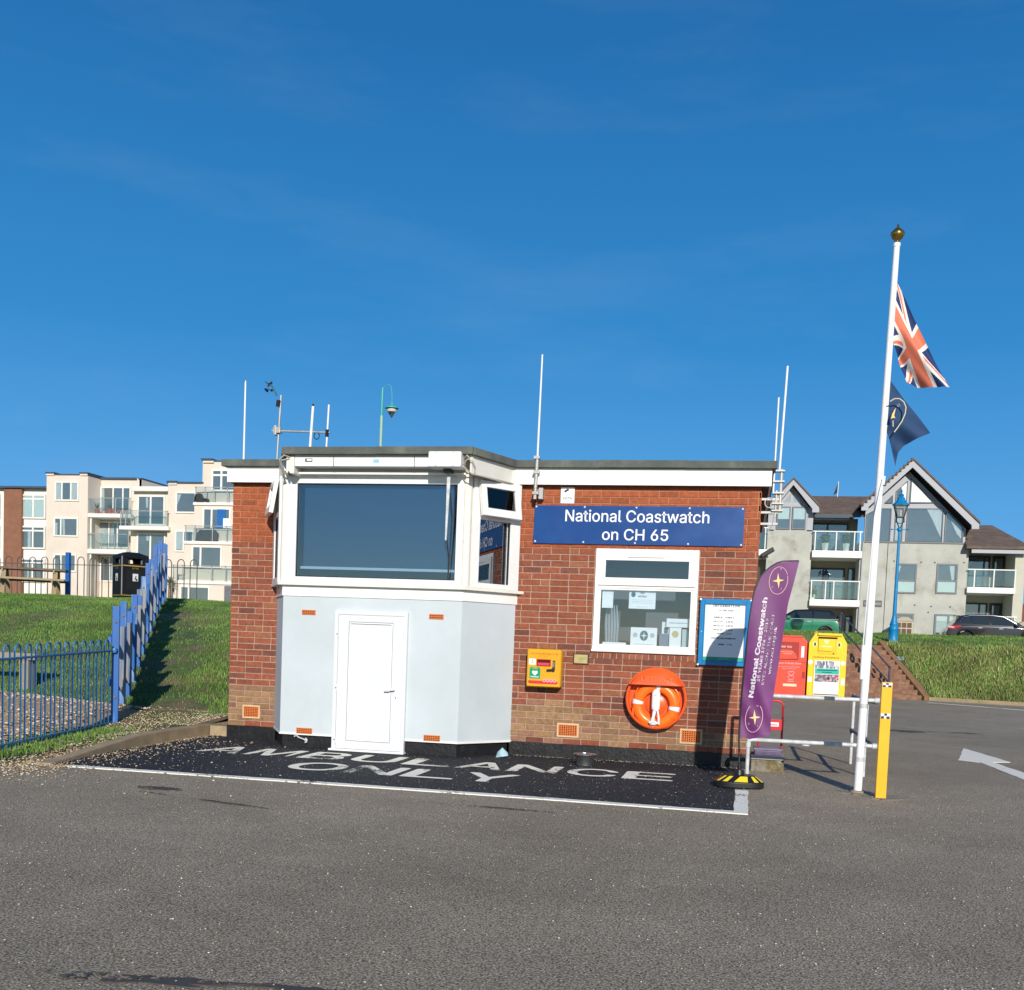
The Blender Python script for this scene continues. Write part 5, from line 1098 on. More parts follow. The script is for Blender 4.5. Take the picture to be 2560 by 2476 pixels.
for i in range(len(ys_p)-1):
    a, b = fpos(ys_p[i]), fpos(ys_p[i+1]); d = (b-a)
    for hz in (.50, 1.06):
        r_ = MB(); q0 = a-fnr*.075+Vector((0, 0, hz)); q1 = b-fnr*.075+Vector((0, 0, hz)); dd_ = (q1-q0); ln_ = dd_.length; dd_.normalize(); upv = Vector((0, 0, 1)); r_.obox((q0+q1)/2, dd_*(ln_/2), fnr*.02, Vector((0, 0, .045))); r_.build('rail', m_bluep, Fz)
    for k in range(1):
        t = .5; p = a+d*t; w1 = (fd*.35+(-fnr)*-.94).normalized(); w2 = Vector((w1.y, -w1.x, 0)); lo = .30+random.uniform(-.05, .05); hi = 1.17+random.uniform(-.05, .06)
        c = p+fnr*.0+Vector((0, 0, (lo+hi)/2)); MB().obox(c, w1*.078, w2*.014, Vector((0, 0, (hi-lo)/2))).build('paling', m_bare if i % 3 != 2 else m_bluew, Fz)
# hoop top railings, near run
m_rail = M('railing_blue', (.045, .19, .42, 1), .4, var=.12, vs=14, c2=(.12, .24, .45, 1), c2s=20, c2t=(.56, .7))
S = thing('hoop_railing', 'near run of bright blue hoop topped metal railings beside the shingle heap', 'railing', (-7.95, 0, 0))
hp0 = Vector((-7.93, -.12, 0)); hp1 = Vector((-6.98, -4.1, 0)); hd2 = (hp1-hp0); HL = hd2.length; hd2.normalize(); k = 0; s_ = .10
def rz(s_): p = hp0+hd2*s_; return 1.045-.02*s_
while s_ < HL-.25:
    P = []; a = hp0+hd2*s_; b = hp0+hd2*(s_+.155); zt = rz(s_)+.115
    P = [(a.x, a.y, .0), (a.x, a.y, zt-.06)]
    for j in range(1, 8): th = math.pi*j/8; q = (a+b)/2-hd2*.0775*math.cos(th); P.append((q.x, q.y, zt-.06+.085*math.sin(th)))
    P += [(b.x, b.y, zt-.06), (b.x, b.y, .0)]
    MB().tube(P, .0105, 8).build('hoop', m_rail, S, smooth=True); s_ += .262
e0 = hp0+hd2*-.05; e1 = hp1
MB().tube([(e0.x, e0.y, rz(0)-.0), (e1.x, e1.y, rz(HL)-.0)], .014, 6).build('rail', m_rail, S); MB().tube([(e0.x, e0.y, .12), (e1.x, e1.y, .12)], .012, 6).build('rail', m_rail, S)
MB().lathe([(.03, -.03), (.04, 0), (.03, .03)], (-7.925, -.07, 1.05), 12).build('bracket', m_rail, S, smooth=True)
# far run along the crest
m_drail = M('railing_grey', (.10, .09, .09, 1), .5, var=.2)
S = thing('hoop_railing', 'far run of dark hoop topped railings on the grass crest behind the picnic table', 'railing', (-20, 16.5, hl(-20, 16.5)))
x = -27.0; i = 0
while x < -15.6:
    if abs(x+19.95) > .18:
        z0_ = hl(x, 16.5); P = [(x, 16.5, z0_), (x, 16.5, z0_+1.12)]
        for j in range(1, 6): th = math.pi*j/6; P.append((x+.11-.11*math.cos(th), 16.5, z0_+1.12+.12*math.sin(th)))
        P += [(x+.22, 16.5, z0_+1.12), (x+.22, 16.5, z0_)]
        MB().tube(P, .015, 5).build('hoop', m_drail, S, smooth=True)
    x += .41
MB().tube([(-27.2, 16.5, hl(-27, 16.5)+1.0), (-15.5, 16.5, hl(-16, 16.5)+1.0)], .012, 5).build('rail', m_drail, S)
z_ = hl(-19.9, 16.45); MB().box(-19.96, -19.84, 16.38, 16.5, z_-.1, z_+1.36).build('post', m_bluep, S, bevel=.01)
# posts and top of a knee rail by the shingle
m_tim = M('grey_timber', (.26, .24, .19, 1), .85, var=.2, vs=6, stretch=(.3, 3, 3), bump=.3)
S = thing('knee_rail', 'low grey timber knee rail standing in the grass behind the near railings', 'rail', (-10.72, 2, .33))
MB().box(-10.80, -10.64, 1.93, 2.10, .25, .80).build('post', m_tim, S, bevel=.01); MB().box(-12.9, -12.75, 1.93, 2.10, .25, .80).build('post', m_tim, S, bevel=.01); MB().box(-13.6, -10.52, 1.92, 2.12, .80, .905).build('top_rail', m_tim, S, bevel=.012)
# picnic table
m_pt = M('picnic_timber', (.36, .28, .16, 1), .8, var=.2, vs=5, bump=.2); m_ptd = M('picnic_top', (.16, .115, .085, 1), .85, var=.3, vs=5)
zt = hl(-20, 15)+.02
S = thing('picnic_table', 'brown timber picnic table with fixed benches on the grass crest', 'picnic table', (-20.2, 15, zt))
ang = .50; ca, sa = math.cos(ang), math.sin(ang)
def L2(x, y, z): return Vector((-20.15+x*ca-y*sa, 15.0+x*sa+y*ca, zt+z))
X_ = Vector((ca, sa, 0)); Yv = Vector((-sa, ca, 0)); Zv = Vector((0, 0, 1))
for k in range(5): MB().obox(L2(0, -.29+.145*k, .75), X_*1.0, Yv*.070, Zv*.030).build('top_plank', m_ptd, S)
for sg in (-1, 1):
    for k in range(2): MB().obox(L2(0, sg*(.62+.13*k), .45), X_*1.0, Yv*.066, Zv*.028).build('bench_plank', m_ptd if sg > 0 else m_pt, S)
for ex in (-.68, .68):
    MB().obox(L2(ex, 0, .40), X_*.022, Yv*.80, Zv*.045).build('bench_bearer', m_pt, S); MB().obox(L2(ex, 0, .70), X_*.022, Yv*.36, Zv*.035).build('top_bearer', m_pt, S)
    for sg in (-1, 1): MB().tube([L2(ex+.03, sg*.62, 0), L2(ex+.03, sg*.20, .73)], .075, 4).build('leg', m_pt, S)
# litter bin
zb = hl(-16.5, 14)-.02
S = thing('litter_bin', 'square black litter bin with gold bands on the grass crest', 'litter bin', (-16.52, 14.3, zb))
m_bin = M('bin_black', (.007, .008, .009, 1), .5, var=.2, spec=.25); m_gld = M('gold_band', (.50, .32, .07, 1), .4, .3)
ba = rad(45)+.12; bx_ = Vector((math.cos(ba), math.sin(ba), 0)); byv = Vector((-bx_.y, bx_.x, 0)); bc = Vector((-16.52, 14.3, zb)); HWD = .365
def bb(h0, h1, k0=1, k1=1):
    mb = MB(); vs = []
    for h_, k_ in ((h0, k0), (h1, k1)):
        for sx_, sy_ in ((-1, -1), (1, -1), (1, 1), (-1, 1)): vs.append(bc+bx_*HWD*k_*sx_+byv*HWD*k_*sy_+Vector((0, 0, h_)))
    return mb.add(vs, [(0, 1, 2, 3), (7, 6, 5, 4), (0, 4, 5, 1), (1, 5, 6, 2), (2, 6, 7, 3), (3, 7, 4, 0)])
bb(.0, .92).build('body', m_bin, S, bevel=.02)
bb(.905, .935, 1.03, 1.03).build('gold_band', m_gld, S, bevel=.004); bb(.11, .13, 1.02, 1.02).build('gold_band', m_gld, S, bevel=.004)
tp_ = MB()
for sx_, sy_ in ((-1, -1), (1, -1), (1, 1), (-1, 1)):
    q = bc+bx_*HWD*.9*sx_+byv*HWD*.9*sy_; tp_.obox(q+Vector((0, 0, 1.05)), bx_*.04, byv*.04, (0, 0, .12))
hood_ = bb(1.16, 1.21, 1.02, 1.0); h2 = bb(1.21, 1.30, 1.0, .45); hood_.add(h2.v, h2.f); hood_.add(tp_.v, tp_.f)
for sd2 in (bx_, byv):   # lips above and below the openings
    for sg in (1, -1):
        o2 = byv if sd2 is bx_ else bx_
        hood_.obox(bc+sd2*HWD*.96*sg+Vector((0, 0, 1.15)), sd2*.012, o2*HWD, (0, 0, .03)); hood_.obox(bc+sd2*HWD*.96*sg+Vector((0, 0, .95)), sd2*.012, o2*HWD, (0, 0, .03))
        hood_.obox(bc+sd2*HWD*.96*sg+o2*HWD*.75+Vector((0, 0, 1.05)), sd2*.012, o2*.08, (0, 0, .12)); hood_.obox(bc+sd2*HWD*.96*sg-o2*HWD*.75+Vector((0, 0, 1.05)), sd2*.012, o2*.08, (0, 0, .12))
hood_.build('hood', m_bin, S, bevel=.01)
cnr = bc-bx_*HWD-byv*HWD
# nearest corner faces the camera: pick it
cn_ = min([bc+bx_*HWD*a_+byv*HWD*b_ for a_ in (-1, 1) for b_ in (-1, 1)], key=lambda q: (q-EYE).length)
MB().tube([cn_+Vector((0, 0, .13)), cn_+Vector((0, 0, 1.17))], .020, 6).build('corner_trim', M('trim_grey', (.22, .2, .19, 1), .4, .3), S)
m_bfig = M('bin_white', (.6, .62, .62, 1), .6)
for nv_ in (bx_, -bx_, byv, -byv):
    if nv_.dot(EYE-bc) > 0:
        o2 = Vector((-nv_.y, nv_.x, 0)); cc = bc+nv_*(HWD+.004); cc.z = zb+.55
        pn = MB().obox(cc-nv_*.002, o2*.24, nv_*.004, (0, 0, .27)).build('panel', M('bin_panel', (.011, .012, .013, 1), .6, spec=.2), S)
        fg = MB(); fg.obox(cc+nv_*.006+Vector((0, 0, .06)), o2*.075, nv_*.002, (0, 0, .10)); f1 = fg.build('figure', m_bfig, pn)
        fg = MB(); fg.obox(cc+nv_*.010+Vector((0, 0, .05)), (o2*.018+Vector((0, 0, .05))), nv_*.002, o2*.012-Vector((0, 0, .004))); fg.obox(cc+nv_*.010+o2*.03+Vector((0, 0, .0)), o2*.022, nv_*.002, (0, 0, .03)); fg.build('figure_mark', m_ink, f1)
        vv, ff = text_mb('LITTER', .07, bold=.002); mb = MB(); sgn = 1 if o2.cross(Vector((0, 0, 1))).dot(nv_) > 0 else -1
        mb.add([cc+nv_*.004+o2*(a*sgn)+Vector((0, 0, b+.29)) for a, b, c in vv], ff); mb.build('lettering', m_gld, S)
# ------------------------------------------------------------------ brick steps up the bank
m_pav = M('step_brick', (.22, .105, .065, 1), .9, var=.3, vs=7, bump=.5, bs=30, c2=(.28, .165, .105, 1), c2s=5, c2t=(.45, .6))
m_cope = M('coping_brown', (.24, .13, .06, 1), .85, var=.25, vs=6, bump=.3)
FT0, FT1 = Vector((3.55, 25.75, 0)), Vector((5.92, 25.2, 0)); TP0, TP1 = Vector((3.55, 28.35, 0)), Vector((4.86, 28.0, 0))
NS = 11; S = thing('brick_steps', 'wide flight of worn red brick steps climbing the grass bank beside the yellow bin', 'steps', (4.6, 26, 0))
for i in range(NS):
    a, b = i/NS, (i+1)/NS; z1_ = 1.80*(i+1)/NS
    l0, l1 = FT0.lerp(TP0, a), FT0.lerp(TP0, b+.25/NS); r0_, r1_ = FT1.lerp(TP1, a), FT1.lerp(TP1, b+.25/NS)
    zb_ = max(0, z1_-.36)-.02
    MB().prism([(l0.x-.9, l0.y), (r0_.x, r0_.y), (r1_.x, r1_.y), (l1.x-.9, l1.y)], zb_, z1_, 'z').build('step', m_pav, S, bevel=.015)
sideb = MB()
a, b = Vector((6.22, 25.35, 0)), Vector((4.98, 28.1, 0)); u = (b-a).normalized(); n = Vector((u.y, -u.x, 0))
n = n if n.x > 0 else -n
vs = []
for p, z in ((a, .12), (b, 1.98)):
    for w_ in (0, .22): q = p-n*w_; vs += [(q.x, q.y, z-.5 if z > .5 else -.1), (q.x, q.y, z)]
sideb.add(vs, [(0, 1, 3, 2), (4, 6, 7, 5), (0, 4, 5, 1), (2, 3, 7, 6), (1, 5, 7, 3), (0, 2, 6, 4)]); sideb.build('side_wall', m_cope, S, bevel=.01)
m_iron = M('rail_black_blue', (.03, .045, .08, 1), .5, var=.3, vs=12)
S = thing('stair_handrail', 'dark iron handrail with ball topped posts running down the brick steps', 'handrail', (4.2, 27, 1))
for (x, y, z0, z1) in ((3.354, 27.0, 1.3, 2.86), (4.149, 26.3, .75, 1.93), (4.92, 25.7, .1, 1.06)):
    P = MB().tube([(x, y, z0), (x, y, z1)], .035, 8).build('post', m_iron, S, smooth=True)
    for zk in (z1, z1-.5): MB().lathe([(0, -.05), (.045, -.03), (.055, 0), (.045, .03), (0, .05)], (x, y, zk), 10).build('ball', m_iron, P, smooth=True)
for dz in (0, -.5): MB().tube([(3.354, 27, 2.86+dz), (4.149, 26.3, 1.95+dz), (4.92, 25.7, 1.04+dz)], .026, 8).build('rail', m_iron, S, smooth=True)
# ------------------------------------------------------------------ donation banks
def bin_body(x0, x1, zt, y0, y1, cut, mat, S, zc):
    xm = (x0+x1)/2; P = [(x0, .06), (x1, .06), (x1, zc), (x1-cut, zt), (x0+cut, zt), (x0, zc)]
    mb = MB(); mb.prism(P, y0, y1, 'y'); return mb.build('body', mat, S, bevel=.012)
m_ry = M('bank_yellow', (.85, .56, .01, 1), .4, var=.07, vs=3); m_rr = M('bank_red', (.72, .065, .03, 1), .4, var=.08, vs=3); m_ry2 = M('bank_yellow_recess', (.72, .47, .01, 1), .5, var=.05)
S = thing('clothing_bank', 'yellow metal clothing donation bank with poster panel and angled shoulders', 'donation bin', (2.6, 22.5, 0))
yb = bin_body(2.03, 3.165, 2.03, 22, 23.15, .17, m_ry, S, 1.74)
MB().box(2.28, 3.0, 21.93, 22.02, 1.975, 2.045).build('lintel', m_ry, S, bevel=.008)
ch = MB(); ch.box(2.30, 2.86, 21.95, 21.97, 1.36, 1.90) if 0 else None
YF = 22.0
rc_ = MB(); rc_.box(2.30, 2.87, YF-.012, YF-.002, 1.40, 1.93); ro = rc_.build('chute_recess', m_ry2, yb)
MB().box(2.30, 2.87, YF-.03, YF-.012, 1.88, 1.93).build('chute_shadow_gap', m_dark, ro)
ff_ = MB(); pts = [(2.31, 1.50)]+[(2.31+.0, 1.87), (2.74, 1.87), (2.79, 1.80), (2.80, 1.68), (2.76, 1.56), (2.70, 1.50)]; ff_.prism(pts, YF-.05, YF-.02); fl = ff_.build('chute_flap', m_ry, ro, bevel=.006)
sp_ = MB(); sp_.prism([(2.48, 1.84), (2.62, 1.84), (2.62, 1.77), (2.55, 1.70), (2.48, 1.77)], YF-.054, YF-.05); sp_.build('shield_print', M('pale_yellow', (.85, .75, .35, 1), .5), fl)
MB().box(2.40, 2.70, YF-.054, YF-.05, 1.62, 1.655).build('print', M('pale_yellow', (.85, .75, .35, 1), .5), fl)
m_dg = M('sticker_dark', (.06, .08, .03, 1), .6)
for xx in (2.21, 2.93):
    o = MB().lathe([(.068, 0), (.068, -.004), (0, -.004)], (xx, YF, 1.70), 20, 'y', 1, 1.15).build('round_sticker', M('pale_yellow', (.85, .75, .35, 1), .5), yb); MB().prism([(xx-.035, 1.65), (xx+.035, 1.65), (xx+.03, 1.74), (xx, 1.76), (xx-.03, 1.74)], YF-.006, YF-.004).build('sticker_figure', m_dg, o)
tt = MB(); text_xz(tt, 'Clothing Donations', 2.55, YF-.004, 1.275, .1, bold=.001, width=.80, height=.075); tt.build('lettering', M('brown_ink', (.10, .06, .01, 1), .6), yb)
fr_ = MB(); fr_.frame(2.20, 3.0, .09, 1.23, YF-.02, YF, .02); fr_.build('poster_frame', m_ry, yb, bevel=.003)
po = MB().box(2.225, 2.985, YF-.014, YF-.003, .12, 1.215).build('poster', m_paper, yb)
def pr_(x0, x1, z0, z1, mat, name='picture', par=None): return MB().box(x0, x1, YF-.018, YF-.014, z0, z1).build(name, mat, par or po)
def collage(name, cs, sc):
    m = bpy.data.materials.new(name); m.use_nodes = True; nt = m.node_tree; b = nt.nodes['Principled BSDF']; tc = nt.nodes.new('ShaderNodeTexCoord'); mp = nt.nodes.new('ShaderNodeMapping'); mp.inputs['Scale'].default_value = sc
    v = nt.nodes.new('ShaderNodeTexVoronoi'); v.inputs['Scale'].default_value = 1; r = nt.nodes.new('ShaderNodeValToRGB'); r.color_ramp.interpolation = 'CONSTANT'
    for i, c in enumerate(cs):
        e = r.color_ramp.elements[i] if i < 2 else r.color_ramp.elements.new(i/len(cs)); e.position = i/len(cs); e.color = (*c, 1)
    s = nt.nodes.new('ShaderNodeSeparateColor'); k = nt.links.new; k(tc.outputs['Object'], mp.inputs[0]); k(mp.outputs[0], v.inputs['Vector']); k(v.outputs['Color'], s.inputs[0]); k(s.outputs[0], r.inputs[0]); k(r.outputs[0], b.inputs['Base Color']); b.inputs['Roughness'].default_value = .6; return m
pr_(2.25, 2.965, .965, 1.19, collage('clothes_rail_picture', [(.06, .07, .09), (.35, .36, .42), (.16, .18, .22), (.6, .6, .66)], (26, 1, 6)))
pr_(2.25, 2.965, .79, .955, M('poster_teal', (.02, .42, .32, 1), .5)); pr_(2.32, 2.90, .895, .915, m_faint, 'print'); pr_(2.45, 2.75, .835, .85, m_faint, 'print')
pr_(2.25, 2.965, .545, .775, collage('colourful_picture', [(.35, .06, .12), (.30, .30, .33), (.55, .25, .3), (.12, .12, .14), (.45, .42, .42)], (14, 1, 14)))
MB().lathe([(.045, 0), (.045, -.003), (0, -.003)], (2.66, YF-.018, .66), 12, 'y').build('picture_spot', m_ink, po)
MB().prism([(2.80, 1.205), (2.955, 1.205), (2.955, 1.02), (2.88, 1.07), (2.80, 1.02)], YF-.021, YF-.018).build('ribbon_print', M('ribbon', (.72, .74, .62, 1), .6), po)
for z, x0, x1 in ((.48, 2.32, 2.85), (.40, 2.38, 2.80), (.27, 2.68, 2.86)): pr_(x0, x1, z, z+.03, M('pale_green_ink', (.55, .66, .62, 1), .7), 'print')
pr_(2.235, 2.975, .14, .17, m_dg, 'print')
for (x, z, w_, h_) in ((2.045, .53, .12, .16), (3.04, .46, .10, .22)): MB().box(x, x+w_, YF-.004, YF, z, z+h_).build('sticker', m_paper, yb)
for xx in (2.10, 3.07): MB().lathe([(.07, 0), (.07, -.004), (0, -.004)], (xx, YF-.001, 1.14), 16, 'y').build('round_sticker', m_paper, yb)
MB().lathe([(.02, 0), (.02, -.02), (0, -.02)], (2.77, YF-.02, 1.43), 10, 'y').build('lock', m_ink, yb)
for yy in (22.3, 22.9): MB().tube([(2.23, yy, 2.02), (2.26, yy, 2.11), (2.30, yy, 2.02)], .014, 6).build('lifting_eye', m_ry, yb)
S = thing('book_bank', 'red metal donation bank with white heart emblem half hidden by the purple banner', 'donation bin', (1.45, 22.5, 0))
rb = bin_body(.86, 1.985, 1.94, 22.02, 23.1, .17, m_rr, S, 1.76); YF = 22.02
MB().box(.98, 1.83, 21.99, 22.04, 1.895, 1.945).build('lintel', m_rr, S, bevel=.008)
rc_ = MB(); rc_.box(1.05, 1.74, YF-.006, YF-.001, 1.18, 1.74); ro = rc_.build('chute_recess', M('bank_red_recess', (.34, .015, .01, 1), .5), rb)
pts = [(1.06, 1.19), (1.06, 1.50), (1.40, 1.50)]+[(1.40+.30*math.sin(a), 1.20+.30*math.cos(a)) for a in (.3, .6, .9, 1.2, 1.5)]; fl = MB().prism(pts, YF-.04, YF-.01).build('chute_flap', m_rr, ro, bevel=.005)
tt = MB(); text_xz(tt, 'THANK YOU', 1.30, YF-.012, 1.555, .1, bold=.003, width=.44, height=.07); text_xz(tt, 'This donation helps fund', 1.32, YF-.045, 1.42, .05, bold=.001, width=.50, height=.035); text_xz(tt, 'research', 1.40, YF-.045, 1.36, .05, bold=.001, width=.26, height=.035); tt.build('lettering', M('pink_ink', (.85, .45, .38, 1), .6), fl)
tt = MB(); text_xz(tt, 'Books & Music Bank', 1.46, YF-.003, 1.05, .1, bold=.002, width=.74, height=.07); text_xz(tt, 'for preloved, good quality', 1.46, YF-.003, .955, .06, bold=.001, width=.66, height=.045); text_xz(tt, 'items, thank you', 1.46, YF-.003, .895, .05, bold=.001, width=.42, height=.04); text_xz(tt, 'Heart', 1.54, YF-.003, .555, .05, bold=.001, width=.16, height=.045); text_xz(tt, 'Bank', 1.54, YF-.003, .50, .05, bold=.001, width=.18, height=.04); tt.build('lettering', m_pink, rb)
hb_ = MB(); H_ = heart(1.54, .765, .085, 30); H_.append(H_[0]); hb_.tube([(a, YF-.008, b) for a, b in H_], .014, 5)
for sg in (-1, 1): hb_.tube([(1.54+sg*.02, YF-.008, .68), (1.54+sg*.07, YF-.008, .70), (1.54+sg*.09, YF-.008, .65), (1.54+sg*.05, YF-.008, .62)], .011, 5)
hb_.build('heart_emblem', m_pink, rb)
MB().box(1.31, 1.72, YF-.004, YF, .36, .44).build('label_strip', M('cream_label', (.8, .62, .42, 1), .6), rb); MB().box(1.81, 1.90, YF-.004, YF, 1.27, 1.62).build('white_sticker', m_paper, rb)
MB().box(.87, 1.975, YF-.004, YF, 1.115, 1.13).build('panel_seam', M('bank_red_recess', (.3, .01, .01, 1), .5), rb)
MB().box(1.87, 1.96, YF-.012, YF, .63, .83).build('hinge', M('bank_red_recess', (.3, .01, .01, 1), .5), rb)
# ------------------------------------------------------------------ lamps
m_lb = M('lamp_blue', (.004, .20, .44, 1), .4, var=.15, vs=8, c2=(.02, .10, .22, 1), c2s=6, c2t=(.6, .75))
x, y, z = 5.40, 29.0, 1.88
S = thing('street_lamp', 'ornate bright blue Victorian lantern post on the grass bank before the concrete flats', 'street lamp', (x, y, z))
MB().lathe([(.19, -.1), (.19, .06), (.165, .10), (.165, .50), (.18, .53), (.18, .58), (.15, .64), (.135, .68), (.15, .72), (.13, .78), (.085, .95), (.08, 1.02), (.0, 1.03)], (x, y, z), 16).build('pedestal', m_lb, S, smooth=True)
MB().tube([(x-.0, y, z+.98), (x, y, z+2.4), (x, y, z+4.22)], [.072, .060, .045], 12).build('shaft', m_lb, S, smooth=True)
o = MB().tube([(x-.27, y, z+4.17), (x+.27, y, z+4.17)], .018, 8).build('ladder_bar', m_lb, S); MB().lathe([(.045, -.08), (.09, -.03), (.09, .03), (.04, .09)], (x, y, z+4.17), 12).build('collar', m_lb, S, smooth=True)
for sx_ in (-.28, .28): MB().lathe([(0, -.03), (.03, 0), (0, .03)], (x+sx_, y, z+4.17), 8).build('ball', m_ink, o)
m_li = M('lantern_iron', (.03, .04, .05, 1), .5)
fr_ = MB()
for sx_, sy_ in ((-1, -1), (1, -1), (1, 1), (-1, 1)):
    fr_.tube([(x+sx_*.03, y+sy_*.03, z+4.25), (x+sx_*.13, y+sy_*.05, z+4.50), (x+sx_*.12, y+sy_*.12, z+4.62), (x+sx_*.225, y+sy_*.225, z+5.05)], .016, 6)
    fr_.tube([(x+sx_*.0, y+sy_*.0, z+4.38), (x+sx_*.15, y+sy_*.02, z+4.44), (x+sx_*.13, y+sy_*.04, z+4.56)], .013, 5)
fr_.box(x-.13, x+.13, y-.13, y+.13, z+4.60, z+4.625); lanf = fr_.build('lantern_frame', m_li, S)
gm = MB()
lo = [(x+a*.115, y+b*.115, z+4.63) for a, b in ((-1, -1), (1, -1), (1, 1), (-1, 1))]; hi = [(x+a*.215, y+b*.215, z+5.05) for a, b in ((-1, -1), (1, -1), (1, 1), (-1, 1))]
gm.add(lo+hi, [(i, (i+1) % 4, (i+1) % 4+4, i+4) for i in range(4)]); gm.build('lantern_glass', glassmat('lantern_glass', (.85, .87, .85), .2), lanf)
MB().tube([(x, y, z+4.65), (x, y, z+4.85)], .05, 8).build('bulb', M('bulb', (.7, .68, .6, 1), .4), lanf)
rfm = MB(); rfm.lathe([(.31, 5.04), (.31, 5.07), (.20, 5.16), (.13, 5.27), (.13, 5.32), (.07, 5.36), (.10, 5.42), (.03, 5.47), (.02, 5.53), (.05, 5.55), (.02, 5.58), (0, 5.66)], (x, y, z), 8); rfm.build('lantern_roof', m_lb, S)
S = thing('street_lamp', 'slim pale green lamp post with swan neck and teal shade showing above the station roof', 'street lamp', (-14.9, 30, 2.4))
m_lg = M('lamp_green', (.30, .48, .36, 1), .5, var=.1); m_lt = M('lamp_teal', (.06, .38, .36, 1), .4, var=.1)
MB().tube([(-14.92, 30, 2.3), (-14.9, 30, 10.46)], .062, 10).build('post', m_lg, S, smooth=True); MB().tube([(-14.9, 30, 10.46), (-14.89, 30, 11.58)], .050, 10).build('upper_post', m_lt, S, smooth=True)
P = [(-14.89+.02, 30, 11.45)]+[(-14.67-.19*math.cos(a), 30, 11.50+.20*math.sin(a)) for a in [math.pi*i/10 for i in range(1, 9)]]+[(-14.48, 30, 11.25), (-14.47, 30, 10.95)]
MB().tube(P, .018, 6).build('swan_neck', m_lt, S, smooth=True)
MB().lathe([(.04, .16), (.06, .10), (.20, .04), (.28, -.02), (.285, -.05), (.26, -.05), (.0, .0)], (-14.47, 30, 10.80), 20).build('shade', m_lt, S, smooth=True)
MB().lathe([(.17, -.05), (.21, -.12), (.18, -.19), (.0, -.22)], (-14.47, 30, 10.80), 16).build('diffuser', M('diffuser', (.62, .60, .55, 1), .5), S, smooth=True)
MB().lathe([(.20, -.12), (.03, -.42), (0, -.43)], (-14.47, 30, 10.80), 16).build('bowl', glassmat('bowl_glass', (.8, .88, .95), .12), S)
# ------------------------------------------------------------------ cars
m_tyre = M('tyre', (.012, .012, .012, 1), .8, var=.1); m_rim = M('wheel_rim', (.35, .36, .37, 1), .3, .8); m_cglass = M('car_glass', (.02, .028, .03, 1), .05, var=0, spec=.8)
m_tail = M('tail_lamp', (.45, .01, .015, 1), .2, var=0); m_headl = M('head_lamp', (.6, .62, .65, 1), .1, var=0); m_chrome = M('chrome', (.7, .7, .72, 1), .12, 1, var=0)
def car(name, label, x0, y0, z0, L_, H, Wd, lower, house, wheels, wr, paint, roofm, rear_left, windows, extra=None):
    """side outlines in local u (0 rear .. L front), built out to a full width body; faces -y"""
    S = thing(name, label, 'car', (x0+L_/2 if rear_left else x0-L_/2, y0, z0)); sg = 1 if rear_left else -1
    X = lambda u: x0+sg*u
    def arch(P):   # cut wheel arches into the bottom edge
        out = []
        for (u, z) in P: out.append((u, z))
        bot = []
        for c in sorted(wheels, reverse=False):
            for k in range(9): a = math.pi-math.pi*k/8; bot.append((c+(wr+.045)*math.cos(a), .20+max(0, wr+.0+(wr+.045)*math.sin(a)-.20)))
        return out+[(b_[0], b_[1]) for b_ in bot[::-1]]
    yb0, yb1 = y0-Wd/2, y0+Wd/2
    P = arch(lower); mb = MB(); mb.prism([(X(u), z0+z) for u, z in P], yb0, yb1); body = mb.build('body', paint, S, bevel=.05, seg=3, smooth=True)
    hb_ = MB(); hp = [(X(u), z0+z) for u, z in house]; n = len(hp); ins = .16; zb_ = min(z for _, z in hp)
    vs = []
    for s_ in (0, 1):
        for (px, pz) in hp: f_ = (pz-zb_)/(H-.9)*ins; vs.append((px, (yb0+.03+f_) if s_ == 0 else (yb1-.03-f_), pz))
    hb_.add(vs, [tuple(range(n)), tuple(range(2*n-1, n-1, -1))]+[(i, i+n, (i+1) % n+n, (i+1) % n) for i in range(n)]); ho = hb_.build('roof', roofm, S, bevel=.035, seg=3, smooth=True)
    for w_ in windows:
        vs = [(X(u), yb0+.03+(z0+z-zb_)/(H-.9)*ins-.008, z0+z) for u, z in w_]; m2 = len(vs); vs2 = [(a, b+.02, c) for a, b, c in vs]
        MB().add(vs+vs2, [tuple(range(m2)), tuple(range(2*m2-1, m2-1, -1))]+[(i, i+m2, (i+1) % m2+m2, (i+1) % m2) for i in range(m2)]).build('window', m_cglass, S)
    for c in wheels:
        for yy, s2 in ((yb0+.10, -1), (yb1-.10, 1)):
            wo2 = MB().lathe([(wr*.6, -.1), (wr*.95, -.1), (wr, -.07), (wr, .07), (wr*.95, .1), (wr*.6, .1)], (X(c), yy, z0+wr), 24, 'y').build('wheel', m_tyre, S, smooth=True)
            rm = MB(); rm.lathe([(wr*.62, -.03*s2*-1), (wr*.62, .085*s2), (wr*.55, .09*s2), (wr*.15, .06*s2), (0, .07*s2)], (X(c), yy, z0+wr), 20, 'y'); rm.build('rim', m_rim, wo2, smooth=True)
    return S, X, yb0, yb1, body
pg = M('paint_green', (.004, .17, .085, 1), .3, .1, var=.05, coat=.9); pblk = M('paint_black', (.008, .009, .011, 1), .15, 0, var=0, coat=1); pgr = M('paint_graphite', (.016, .015, .020, 1), .2, .4, var=0, coat=1)
Z0 = 2.07
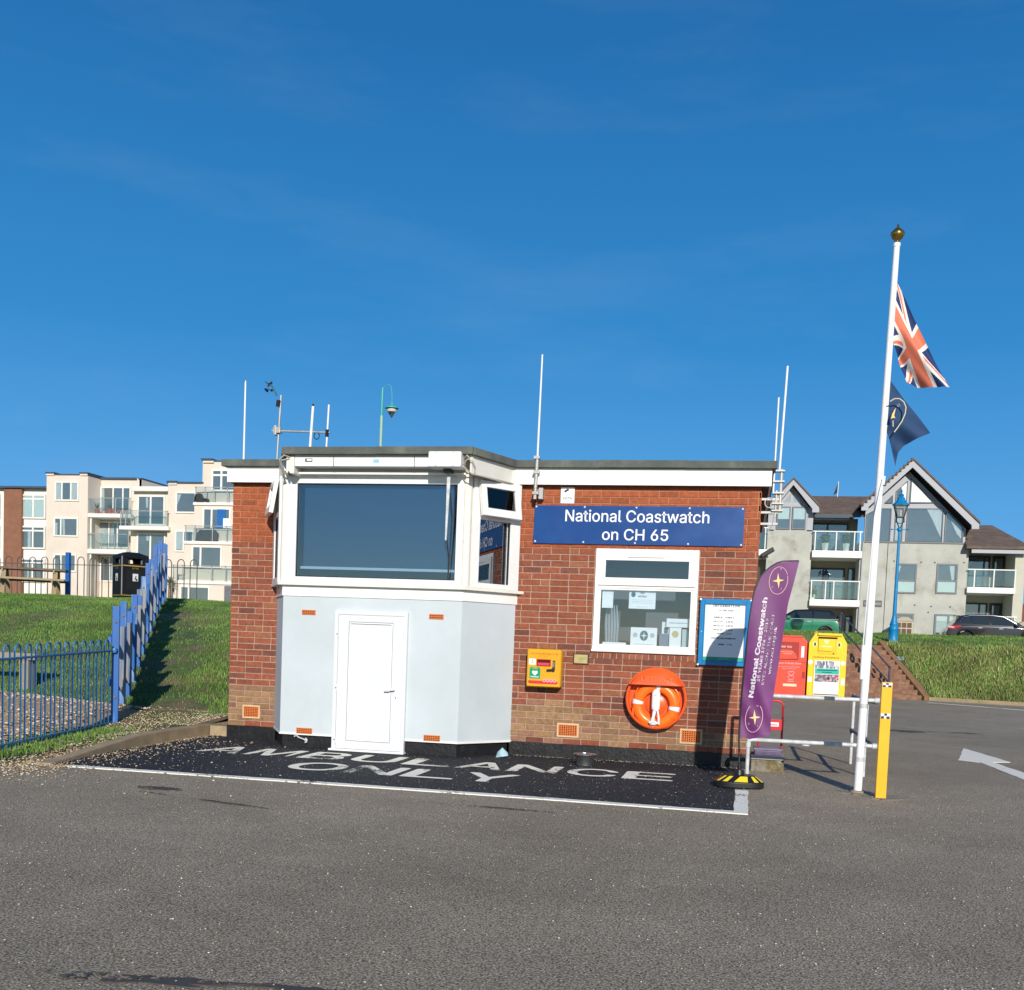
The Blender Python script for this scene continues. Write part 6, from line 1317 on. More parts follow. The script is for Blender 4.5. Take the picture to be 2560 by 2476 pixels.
S, X, a_, b_, body = car('parked_car', 'green hatchback with black roof parked on the road above the donation bins', 4.40, 40, Z0, 3.85, 1.43, 1.72,
    [(.02, .35), (.03, .62), (.10, .88), (.30, .95), (1.5, .97), (2.7, .95), (3.1, .90), (3.65, .78), (3.83, .60), (3.85, .30)], [(.10, .90), (.28, 1.28), (.45, 1.40), (1.3, 1.43), (2.1, 1.38), (2.65, 1.05), (2.80, .92)], [.66, 3.12], .30, pg, pblk, False,
    [[(.42, .98), (.52, 1.29), (1.22, 1.33), (1.22, .98)], [(1.30, .98), (1.30, 1.33), (2.02, 1.30), (2.42, 1.06), (2.42, .98)]])
MB().box(X(1.0)-.12, X(1.0)+.12, a_-.02, a_, Z0+.80, Z0+.84) if 0 else None
MB().box(X(1.52), X(1.34), a_-.03, a_+.01, Z0+.82, Z0+.87).build('door_handle', m_chrome, body, bevel=.006)
MB().box(X(1.275), X(1.265), a_-.004, a_+.01, Z0+.35, Z0+.95).build('door_seam', m_ink, body)
MB().obox((X(2.35), a_-.10, Z0+1.02), (.09, 0, 0), (0, .07, 0), (0, 0, .06)).build('mirror', pg, S, bevel=.02)
MB().box(X(2.8), X(.12), a_-.012, a_+.02, Z0+.955, Z0+.975).build('chrome_strip', m_chrome, body)
MB().box(X(.10), X(-.01), a_+.02, a_+.22, Z0+.66, Z0+.90).build('tail_lamp', m_tail, S, bevel=.02)
MB().box(X(3.84), X(3.62), a_+.02, a_+.25, Z0+.60, Z0+.80).build('head_lamp', m_headl, S, bevel=.03)
for c in (.66, 3.12):
    P = [(X(c)+.37*math.cos(a), a_-.005, Z0+.30+.37*math.sin(a)) for a in [math.pi*i/14 for i in range(15)]]; MB().tube(P, .03, 6).build('arch_trim', m_blackp, body)
S, X, a_, b_, body = car('parked_car', 'glossy black estate style car parked at far right on top of the bank', 8.98, 40, 2.02, 4.35, 1.48, 1.80,
    [(.02, .40), (.0, .62), (.12, .86), (.35, .95), (2.0, .96), (3.0, .94), (3.5, .88), (4.1, .76), (4.32, .58), (4.35, .30)], [(.22, .90), (.42, 1.16), (.62, 1.40), (1.2, 1.47), (1.9, 1.475), (2.5, 1.40), (3.1, 1.08), (3.32, .93)], [.82, 3.50], .34, pgr, pgr, True,
    [[(.62, 1.10), (.76, 1.30), (1.02, 1.37), (.98, 1.03)], [(1.04, 1.02), (1.08, 1.38), (1.75, 1.40), (1.82, 1.00)], [(1.90, 1.0), (1.84, 1.40), (2.36, 1.35), (2.90, 1.06), (2.90, .99)]])
MB().tube([(X(.55), a_+.06, 2.02+1.08), (X(.70), a_+.11, 2.02+1.33), (X(1.1), a_+.13, 2.02+1.42), (X(1.9), a_+.13, 2.02+1.43), (X(2.4), a_+.12, 2.02+1.38), (X(3.0), a_+.05, 2.02+1.05)], .012, 5).build('chrome_strip', m_chrome, S)
MB().box(X(1.32), X(1.50), a_-.03, a_+.01, 2.02+.84, 2.02+.88).build('door_handle', m_chrome, body, bevel=.006); MB().box(X(2.2), X(2.38), a_-.03, a_+.01, 2.02+.82, 2.02+.86).build('door_handle', m_chrome, body, bevel=.006)
MB().prism([(X(.02), 2.02+.80), (X(.25), 2.02+.76), (X(.62), 2.02+.90), (X(.60), 2.02+.95), (X(.2), 2.02+.92)], a_-.012, a_+.2).build('tail_lamp', m_tail, S, bevel=.01)
MB().prism([(X(.03), 2.02+.855), (X(.30), 2.02+.83), (X(.32), 2.02+.87), (X(.1), 2.02+.885)], a_-.02, a_+.05).build('lamp_lens', m_headl, S)
MB().box(X(.30), X(.66), y_ if 0 else 39.5, 40.5, 2.02+1.385, 2.02+1.405).build('spoiler', pgr, S, bevel=.008)
MB().obox((X(2.95), a_-.10, 2.02+1.02), (.10, 0, 0), (0, .07, 0), (0, 0, .06)).build('mirror', pgr, S, bevel=.02)
MB().tube([(X(.95), 40, 2.02+1.46), (X(.82), 40, 2.02+1.60)], .006, 4).build('roof_aerial', m_blackp, S)
# ------------------------------------------------------------------ concrete gabled flats at right
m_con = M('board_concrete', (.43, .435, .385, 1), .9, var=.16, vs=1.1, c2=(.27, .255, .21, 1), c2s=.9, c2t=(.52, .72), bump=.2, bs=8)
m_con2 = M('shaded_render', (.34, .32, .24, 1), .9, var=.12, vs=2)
m_tile = M('roof_tiles', (.13, .095, .075, 1), .85, var=.25, vs=2.5, bump=.7, bs=9, c2=(.20, .15, .10, 1), c2s=2.2, c2t=(.55, .7))
m_ggrey = M('gable_grey', (.36, .375, .41, 1), .5, var=.06); m_wfr = M('window_grey', (.13, .15, .16, 1), .45, var=.1); m_balc = M('balcony_white', (.74, .74, .68, 1), .5, var=.05); m_blackw = M('dark_frame', (.03, .033, .036, 1), .4)
m_blind2 = M('window_blind', (.66, .72, .68, 1), .7, var=.02); m_room = M('room_dim', (.16, .165, .18, 1), .9, var=.2, vs=1); m_curt = M('curtain_white', (.60, .60, .60, 1), .8, var=.25, vs=14, stretch=(3, 1, .2))
def win(par, x0, x1, z0, z1, y, fw_=.07, fm=None, glass=None, depth=.12, mull=(), trans=(), blind=None, room=None, curtain=None, name='window'):
    fm = fm or m_wfr; glass = glass or m_glassd; fr = MB(); fr.frame(x0, x1, z0, z1, y-.06, y+.01, fw_)
    for mx_ in mull: fr.box(mx_-fw_/2, mx_+fw_/2, y-.059, y-.002, z0+fw_, z1-fw_)
    for tz in trans: fr.box(x0+fw_, x1-fw_, y-.057, y-.002, tz-fw_/2, tz+fw_/2)
    o = fr.build(name, fm, par)
    MB().box(x0+fw_*.5, x1-fw_*.5, y-.040, y-.036, z0+fw_*.5, z1-fw_*.5).build('pane', glass, o)
    MB().box(x0+.01, x1-.01, y-.012, y-.004, z0+.01, z1-.01).build('room', room or m_room, o)
    if blind: MB().box(x0+fw_, x1-fw_, y-.030, y-.024, blind[0], blind[1]).build('blind', m_blind2, o)
    if curtain:
        for c in curtain: MB().prism(c, y-.022, y-.016).build('curtain', m_curt, o)
    return o
def balcony(par, x0, x1, yf, yb, z0, zs, zr, posts, slabm=m_balc):
    sb_ = MB().box(x0, x1, yf, yb, z0, zs).build('balcony_slab', slabm, par, bevel=.02)
    r = MB(); r.box(x0, x1, yf+.03, yf+.08, zr-.05, zr); 
    for p in posts: r.box(p-.025, p+.025, yf+.03, yf+.08, zs, zr-.05); 
    r.build('railing', m_balc, sb_)
    MB().box(x0+.04, x1-.04, yf+.05, yf+.06, zs+.06, zr-.06).build('glass_panel', glassmat('balcony_glass', (.88, .94, .92), .10), sb_)
    return sb_
B = thing('concrete_flats', 'weathered concrete block of flats with two pointed glazed gables and brown tiled roofs', 'building', (7, 45, 2)); FYb = 45.0
w = MB(); w.box(5.62, 10.83, FYb, FYb+9, 1.5, 7.24); w.box(1.0, 3.24, FYb, FYb+9, 1.5, 7.78); w.box(-3, 1.0, FYb+2, FYb+9, 1.5, 8.6); w.prism([(1.0, 7.78), (3.24, 7.78), (3.24, 8.73), (2.97, 8.98), (2.97, 7.78)], FYb, FYb+.3) if 0 else None
walls_ = w.build('wall', m_con, B, bevel=.02)
for xx in (6.95,): MB().box(xx, xx+.03, FYb-.006, FYb+.01, 1.9, 7.2).build('movement_joint', m_ink, walls_)
# left small gable
m_gp = MB(); m_gp.prism([(1.30, 7.76), (2.95, 7.76), (2.95, 8.98), (2.15, 9.95), (1.30, 8.98)], FYb+.02, FYb+.2); m_gp.prism([(2.95, 7.70), (3.24, 7.70), (3.24, 8.75), (2.95, 8.98)], FYb, FYb+.25); m_gp.prism([(1.0, 7.70), (1.30, 7.70), (1.30, 8.98), (1.0, 8.75)], FYb, FYb+.25); m_gp.build('gable_panel', m_ggrey, B)
for x0, x1 in ((1.42, 2.10), (2.19, 2.88)): win(B, x0, x1, 7.78, 8.94, FYb-.01, .06, m_wfr, blind=(8.30, 8.90))
for P in ([(1.72, 9.18), (2.06, 9.18), (2.06, 9.58)], [(2.22, 9.18), (2.58, 9.18), (2.22, 9.60)]): MB().prism(P, FYb-.005, FYb+.03).build('window', m_glassd, B)
def gable(par, L0, L1, A_, yf, yb, th, fm=m_ggrey):
    """two sloping barge boards with a flat foot, and tile slabs behind them"""
    for (E0, sg) in ((L0, 1), (L1, -1)):
        d = Vector((A_[0]-E0[0], A_[1]-E0[1])).normalized(); n = Vector((d.y*sg, -d.x*sg))
        P = [(E0[0], E0[1]-.02), (E0[0]+sg*.34, E0[1]-.02), (E0[0]+sg*.34+0, E0[1]+.16)]
        q = Vector(A_)+Vector((0, -th*1.05)); P += [(q.x, q.y), (A_[0], A_[1]), (E0[0], E0[1]+.22)]
        MB().prism(P, yf, yf+.10).build('barge_board', fm, par)
        r = MB(); P2 = [(E0[0]-sg*.04, E0[1]+.22), (A_[0], A_[1]+.01), (A_[0], A_[1]+.11), (E0[0]-sg*.04, E0[1]+.34)]; r.prism(P2, yf-.06, yb); r.build('roof', m_tile, par)
gable(B, (1.05, 8.78), (3.48, 8.62), (2.15, 10.25), FYb-.55, FYb+9, .26)
# big gable with glazing
gp_ = MB(); gp_.prism([(5.79, 7.24), (10.62, 7.24), (10.62, 7.95), (7.80, 10.75), (5.79, 8.9)], FYb+.03, FYb+.3); gp_.build('gable_panel', m_ggrey, B)
MB().box(5.70, 10.78, FYb-.06, FYb+.02, 7.19, 7.26).build('ledge', m_wfr, B)
gable(B, (5.50, 8.72), (11.08, 7.88), (7.82, 11.20), FYb-.75, FYb+9, .34)
def gl(P, curt=None, blind=None):
    o = MB().prism(P, FYb-.012, FYb+.012).build('window', m_glassd, B); MB().prism(P, FYb+.02, FYb+.028).build('room', m_room, o)
    cx = sum(p[0] for p in P)/len(P); cz = sum(p[1] for p in P)/len(P); Q = [(cx+(a-cx)*1.0, cz+(b-cz)*1.0) for a, b in P]
    mb = MB(); Q.append(Q[0]); mb.tube([(a, FYb-.015, b) for a, b in Q], .03, 4); mb.build('window_frame', m_wfr, o)
    if curt: MB().prism(curt, FYb+.013, FYb+.019).build('curtain', m_curt, o)
    if blind: MB().prism(blind, FYb-.02, FYb-.012).build('blind', M('blind_bright', (.78, .84, .80, 1), .5), o)
gl([(5.86, 7.28), (6.30, 7.28), (6.30, 8.86), (5.86, 8.6)]); gl([(6.48, 7.28), (7.02, 7.28), (7.02, 8.90), (6.48, 8.90)]); gl([(6.70, 9.18), (7.05, 9.18), (7.05, 9.56)])
gl([(7.81, 7.28), (9.50, 7.28), (9.50, 8.92), (7.81, 8.92)], [(8.72, 8.90), (9.45, 8.90), (9.45, 7.50), (9.32, 7.75), (9.05, 8.3)])
gl([(9.64, 7.28), (10.48, 7.28), (10.46, 8.02), (9.72, 8.76), (9.64, 8.76)], [(9.75, 8.62), (10.40, 8.0), (10.42, 7.45), (10.2, 7.7)])
gl([(7.25, 7.28), (7.60, 7.28), (7.60, 8.92), (7.25, 8.92)], [(7.28, 7.3), (7.56, 7.3), (7.56, 8.88), (7.28, 8.88)])
gl([(7.88, 9.20), (9.02, 9.20), (7.88, 10.40)], None, [(7.93, 9.24), (8.92, 9.24), (7.93, 10.28)]); gl([(7.22, 9.20), (7.72, 9.20), (7.72, 10.30), (7.22, 9.78)], None, [(7.45, 9.26), (7.69, 9.26), (7.69, 10.2), (7.45, 9.98)])
win(B, 7.42, 8.42, 4.66, 6.17, FYb, .08, m_wfr, trans=(5.30,), blind=(4.74, 5.26), curtain=[[(7.5, 6.05), (7.66, 6.05), (7.5, 5.5)]])
win(B, 9.36, 10.36, 4.70, 6.20, FYb, .08, m_wfr, trans=(5.34,), blind=(4.78, 5.30), curtain=[[(9.95, 6.1), (10.2, 6.1), (10.2, 5.4), (10.08, 5.4)]])
win(B, 7.50, 8.40, 2.3, 3.66, FYb, .09, m_wfr); win(B, 9.39, 10.38, 2.3, 3.68, FYb, .09, m_wfr, mull=(10.05,), blind=(2.75, 3.58))
vents = MB()
for (xx, zz) in ((8.42, 4.1), (9.2, 4.05), (10.1, 4.05), (8.6, 6.25), (9.25, 6.25), (10.62, 6.28), (7.3, 6.28), (9.08, 3.75)): MB().lathe([(.035, 0), (.035, -.03), (0, -.03)], (xx, FYb, zz), 8, 'y').build('weep_pipe', m_ink, walls_)
ns = MB().box(5.93, 6.83, FYb-.04, FYb, 3.95, 4.27).build('name_panel', M('panel_grey', (.09, .09, .09, 1), .5), B); tt = MB(); text_xz(tt, 'FRESH BEACH', 6.38, FYb-.042, 4.05, .13, bold=.001, width=.76, height=.12); tt.build('lettering', M('panel_text', (.5, .5, .5, 1), .5), ns)
# recess with balconies between the gables
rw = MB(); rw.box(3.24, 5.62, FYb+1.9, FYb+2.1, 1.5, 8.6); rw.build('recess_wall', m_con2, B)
win(B, 3.30, 5.15, 6.72, 8.35, FYb+1.88, .09, m_blackw, mull=(4.10,)); win(B, 3.26, 5.10, 4.2, 6.0, FYb+1.88, .09, m_blackw, mull=(4.0,)); win(B, 3.26, 4.90, 2.0, 3.5, FYb+1.88, .09, m_blackw, mull=(4.3,)); win(B, 5.25, 5.60, 2.0, 3.5, FYb+1.88, .05, m_blackw); win(B, 5.25, 5.60, 4.2, 6.0, FYb+1.88, .05, m_blackw)
balcony(B, -2.5, 1.02, FYb-.3, FYb+2, 6.36, 6.72, 7.85, (-.5, .9)); balcony(B, 3.26, 5.70, FYb-.3, FYb+1.9, 6.36, 6.72, 7.71, (3.38, 4.42, 5.58, 5.30)); balcony(B, 3.26, 5.72, FYb-.3, FYb+1.9, 3.90, 4.24, 5.21, (3.32, 4.42, 5.66, 4.02))
MB().box(3.30, 5.10, FYb+.9, FYb+1.1, 8.43, 8.53).build('awning_case', m_ggrey, B)
mrf = MB(); mrf.add([(2.6, FYb+.3, 8.62), (6.4, FYb+.3, 8.62), (6.4, FYb+3.4, 9.98), (2.6, FYb+3.4, 9.98), (2.6, FYb+.3, 8.50), (6.4, FYb+.3, 8.50), (6.4, FYb+3.4, 9.86), (2.6, FYb+3.4, 9.86)], [(0, 1, 2, 3), (7, 6, 5, 4), (0, 4, 5, 1), (1, 5, 6, 2), (2, 6, 7, 3), (3, 7, 4, 0)]); mrf.build('roof', m_tile, B)
MB().box(3.3, 5.6, FYb+.22, FYb+.32, 8.48, 8.62).build('gutter', m_blackw, B)
# right wing
rw = MB(); rw.box(10.83, 13.45, FYb+2.0, FYb+9, 1.5, 7.0); rw.box(12.98, 13.45, FYb-.1, FYb+2.0, 1.5, 6.95); rw.build('wing_wall', M('wing_render', (.50, .49, .40, 1), .85, var=.06), B)
win(B, 10.87, 12.25, 5.0, 6.80, FYb+1.97, .09, m_blackw, mull=(11.95,)); win(B, 12.35, 12.95, 5.0, 6.8, FYb+1.97, .12, m_blackw); win(B, 10.87, 12.25, 2.6, 4.40, FYb+1.97, .09, m_blackw, mull=(11.85,)); win(B, 12.35, 12.95, 2.6, 4.4, FYb+1.97, .12, m_blackw)
balcony(B, 10.80, 13.04, FYb-.25, FYb+2, 4.77, 5.06, 5.96, (11.12, 12.02, 13.0)); balcony(B, 10.80, 13.2, FYb-.25, FYb+2, 2.3, 2.62, 3.66, (10.95, 12.0, 13.1))
er = MB(); er.add([(10.6, FYb-.6, 7.05), (13.6, FYb-.6, 7.05), (12.35, FYb+2.6, 8.45), (10.6, FYb+2.6, 8.45), (10.6, FYb-.6, 6.93), (13.6, FYb-.6, 6.93), (12.35, FYb+5, 6.93), (10.6, FYb+5, 6.93), (13.6, FYb+8, 7.05), (13.6, FYb+8, 6.93)], [(0, 1, 2, 3), (0, 4, 5, 1), (1, 8, 2), (1, 5, 9, 8), (4, 7, 9, 5), (0, 3, 7, 4), (3, 2, 8, 9, 7)]); er.build('roof', m_tile, B)
MB().box(10.86, 13.45, FYb-.5, FYb-.42, 6.72, 6.95).build('fascia', m_ggrey, B); MB().box(12.35, 12.60, FYb+.3, FYb+.5, 5.06, 6.7) if 0 else None
MB().tube([(5.74, FYb-.1, 2), (5.74, FYb-.1, 7.2)], .03, 6).build('downpipe', m_ggrey, B)
ri = MB()
for k in range(14): t = k/13; ri.box(5.55+2.2*t-.03, 5.55+2.2*t+.05, FYb-.85, FYb-.66, 8.92+2.22*t, 8.92+2.22*t+.16)
ri.split('roof_edge_tile', m_tile, B)
def topiary(x, z, label):
    S = thing('potted_topiary', label, 'potted plant', (x, FYb+.25, z), 'topiary pots on the balcony')
    MB().lathe([(.11, 0), (.17, .42), (.15, .42), (.13, .38), (0, .38)], (x, FYb+.25, z), 4).build('pot', m_balc, S)
    c = MB(); R = random.Random(int(x*100))
    for i in range(260):
        th = R.random()*6.28; ph = math.acos(R.uniform(-1, 1)); rr = R.uniform(.75, 1.05); p = Vector((x+.20*rr*math.sin(ph)*math.cos(th), FYb+.25+.20*rr*math.sin(ph)*math.sin(th), z+.68+.27*rr*math.cos(ph)+(.12 if math.cos(ph) > .9 else 0)))
        a = Vector((R.uniform(-1, 1), R.uniform(-1, 1), R.uniform(-1, 1))).normalized()*.05; b = a.orthogonal().normalized()*.035; c.add([p-a-b, p+a-b, p+a+b, p-a+b], [(0, 1, 2, 3)])
    c.build('foliage', M('topiary_leaf', (.10, .13, .04, 1), .7, var=.3, vs=9), S)
topiary(3.92, 6.72, 'left of two clipped bushes in tapered white pots on the top balcony'); topiary(4.95, 6.72, 'right of two clipped bushes in tapered white pots on the top balcony')
o = MB().box(3.72, 3.98, FYb+1.82, FYb+1.84, 5.55, 5.85).build('wall_ornament', M('orn_teal', (.03, .12, .14, 1), .6), loc=(3.85, FYb+1.83, 5.55)) if 0 else None
P = [(3.74, 5.62), (3.80, 5.66), (3.80, 5.72), (3.72, 5.72), (3.80, 5.80), (3.86, 5.90), (3.88, 5.80), (3.92, 5.78), (3.87, 5.72), (3.92, 5.62), (3.86, 5.66), (3.80, 5.58)]
o = MB().prism(P, FYb+1.76, FYb+1.79).build('window_ornament', M('orn_teal', (.02, .09, .10, 1), .6), loc=(3.82, FYb+1.78, 5.6)); tag(o, 'small dark bird shaped ornament on the middle balcony glass doors', 'ornament')
S = thing('flowering_plant', 'bushy pot plant with pinkish flowers behind the middle balcony glass', 'potted plant', (3.42, FYb+.3, 4.24))
MB().lathe([(.11, 0), (.16, .26), (.13, .26), (0, .24)], (3.42, FYb+.3, 4.24), 12).build('pot', m_balc, S)
c = MB(); fl_ = MB(); R = random.Random(3)
for i in range(240):
    p = Vector((3.42+R.gauss(0, .12), FYb+.3+R.gauss(0, .1), 4.62+R.gauss(0, .13))); a = Vector((R.uniform(-1, 1), R.uniform(-1, 1), R.uniform(-1, 1))).normalized()*.04; b = a.orthogonal().normalized()*.03
    (fl_ if i % 3 == 0 and p.z > 4.6 else c).add([p-a-b, p+a-b, p+a+b, p-a+b], [(0, 1, 2, 3)])
c.build('foliage', M('topiary_leaf', (.10, .13, .04, 1), .7), S); fl_.build('flowers', M('flower_pink', (.45, .16, .14, 1), .7), S)
S = thing('roof_flag', 'small dark flag on a short pole above the brown roof between the gables', 'flag', (4.52, FYb+3.3, 9.98))
MB().tube([(4.62, FYb+3.3, 9.9), (4.64, FYb+3.3, 10.75)], .02, 6).build('pole', m_aer, S); MB().add([(4.62, FYb+3.3, 10.70), (4.62, FYb+3.3, 10.15), (4.40, FYb+3.33, 10.02), (4.52, FYb+3.28, 10.4), (4.62, FYb+3.31, 10.7), (4.62, FYb+3.31, 10.15), (4.40, FYb+3.34, 10.03), (4.52, FYb+3.29, 10.4)], [(0, 3, 2, 1), (4, 5, 6, 7)]).build('cloth', m_ink, S)
# letter boxes and little extras in front
def mailbox(x, z, label):
    S = thing('letter_boxes', label, 'letter boxes', (x, 43.5, z)); MB().box(x-.42, x+.42, 43.4, 43.8, z, z+.72).build('case', M('box_stone', (.50, .44, .34, 1), .8, var=.1), S, bevel=.02)
    MB().prism([(x-.46, z+.72), (x+.46, z+.72), (x+.15, z+.92), (x-.15, z+.92)], 43.35, 43.85).build('lid', M('box_stone2', (.42, .36, .28, 1), .8), S)
    for i in range(3):
        for k in range(2): MB().box(x-.36+.25*i, x-.15+.25*i, 43.385, 43.4, z+.10+.3*k, z+.34+.3*k).build('slot', M('slot_brown', (.12, .07, .04, 1), .7) , S)
mailbox(7.75, 2.5, 'bank of stone coloured letter boxes beside the lamp post'); mailbox(13.3, 2.45, 'bank of stone coloured letter boxes behind the black car at the right edge')
# distant red roof at the right edge
B2 = thing('distant_house', 'red tiled house roof showing at the far right edge beyond the flats', 'house', (19, 62, 2))
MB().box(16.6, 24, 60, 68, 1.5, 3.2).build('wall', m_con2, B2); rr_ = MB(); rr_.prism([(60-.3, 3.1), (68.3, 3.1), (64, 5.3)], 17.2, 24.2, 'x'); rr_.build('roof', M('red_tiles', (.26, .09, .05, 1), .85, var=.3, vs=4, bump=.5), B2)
# ------------------------------------------------------------------ cream flats at left
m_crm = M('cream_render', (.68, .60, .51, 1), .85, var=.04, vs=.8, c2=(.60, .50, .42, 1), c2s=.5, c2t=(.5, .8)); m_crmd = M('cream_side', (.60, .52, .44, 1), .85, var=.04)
m_wht = M('flat_white', (.78, .76, .70, 1), .5, var=.04); m_edge = M('roof_edge', (.05, .07, .10, 1), .6); m_bpan = M('brown_panel', (.24, .11, .065, 1), .85, var=.2, vs=2, bump=.3, bs=10)
m_clr = glassmat('clear_balustrade', (.86, .90, .90), .06); m_wood = M('post_silver', (.45, .45, .43, 1), .4, .5)
def K60(y): return (y+12.665)/72.665
def kx(x, y): return x*K60(y)
def kz(z, y): return 1.327+(z-1.327)*K60(y)
def W6(par, x0, x1, z0, z1, y, fw_=.10, fm=None, **kw):
    a, b, c, d = kx(x0, y), kx(x1, y), kz(z0, y), kz(z1, y)
    if 'mull' in kw: kw['mull'] = [kx(q, y) for q in kw['mull']]
    if 'trans' in kw: kw['trans'] = [kz(q, y) for q in kw['trans']]
    if 'blind' in kw: kw['blind'] = [kz(q, y) for q in kw['blind']]
    if 'curtain' in kw: kw['curtain'] = [[(kx(p, y), kz(q, y)) for p, q in c_] for c_ in kw['curtain']]
    return win(par, a, b, c, d, y-.03, fw_, fm or m_wht, **kw)
def bx6(par, name, x0, x1, z0, z1, y, dep, mat, bevel=0):
    return MB().box(kx(x0, y), kx(x1, y), y, y+dep, kz(z0, y), kz(z1, y)).build(name, mat, par, bevel=bevel)
def rail6(par, x0, x1, zs, zr, y, posts=()):
    r = MB(); r.box(kx(x0, y), kx(x1, y), y, y+.05, kz(zr, y)-.05, kz(zr, y))
    for p in posts: r.box(kx(p, y)-.03, kx(p, y)+.03, y, y+.05, kz(zs, y), kz(zr, y))
    o = r.build('balustrade', m_wood, par); MB().box(kx(x0, y)+.05, kx(x1, y)-.05, y+.06, y+.07, kz(zs, y)+.08, kz(zr, y)-.08).build('glass_panel', m_clr, o); return o
G0 = 2.2
# brown and white block furthest left
Bw = thing('white_flats', 'low white block with tall windows and a brown brick panel at the left edge', 'building', (-54, 61, G0))
bx6(Bw, 'wall', -60, -51.4, G0, 11.62, 61.2, 8, m_wht); bx6(Bw, 'brick_panel', -55.22, -53.70, G0, 11.66, 60.9, .5, m_bpan); MB().box(kx(-60, 60.7), kx(-51.4, 60.7), 60.7, 69, kz(11.66, 60.7), kz(11.80, 60.7)).build('roof', m_edge, Bw)
for z0, z1, bl in ((9.37, 11.19, (9.5, 11.1)), (7.10, 8.82, None), (4.6, 6.4, None)):
    kw = dict(mull=(-52.66,), trans=(z1-.35,)); 
    if bl: kw['blind'] = bl
    else: kw['curtain'] = [[(-53.1, z0+.1), (-52.85, z0+.1), (-52.85, z1-.4), (-53.1, z1-.4)]]
    W6(Bw, -53.70, -51.62, z0, z1, 61.15, .12, m_wht, **kw)
    W6(Bw, -57.6, -55.50, z0, z1, 61.15, .12, m_wht, mull=(-56.5,), trans=(z1-.35,))
# main cream block
Bc = thing('cream_flats', 'stepped cream rendered block of flats with glazed balconies and flat roofs', 'building', (-44, 60, G0))
w = MB()
def add6(mb, x0, x1, z0, z1, y, dep): mb.box(kx(x0, y), kx(x1, y), y, y+dep, kz(z0, y), kz(z1, y)); return mb
def roofedge(x0, x1, z, y, dep, t=.13): MB().box(kx(x0, y)-.05, kx(x1, y)+.05, y-.08, y+dep, kz(z, y), kz(z, y)+t).build('roof_edge', m_edge, Bc)
a_ = kx(-51.59, 60); b_ = kx(-48.13, 60)
MB().box(a_, b_, 60, 70, G0, 12.63).build('wall', m_crm, Bc); MB().box(a_, a_+.66, 59.9, 70, 12.60, 12.74).build('parapet', m_crm, Bc); MB().box(b_-.62, b_, 59.9, 70, 12.60, 12.74).build('parapet', m_crm, Bc)
MB().box(a_-.04, b_+.04, 59.95, 70, 12.631, 12.72).build('roof_edge', m_edge, Bc); MB().box(a_-.04, a_+.70, 59.85, 70, 12.741, 12.84).build('roof_edge', m_edge, Bc); MB().box(b_-.66, b_+.05, 59.85, 70, 12.741, 12.84).build('roof_edge', m_edge, Bc)
W6(Bc, -50.85, -48.85, 10.72, 12.17, 60, .11, mull=(-50.25, -49.5), curtain=[[(-49.48, 10.85), (-48.95, 10.85), (-48.95, 12.05), (-49.48, 12.05)], [(-50.75, 10.85), (-50.35, 10.85), (-50.35, 12.05), (-50.75, 12.05)]])
W6(Bc, -50.90, -48.86, 8.07, 9.50, 60, .11, mull=(-50.30,), curtain=[[(-50.15, 8.2), (-49.95, 8.2), (-50.0, 9.4), (-50.2, 9.4)], [(-50.8, 8.2), (-50.6, 8.2), (-50.6, 9.1), (-50.8, 9.1)]])
W6(Bc, -50.86, -48.97, 5.46, 6.79, 60, .11, mull=(-50.25,))
# recess with patio doors
yr = 61.7; bx6(Bc, 'wall', -47.30, -43.70, G0, 12.36, yr, 6, m_crm); roofedge(-47.3, -44.1, 12.36, yr-.1, 6)
W6(Bc, -47.05, -44.56, 9.90, 11.80, yr, .10, mull=(-46.0, -45.2), curtain=[[(-47.0, 9.9), (-46.7, 9.9), (-46.75, 11.7), (-47.0, 11.7)]]); W6(Bc, -47.25, -44.61, 7.29, 9.25, yr, .10, mull=(-46.3, -45.6), curtain=[[(-47.15, 7.4), (-46.4, 7.4), (-46.4, 9.1), (-47.15, 9.1)], [(-46.2, 7.4), (-45.9, 7.4), (-45.9, 9.1), (-46.2, 9.1)]])
W6(Bc, -47.0, -44.7, 4.8, 6.7, yr, .10, mull=(-46.2, -45.4), curtain=[[(-46.1, 4.8), (-45.7, 4.8), (-45.8, 6.6), (-46.1, 6.6)]])
for z0, z1, x1 in ((9.56, 9.84, -44.60), (6.88, 7.20, -44.9)):
    bx6(Bc, 'balcony_slab', -48.20, x1, z0, z1, 60.05, 1.7, m_wht); rail6(Bc, -48.22, x1+.05, z1, z1+1.17, 60.08, (-48.1, -46.95, -45.85, -44.75))
MB().box(kx(-47.9, 60.2), kx(-47.8, 60.2), 60.2, 60.3, G0, kz(9.56, 60.2)).build('column', m_wht, Bc)
# projecting upper room and its balcony
yb_ = 60.6; bx6(Bc, 'wall', -44.55, -41.50, G0, 11.60, yb_, 7, m_crm); bx6(Bc, 'canopy', -44.5, -41.62, 11.53, 11.86, 60.1, 6.5, m_wht, .02); bx6(Bc, 'wall', -44.10, -43.70, 11.8, 12.45, 60.9, 3.7, m_crm)
sl_ = MB(); y0_, y1_ = 60.9, 64.6; xk = kx(-43.72, 60.9); sl_.add([(xk-.2, y0_, 11.3), (xk, y0_, 11.3), (xk, y1_, 11.3), (xk-.2, y1_, 11.3), (xk-.2, y0_, 12.5), (xk, y0_, 12.5), (xk, y1_, 12.44), (xk-.2, y1_, 12.44)], [(0, 1, 2, 3), (7, 6, 5, 4), (0, 4, 5, 1), (1, 5, 6, 2), (2, 6, 7, 3), (3, 7, 4, 0)]); sl_.build('side_wall', m_crmd, Bc)
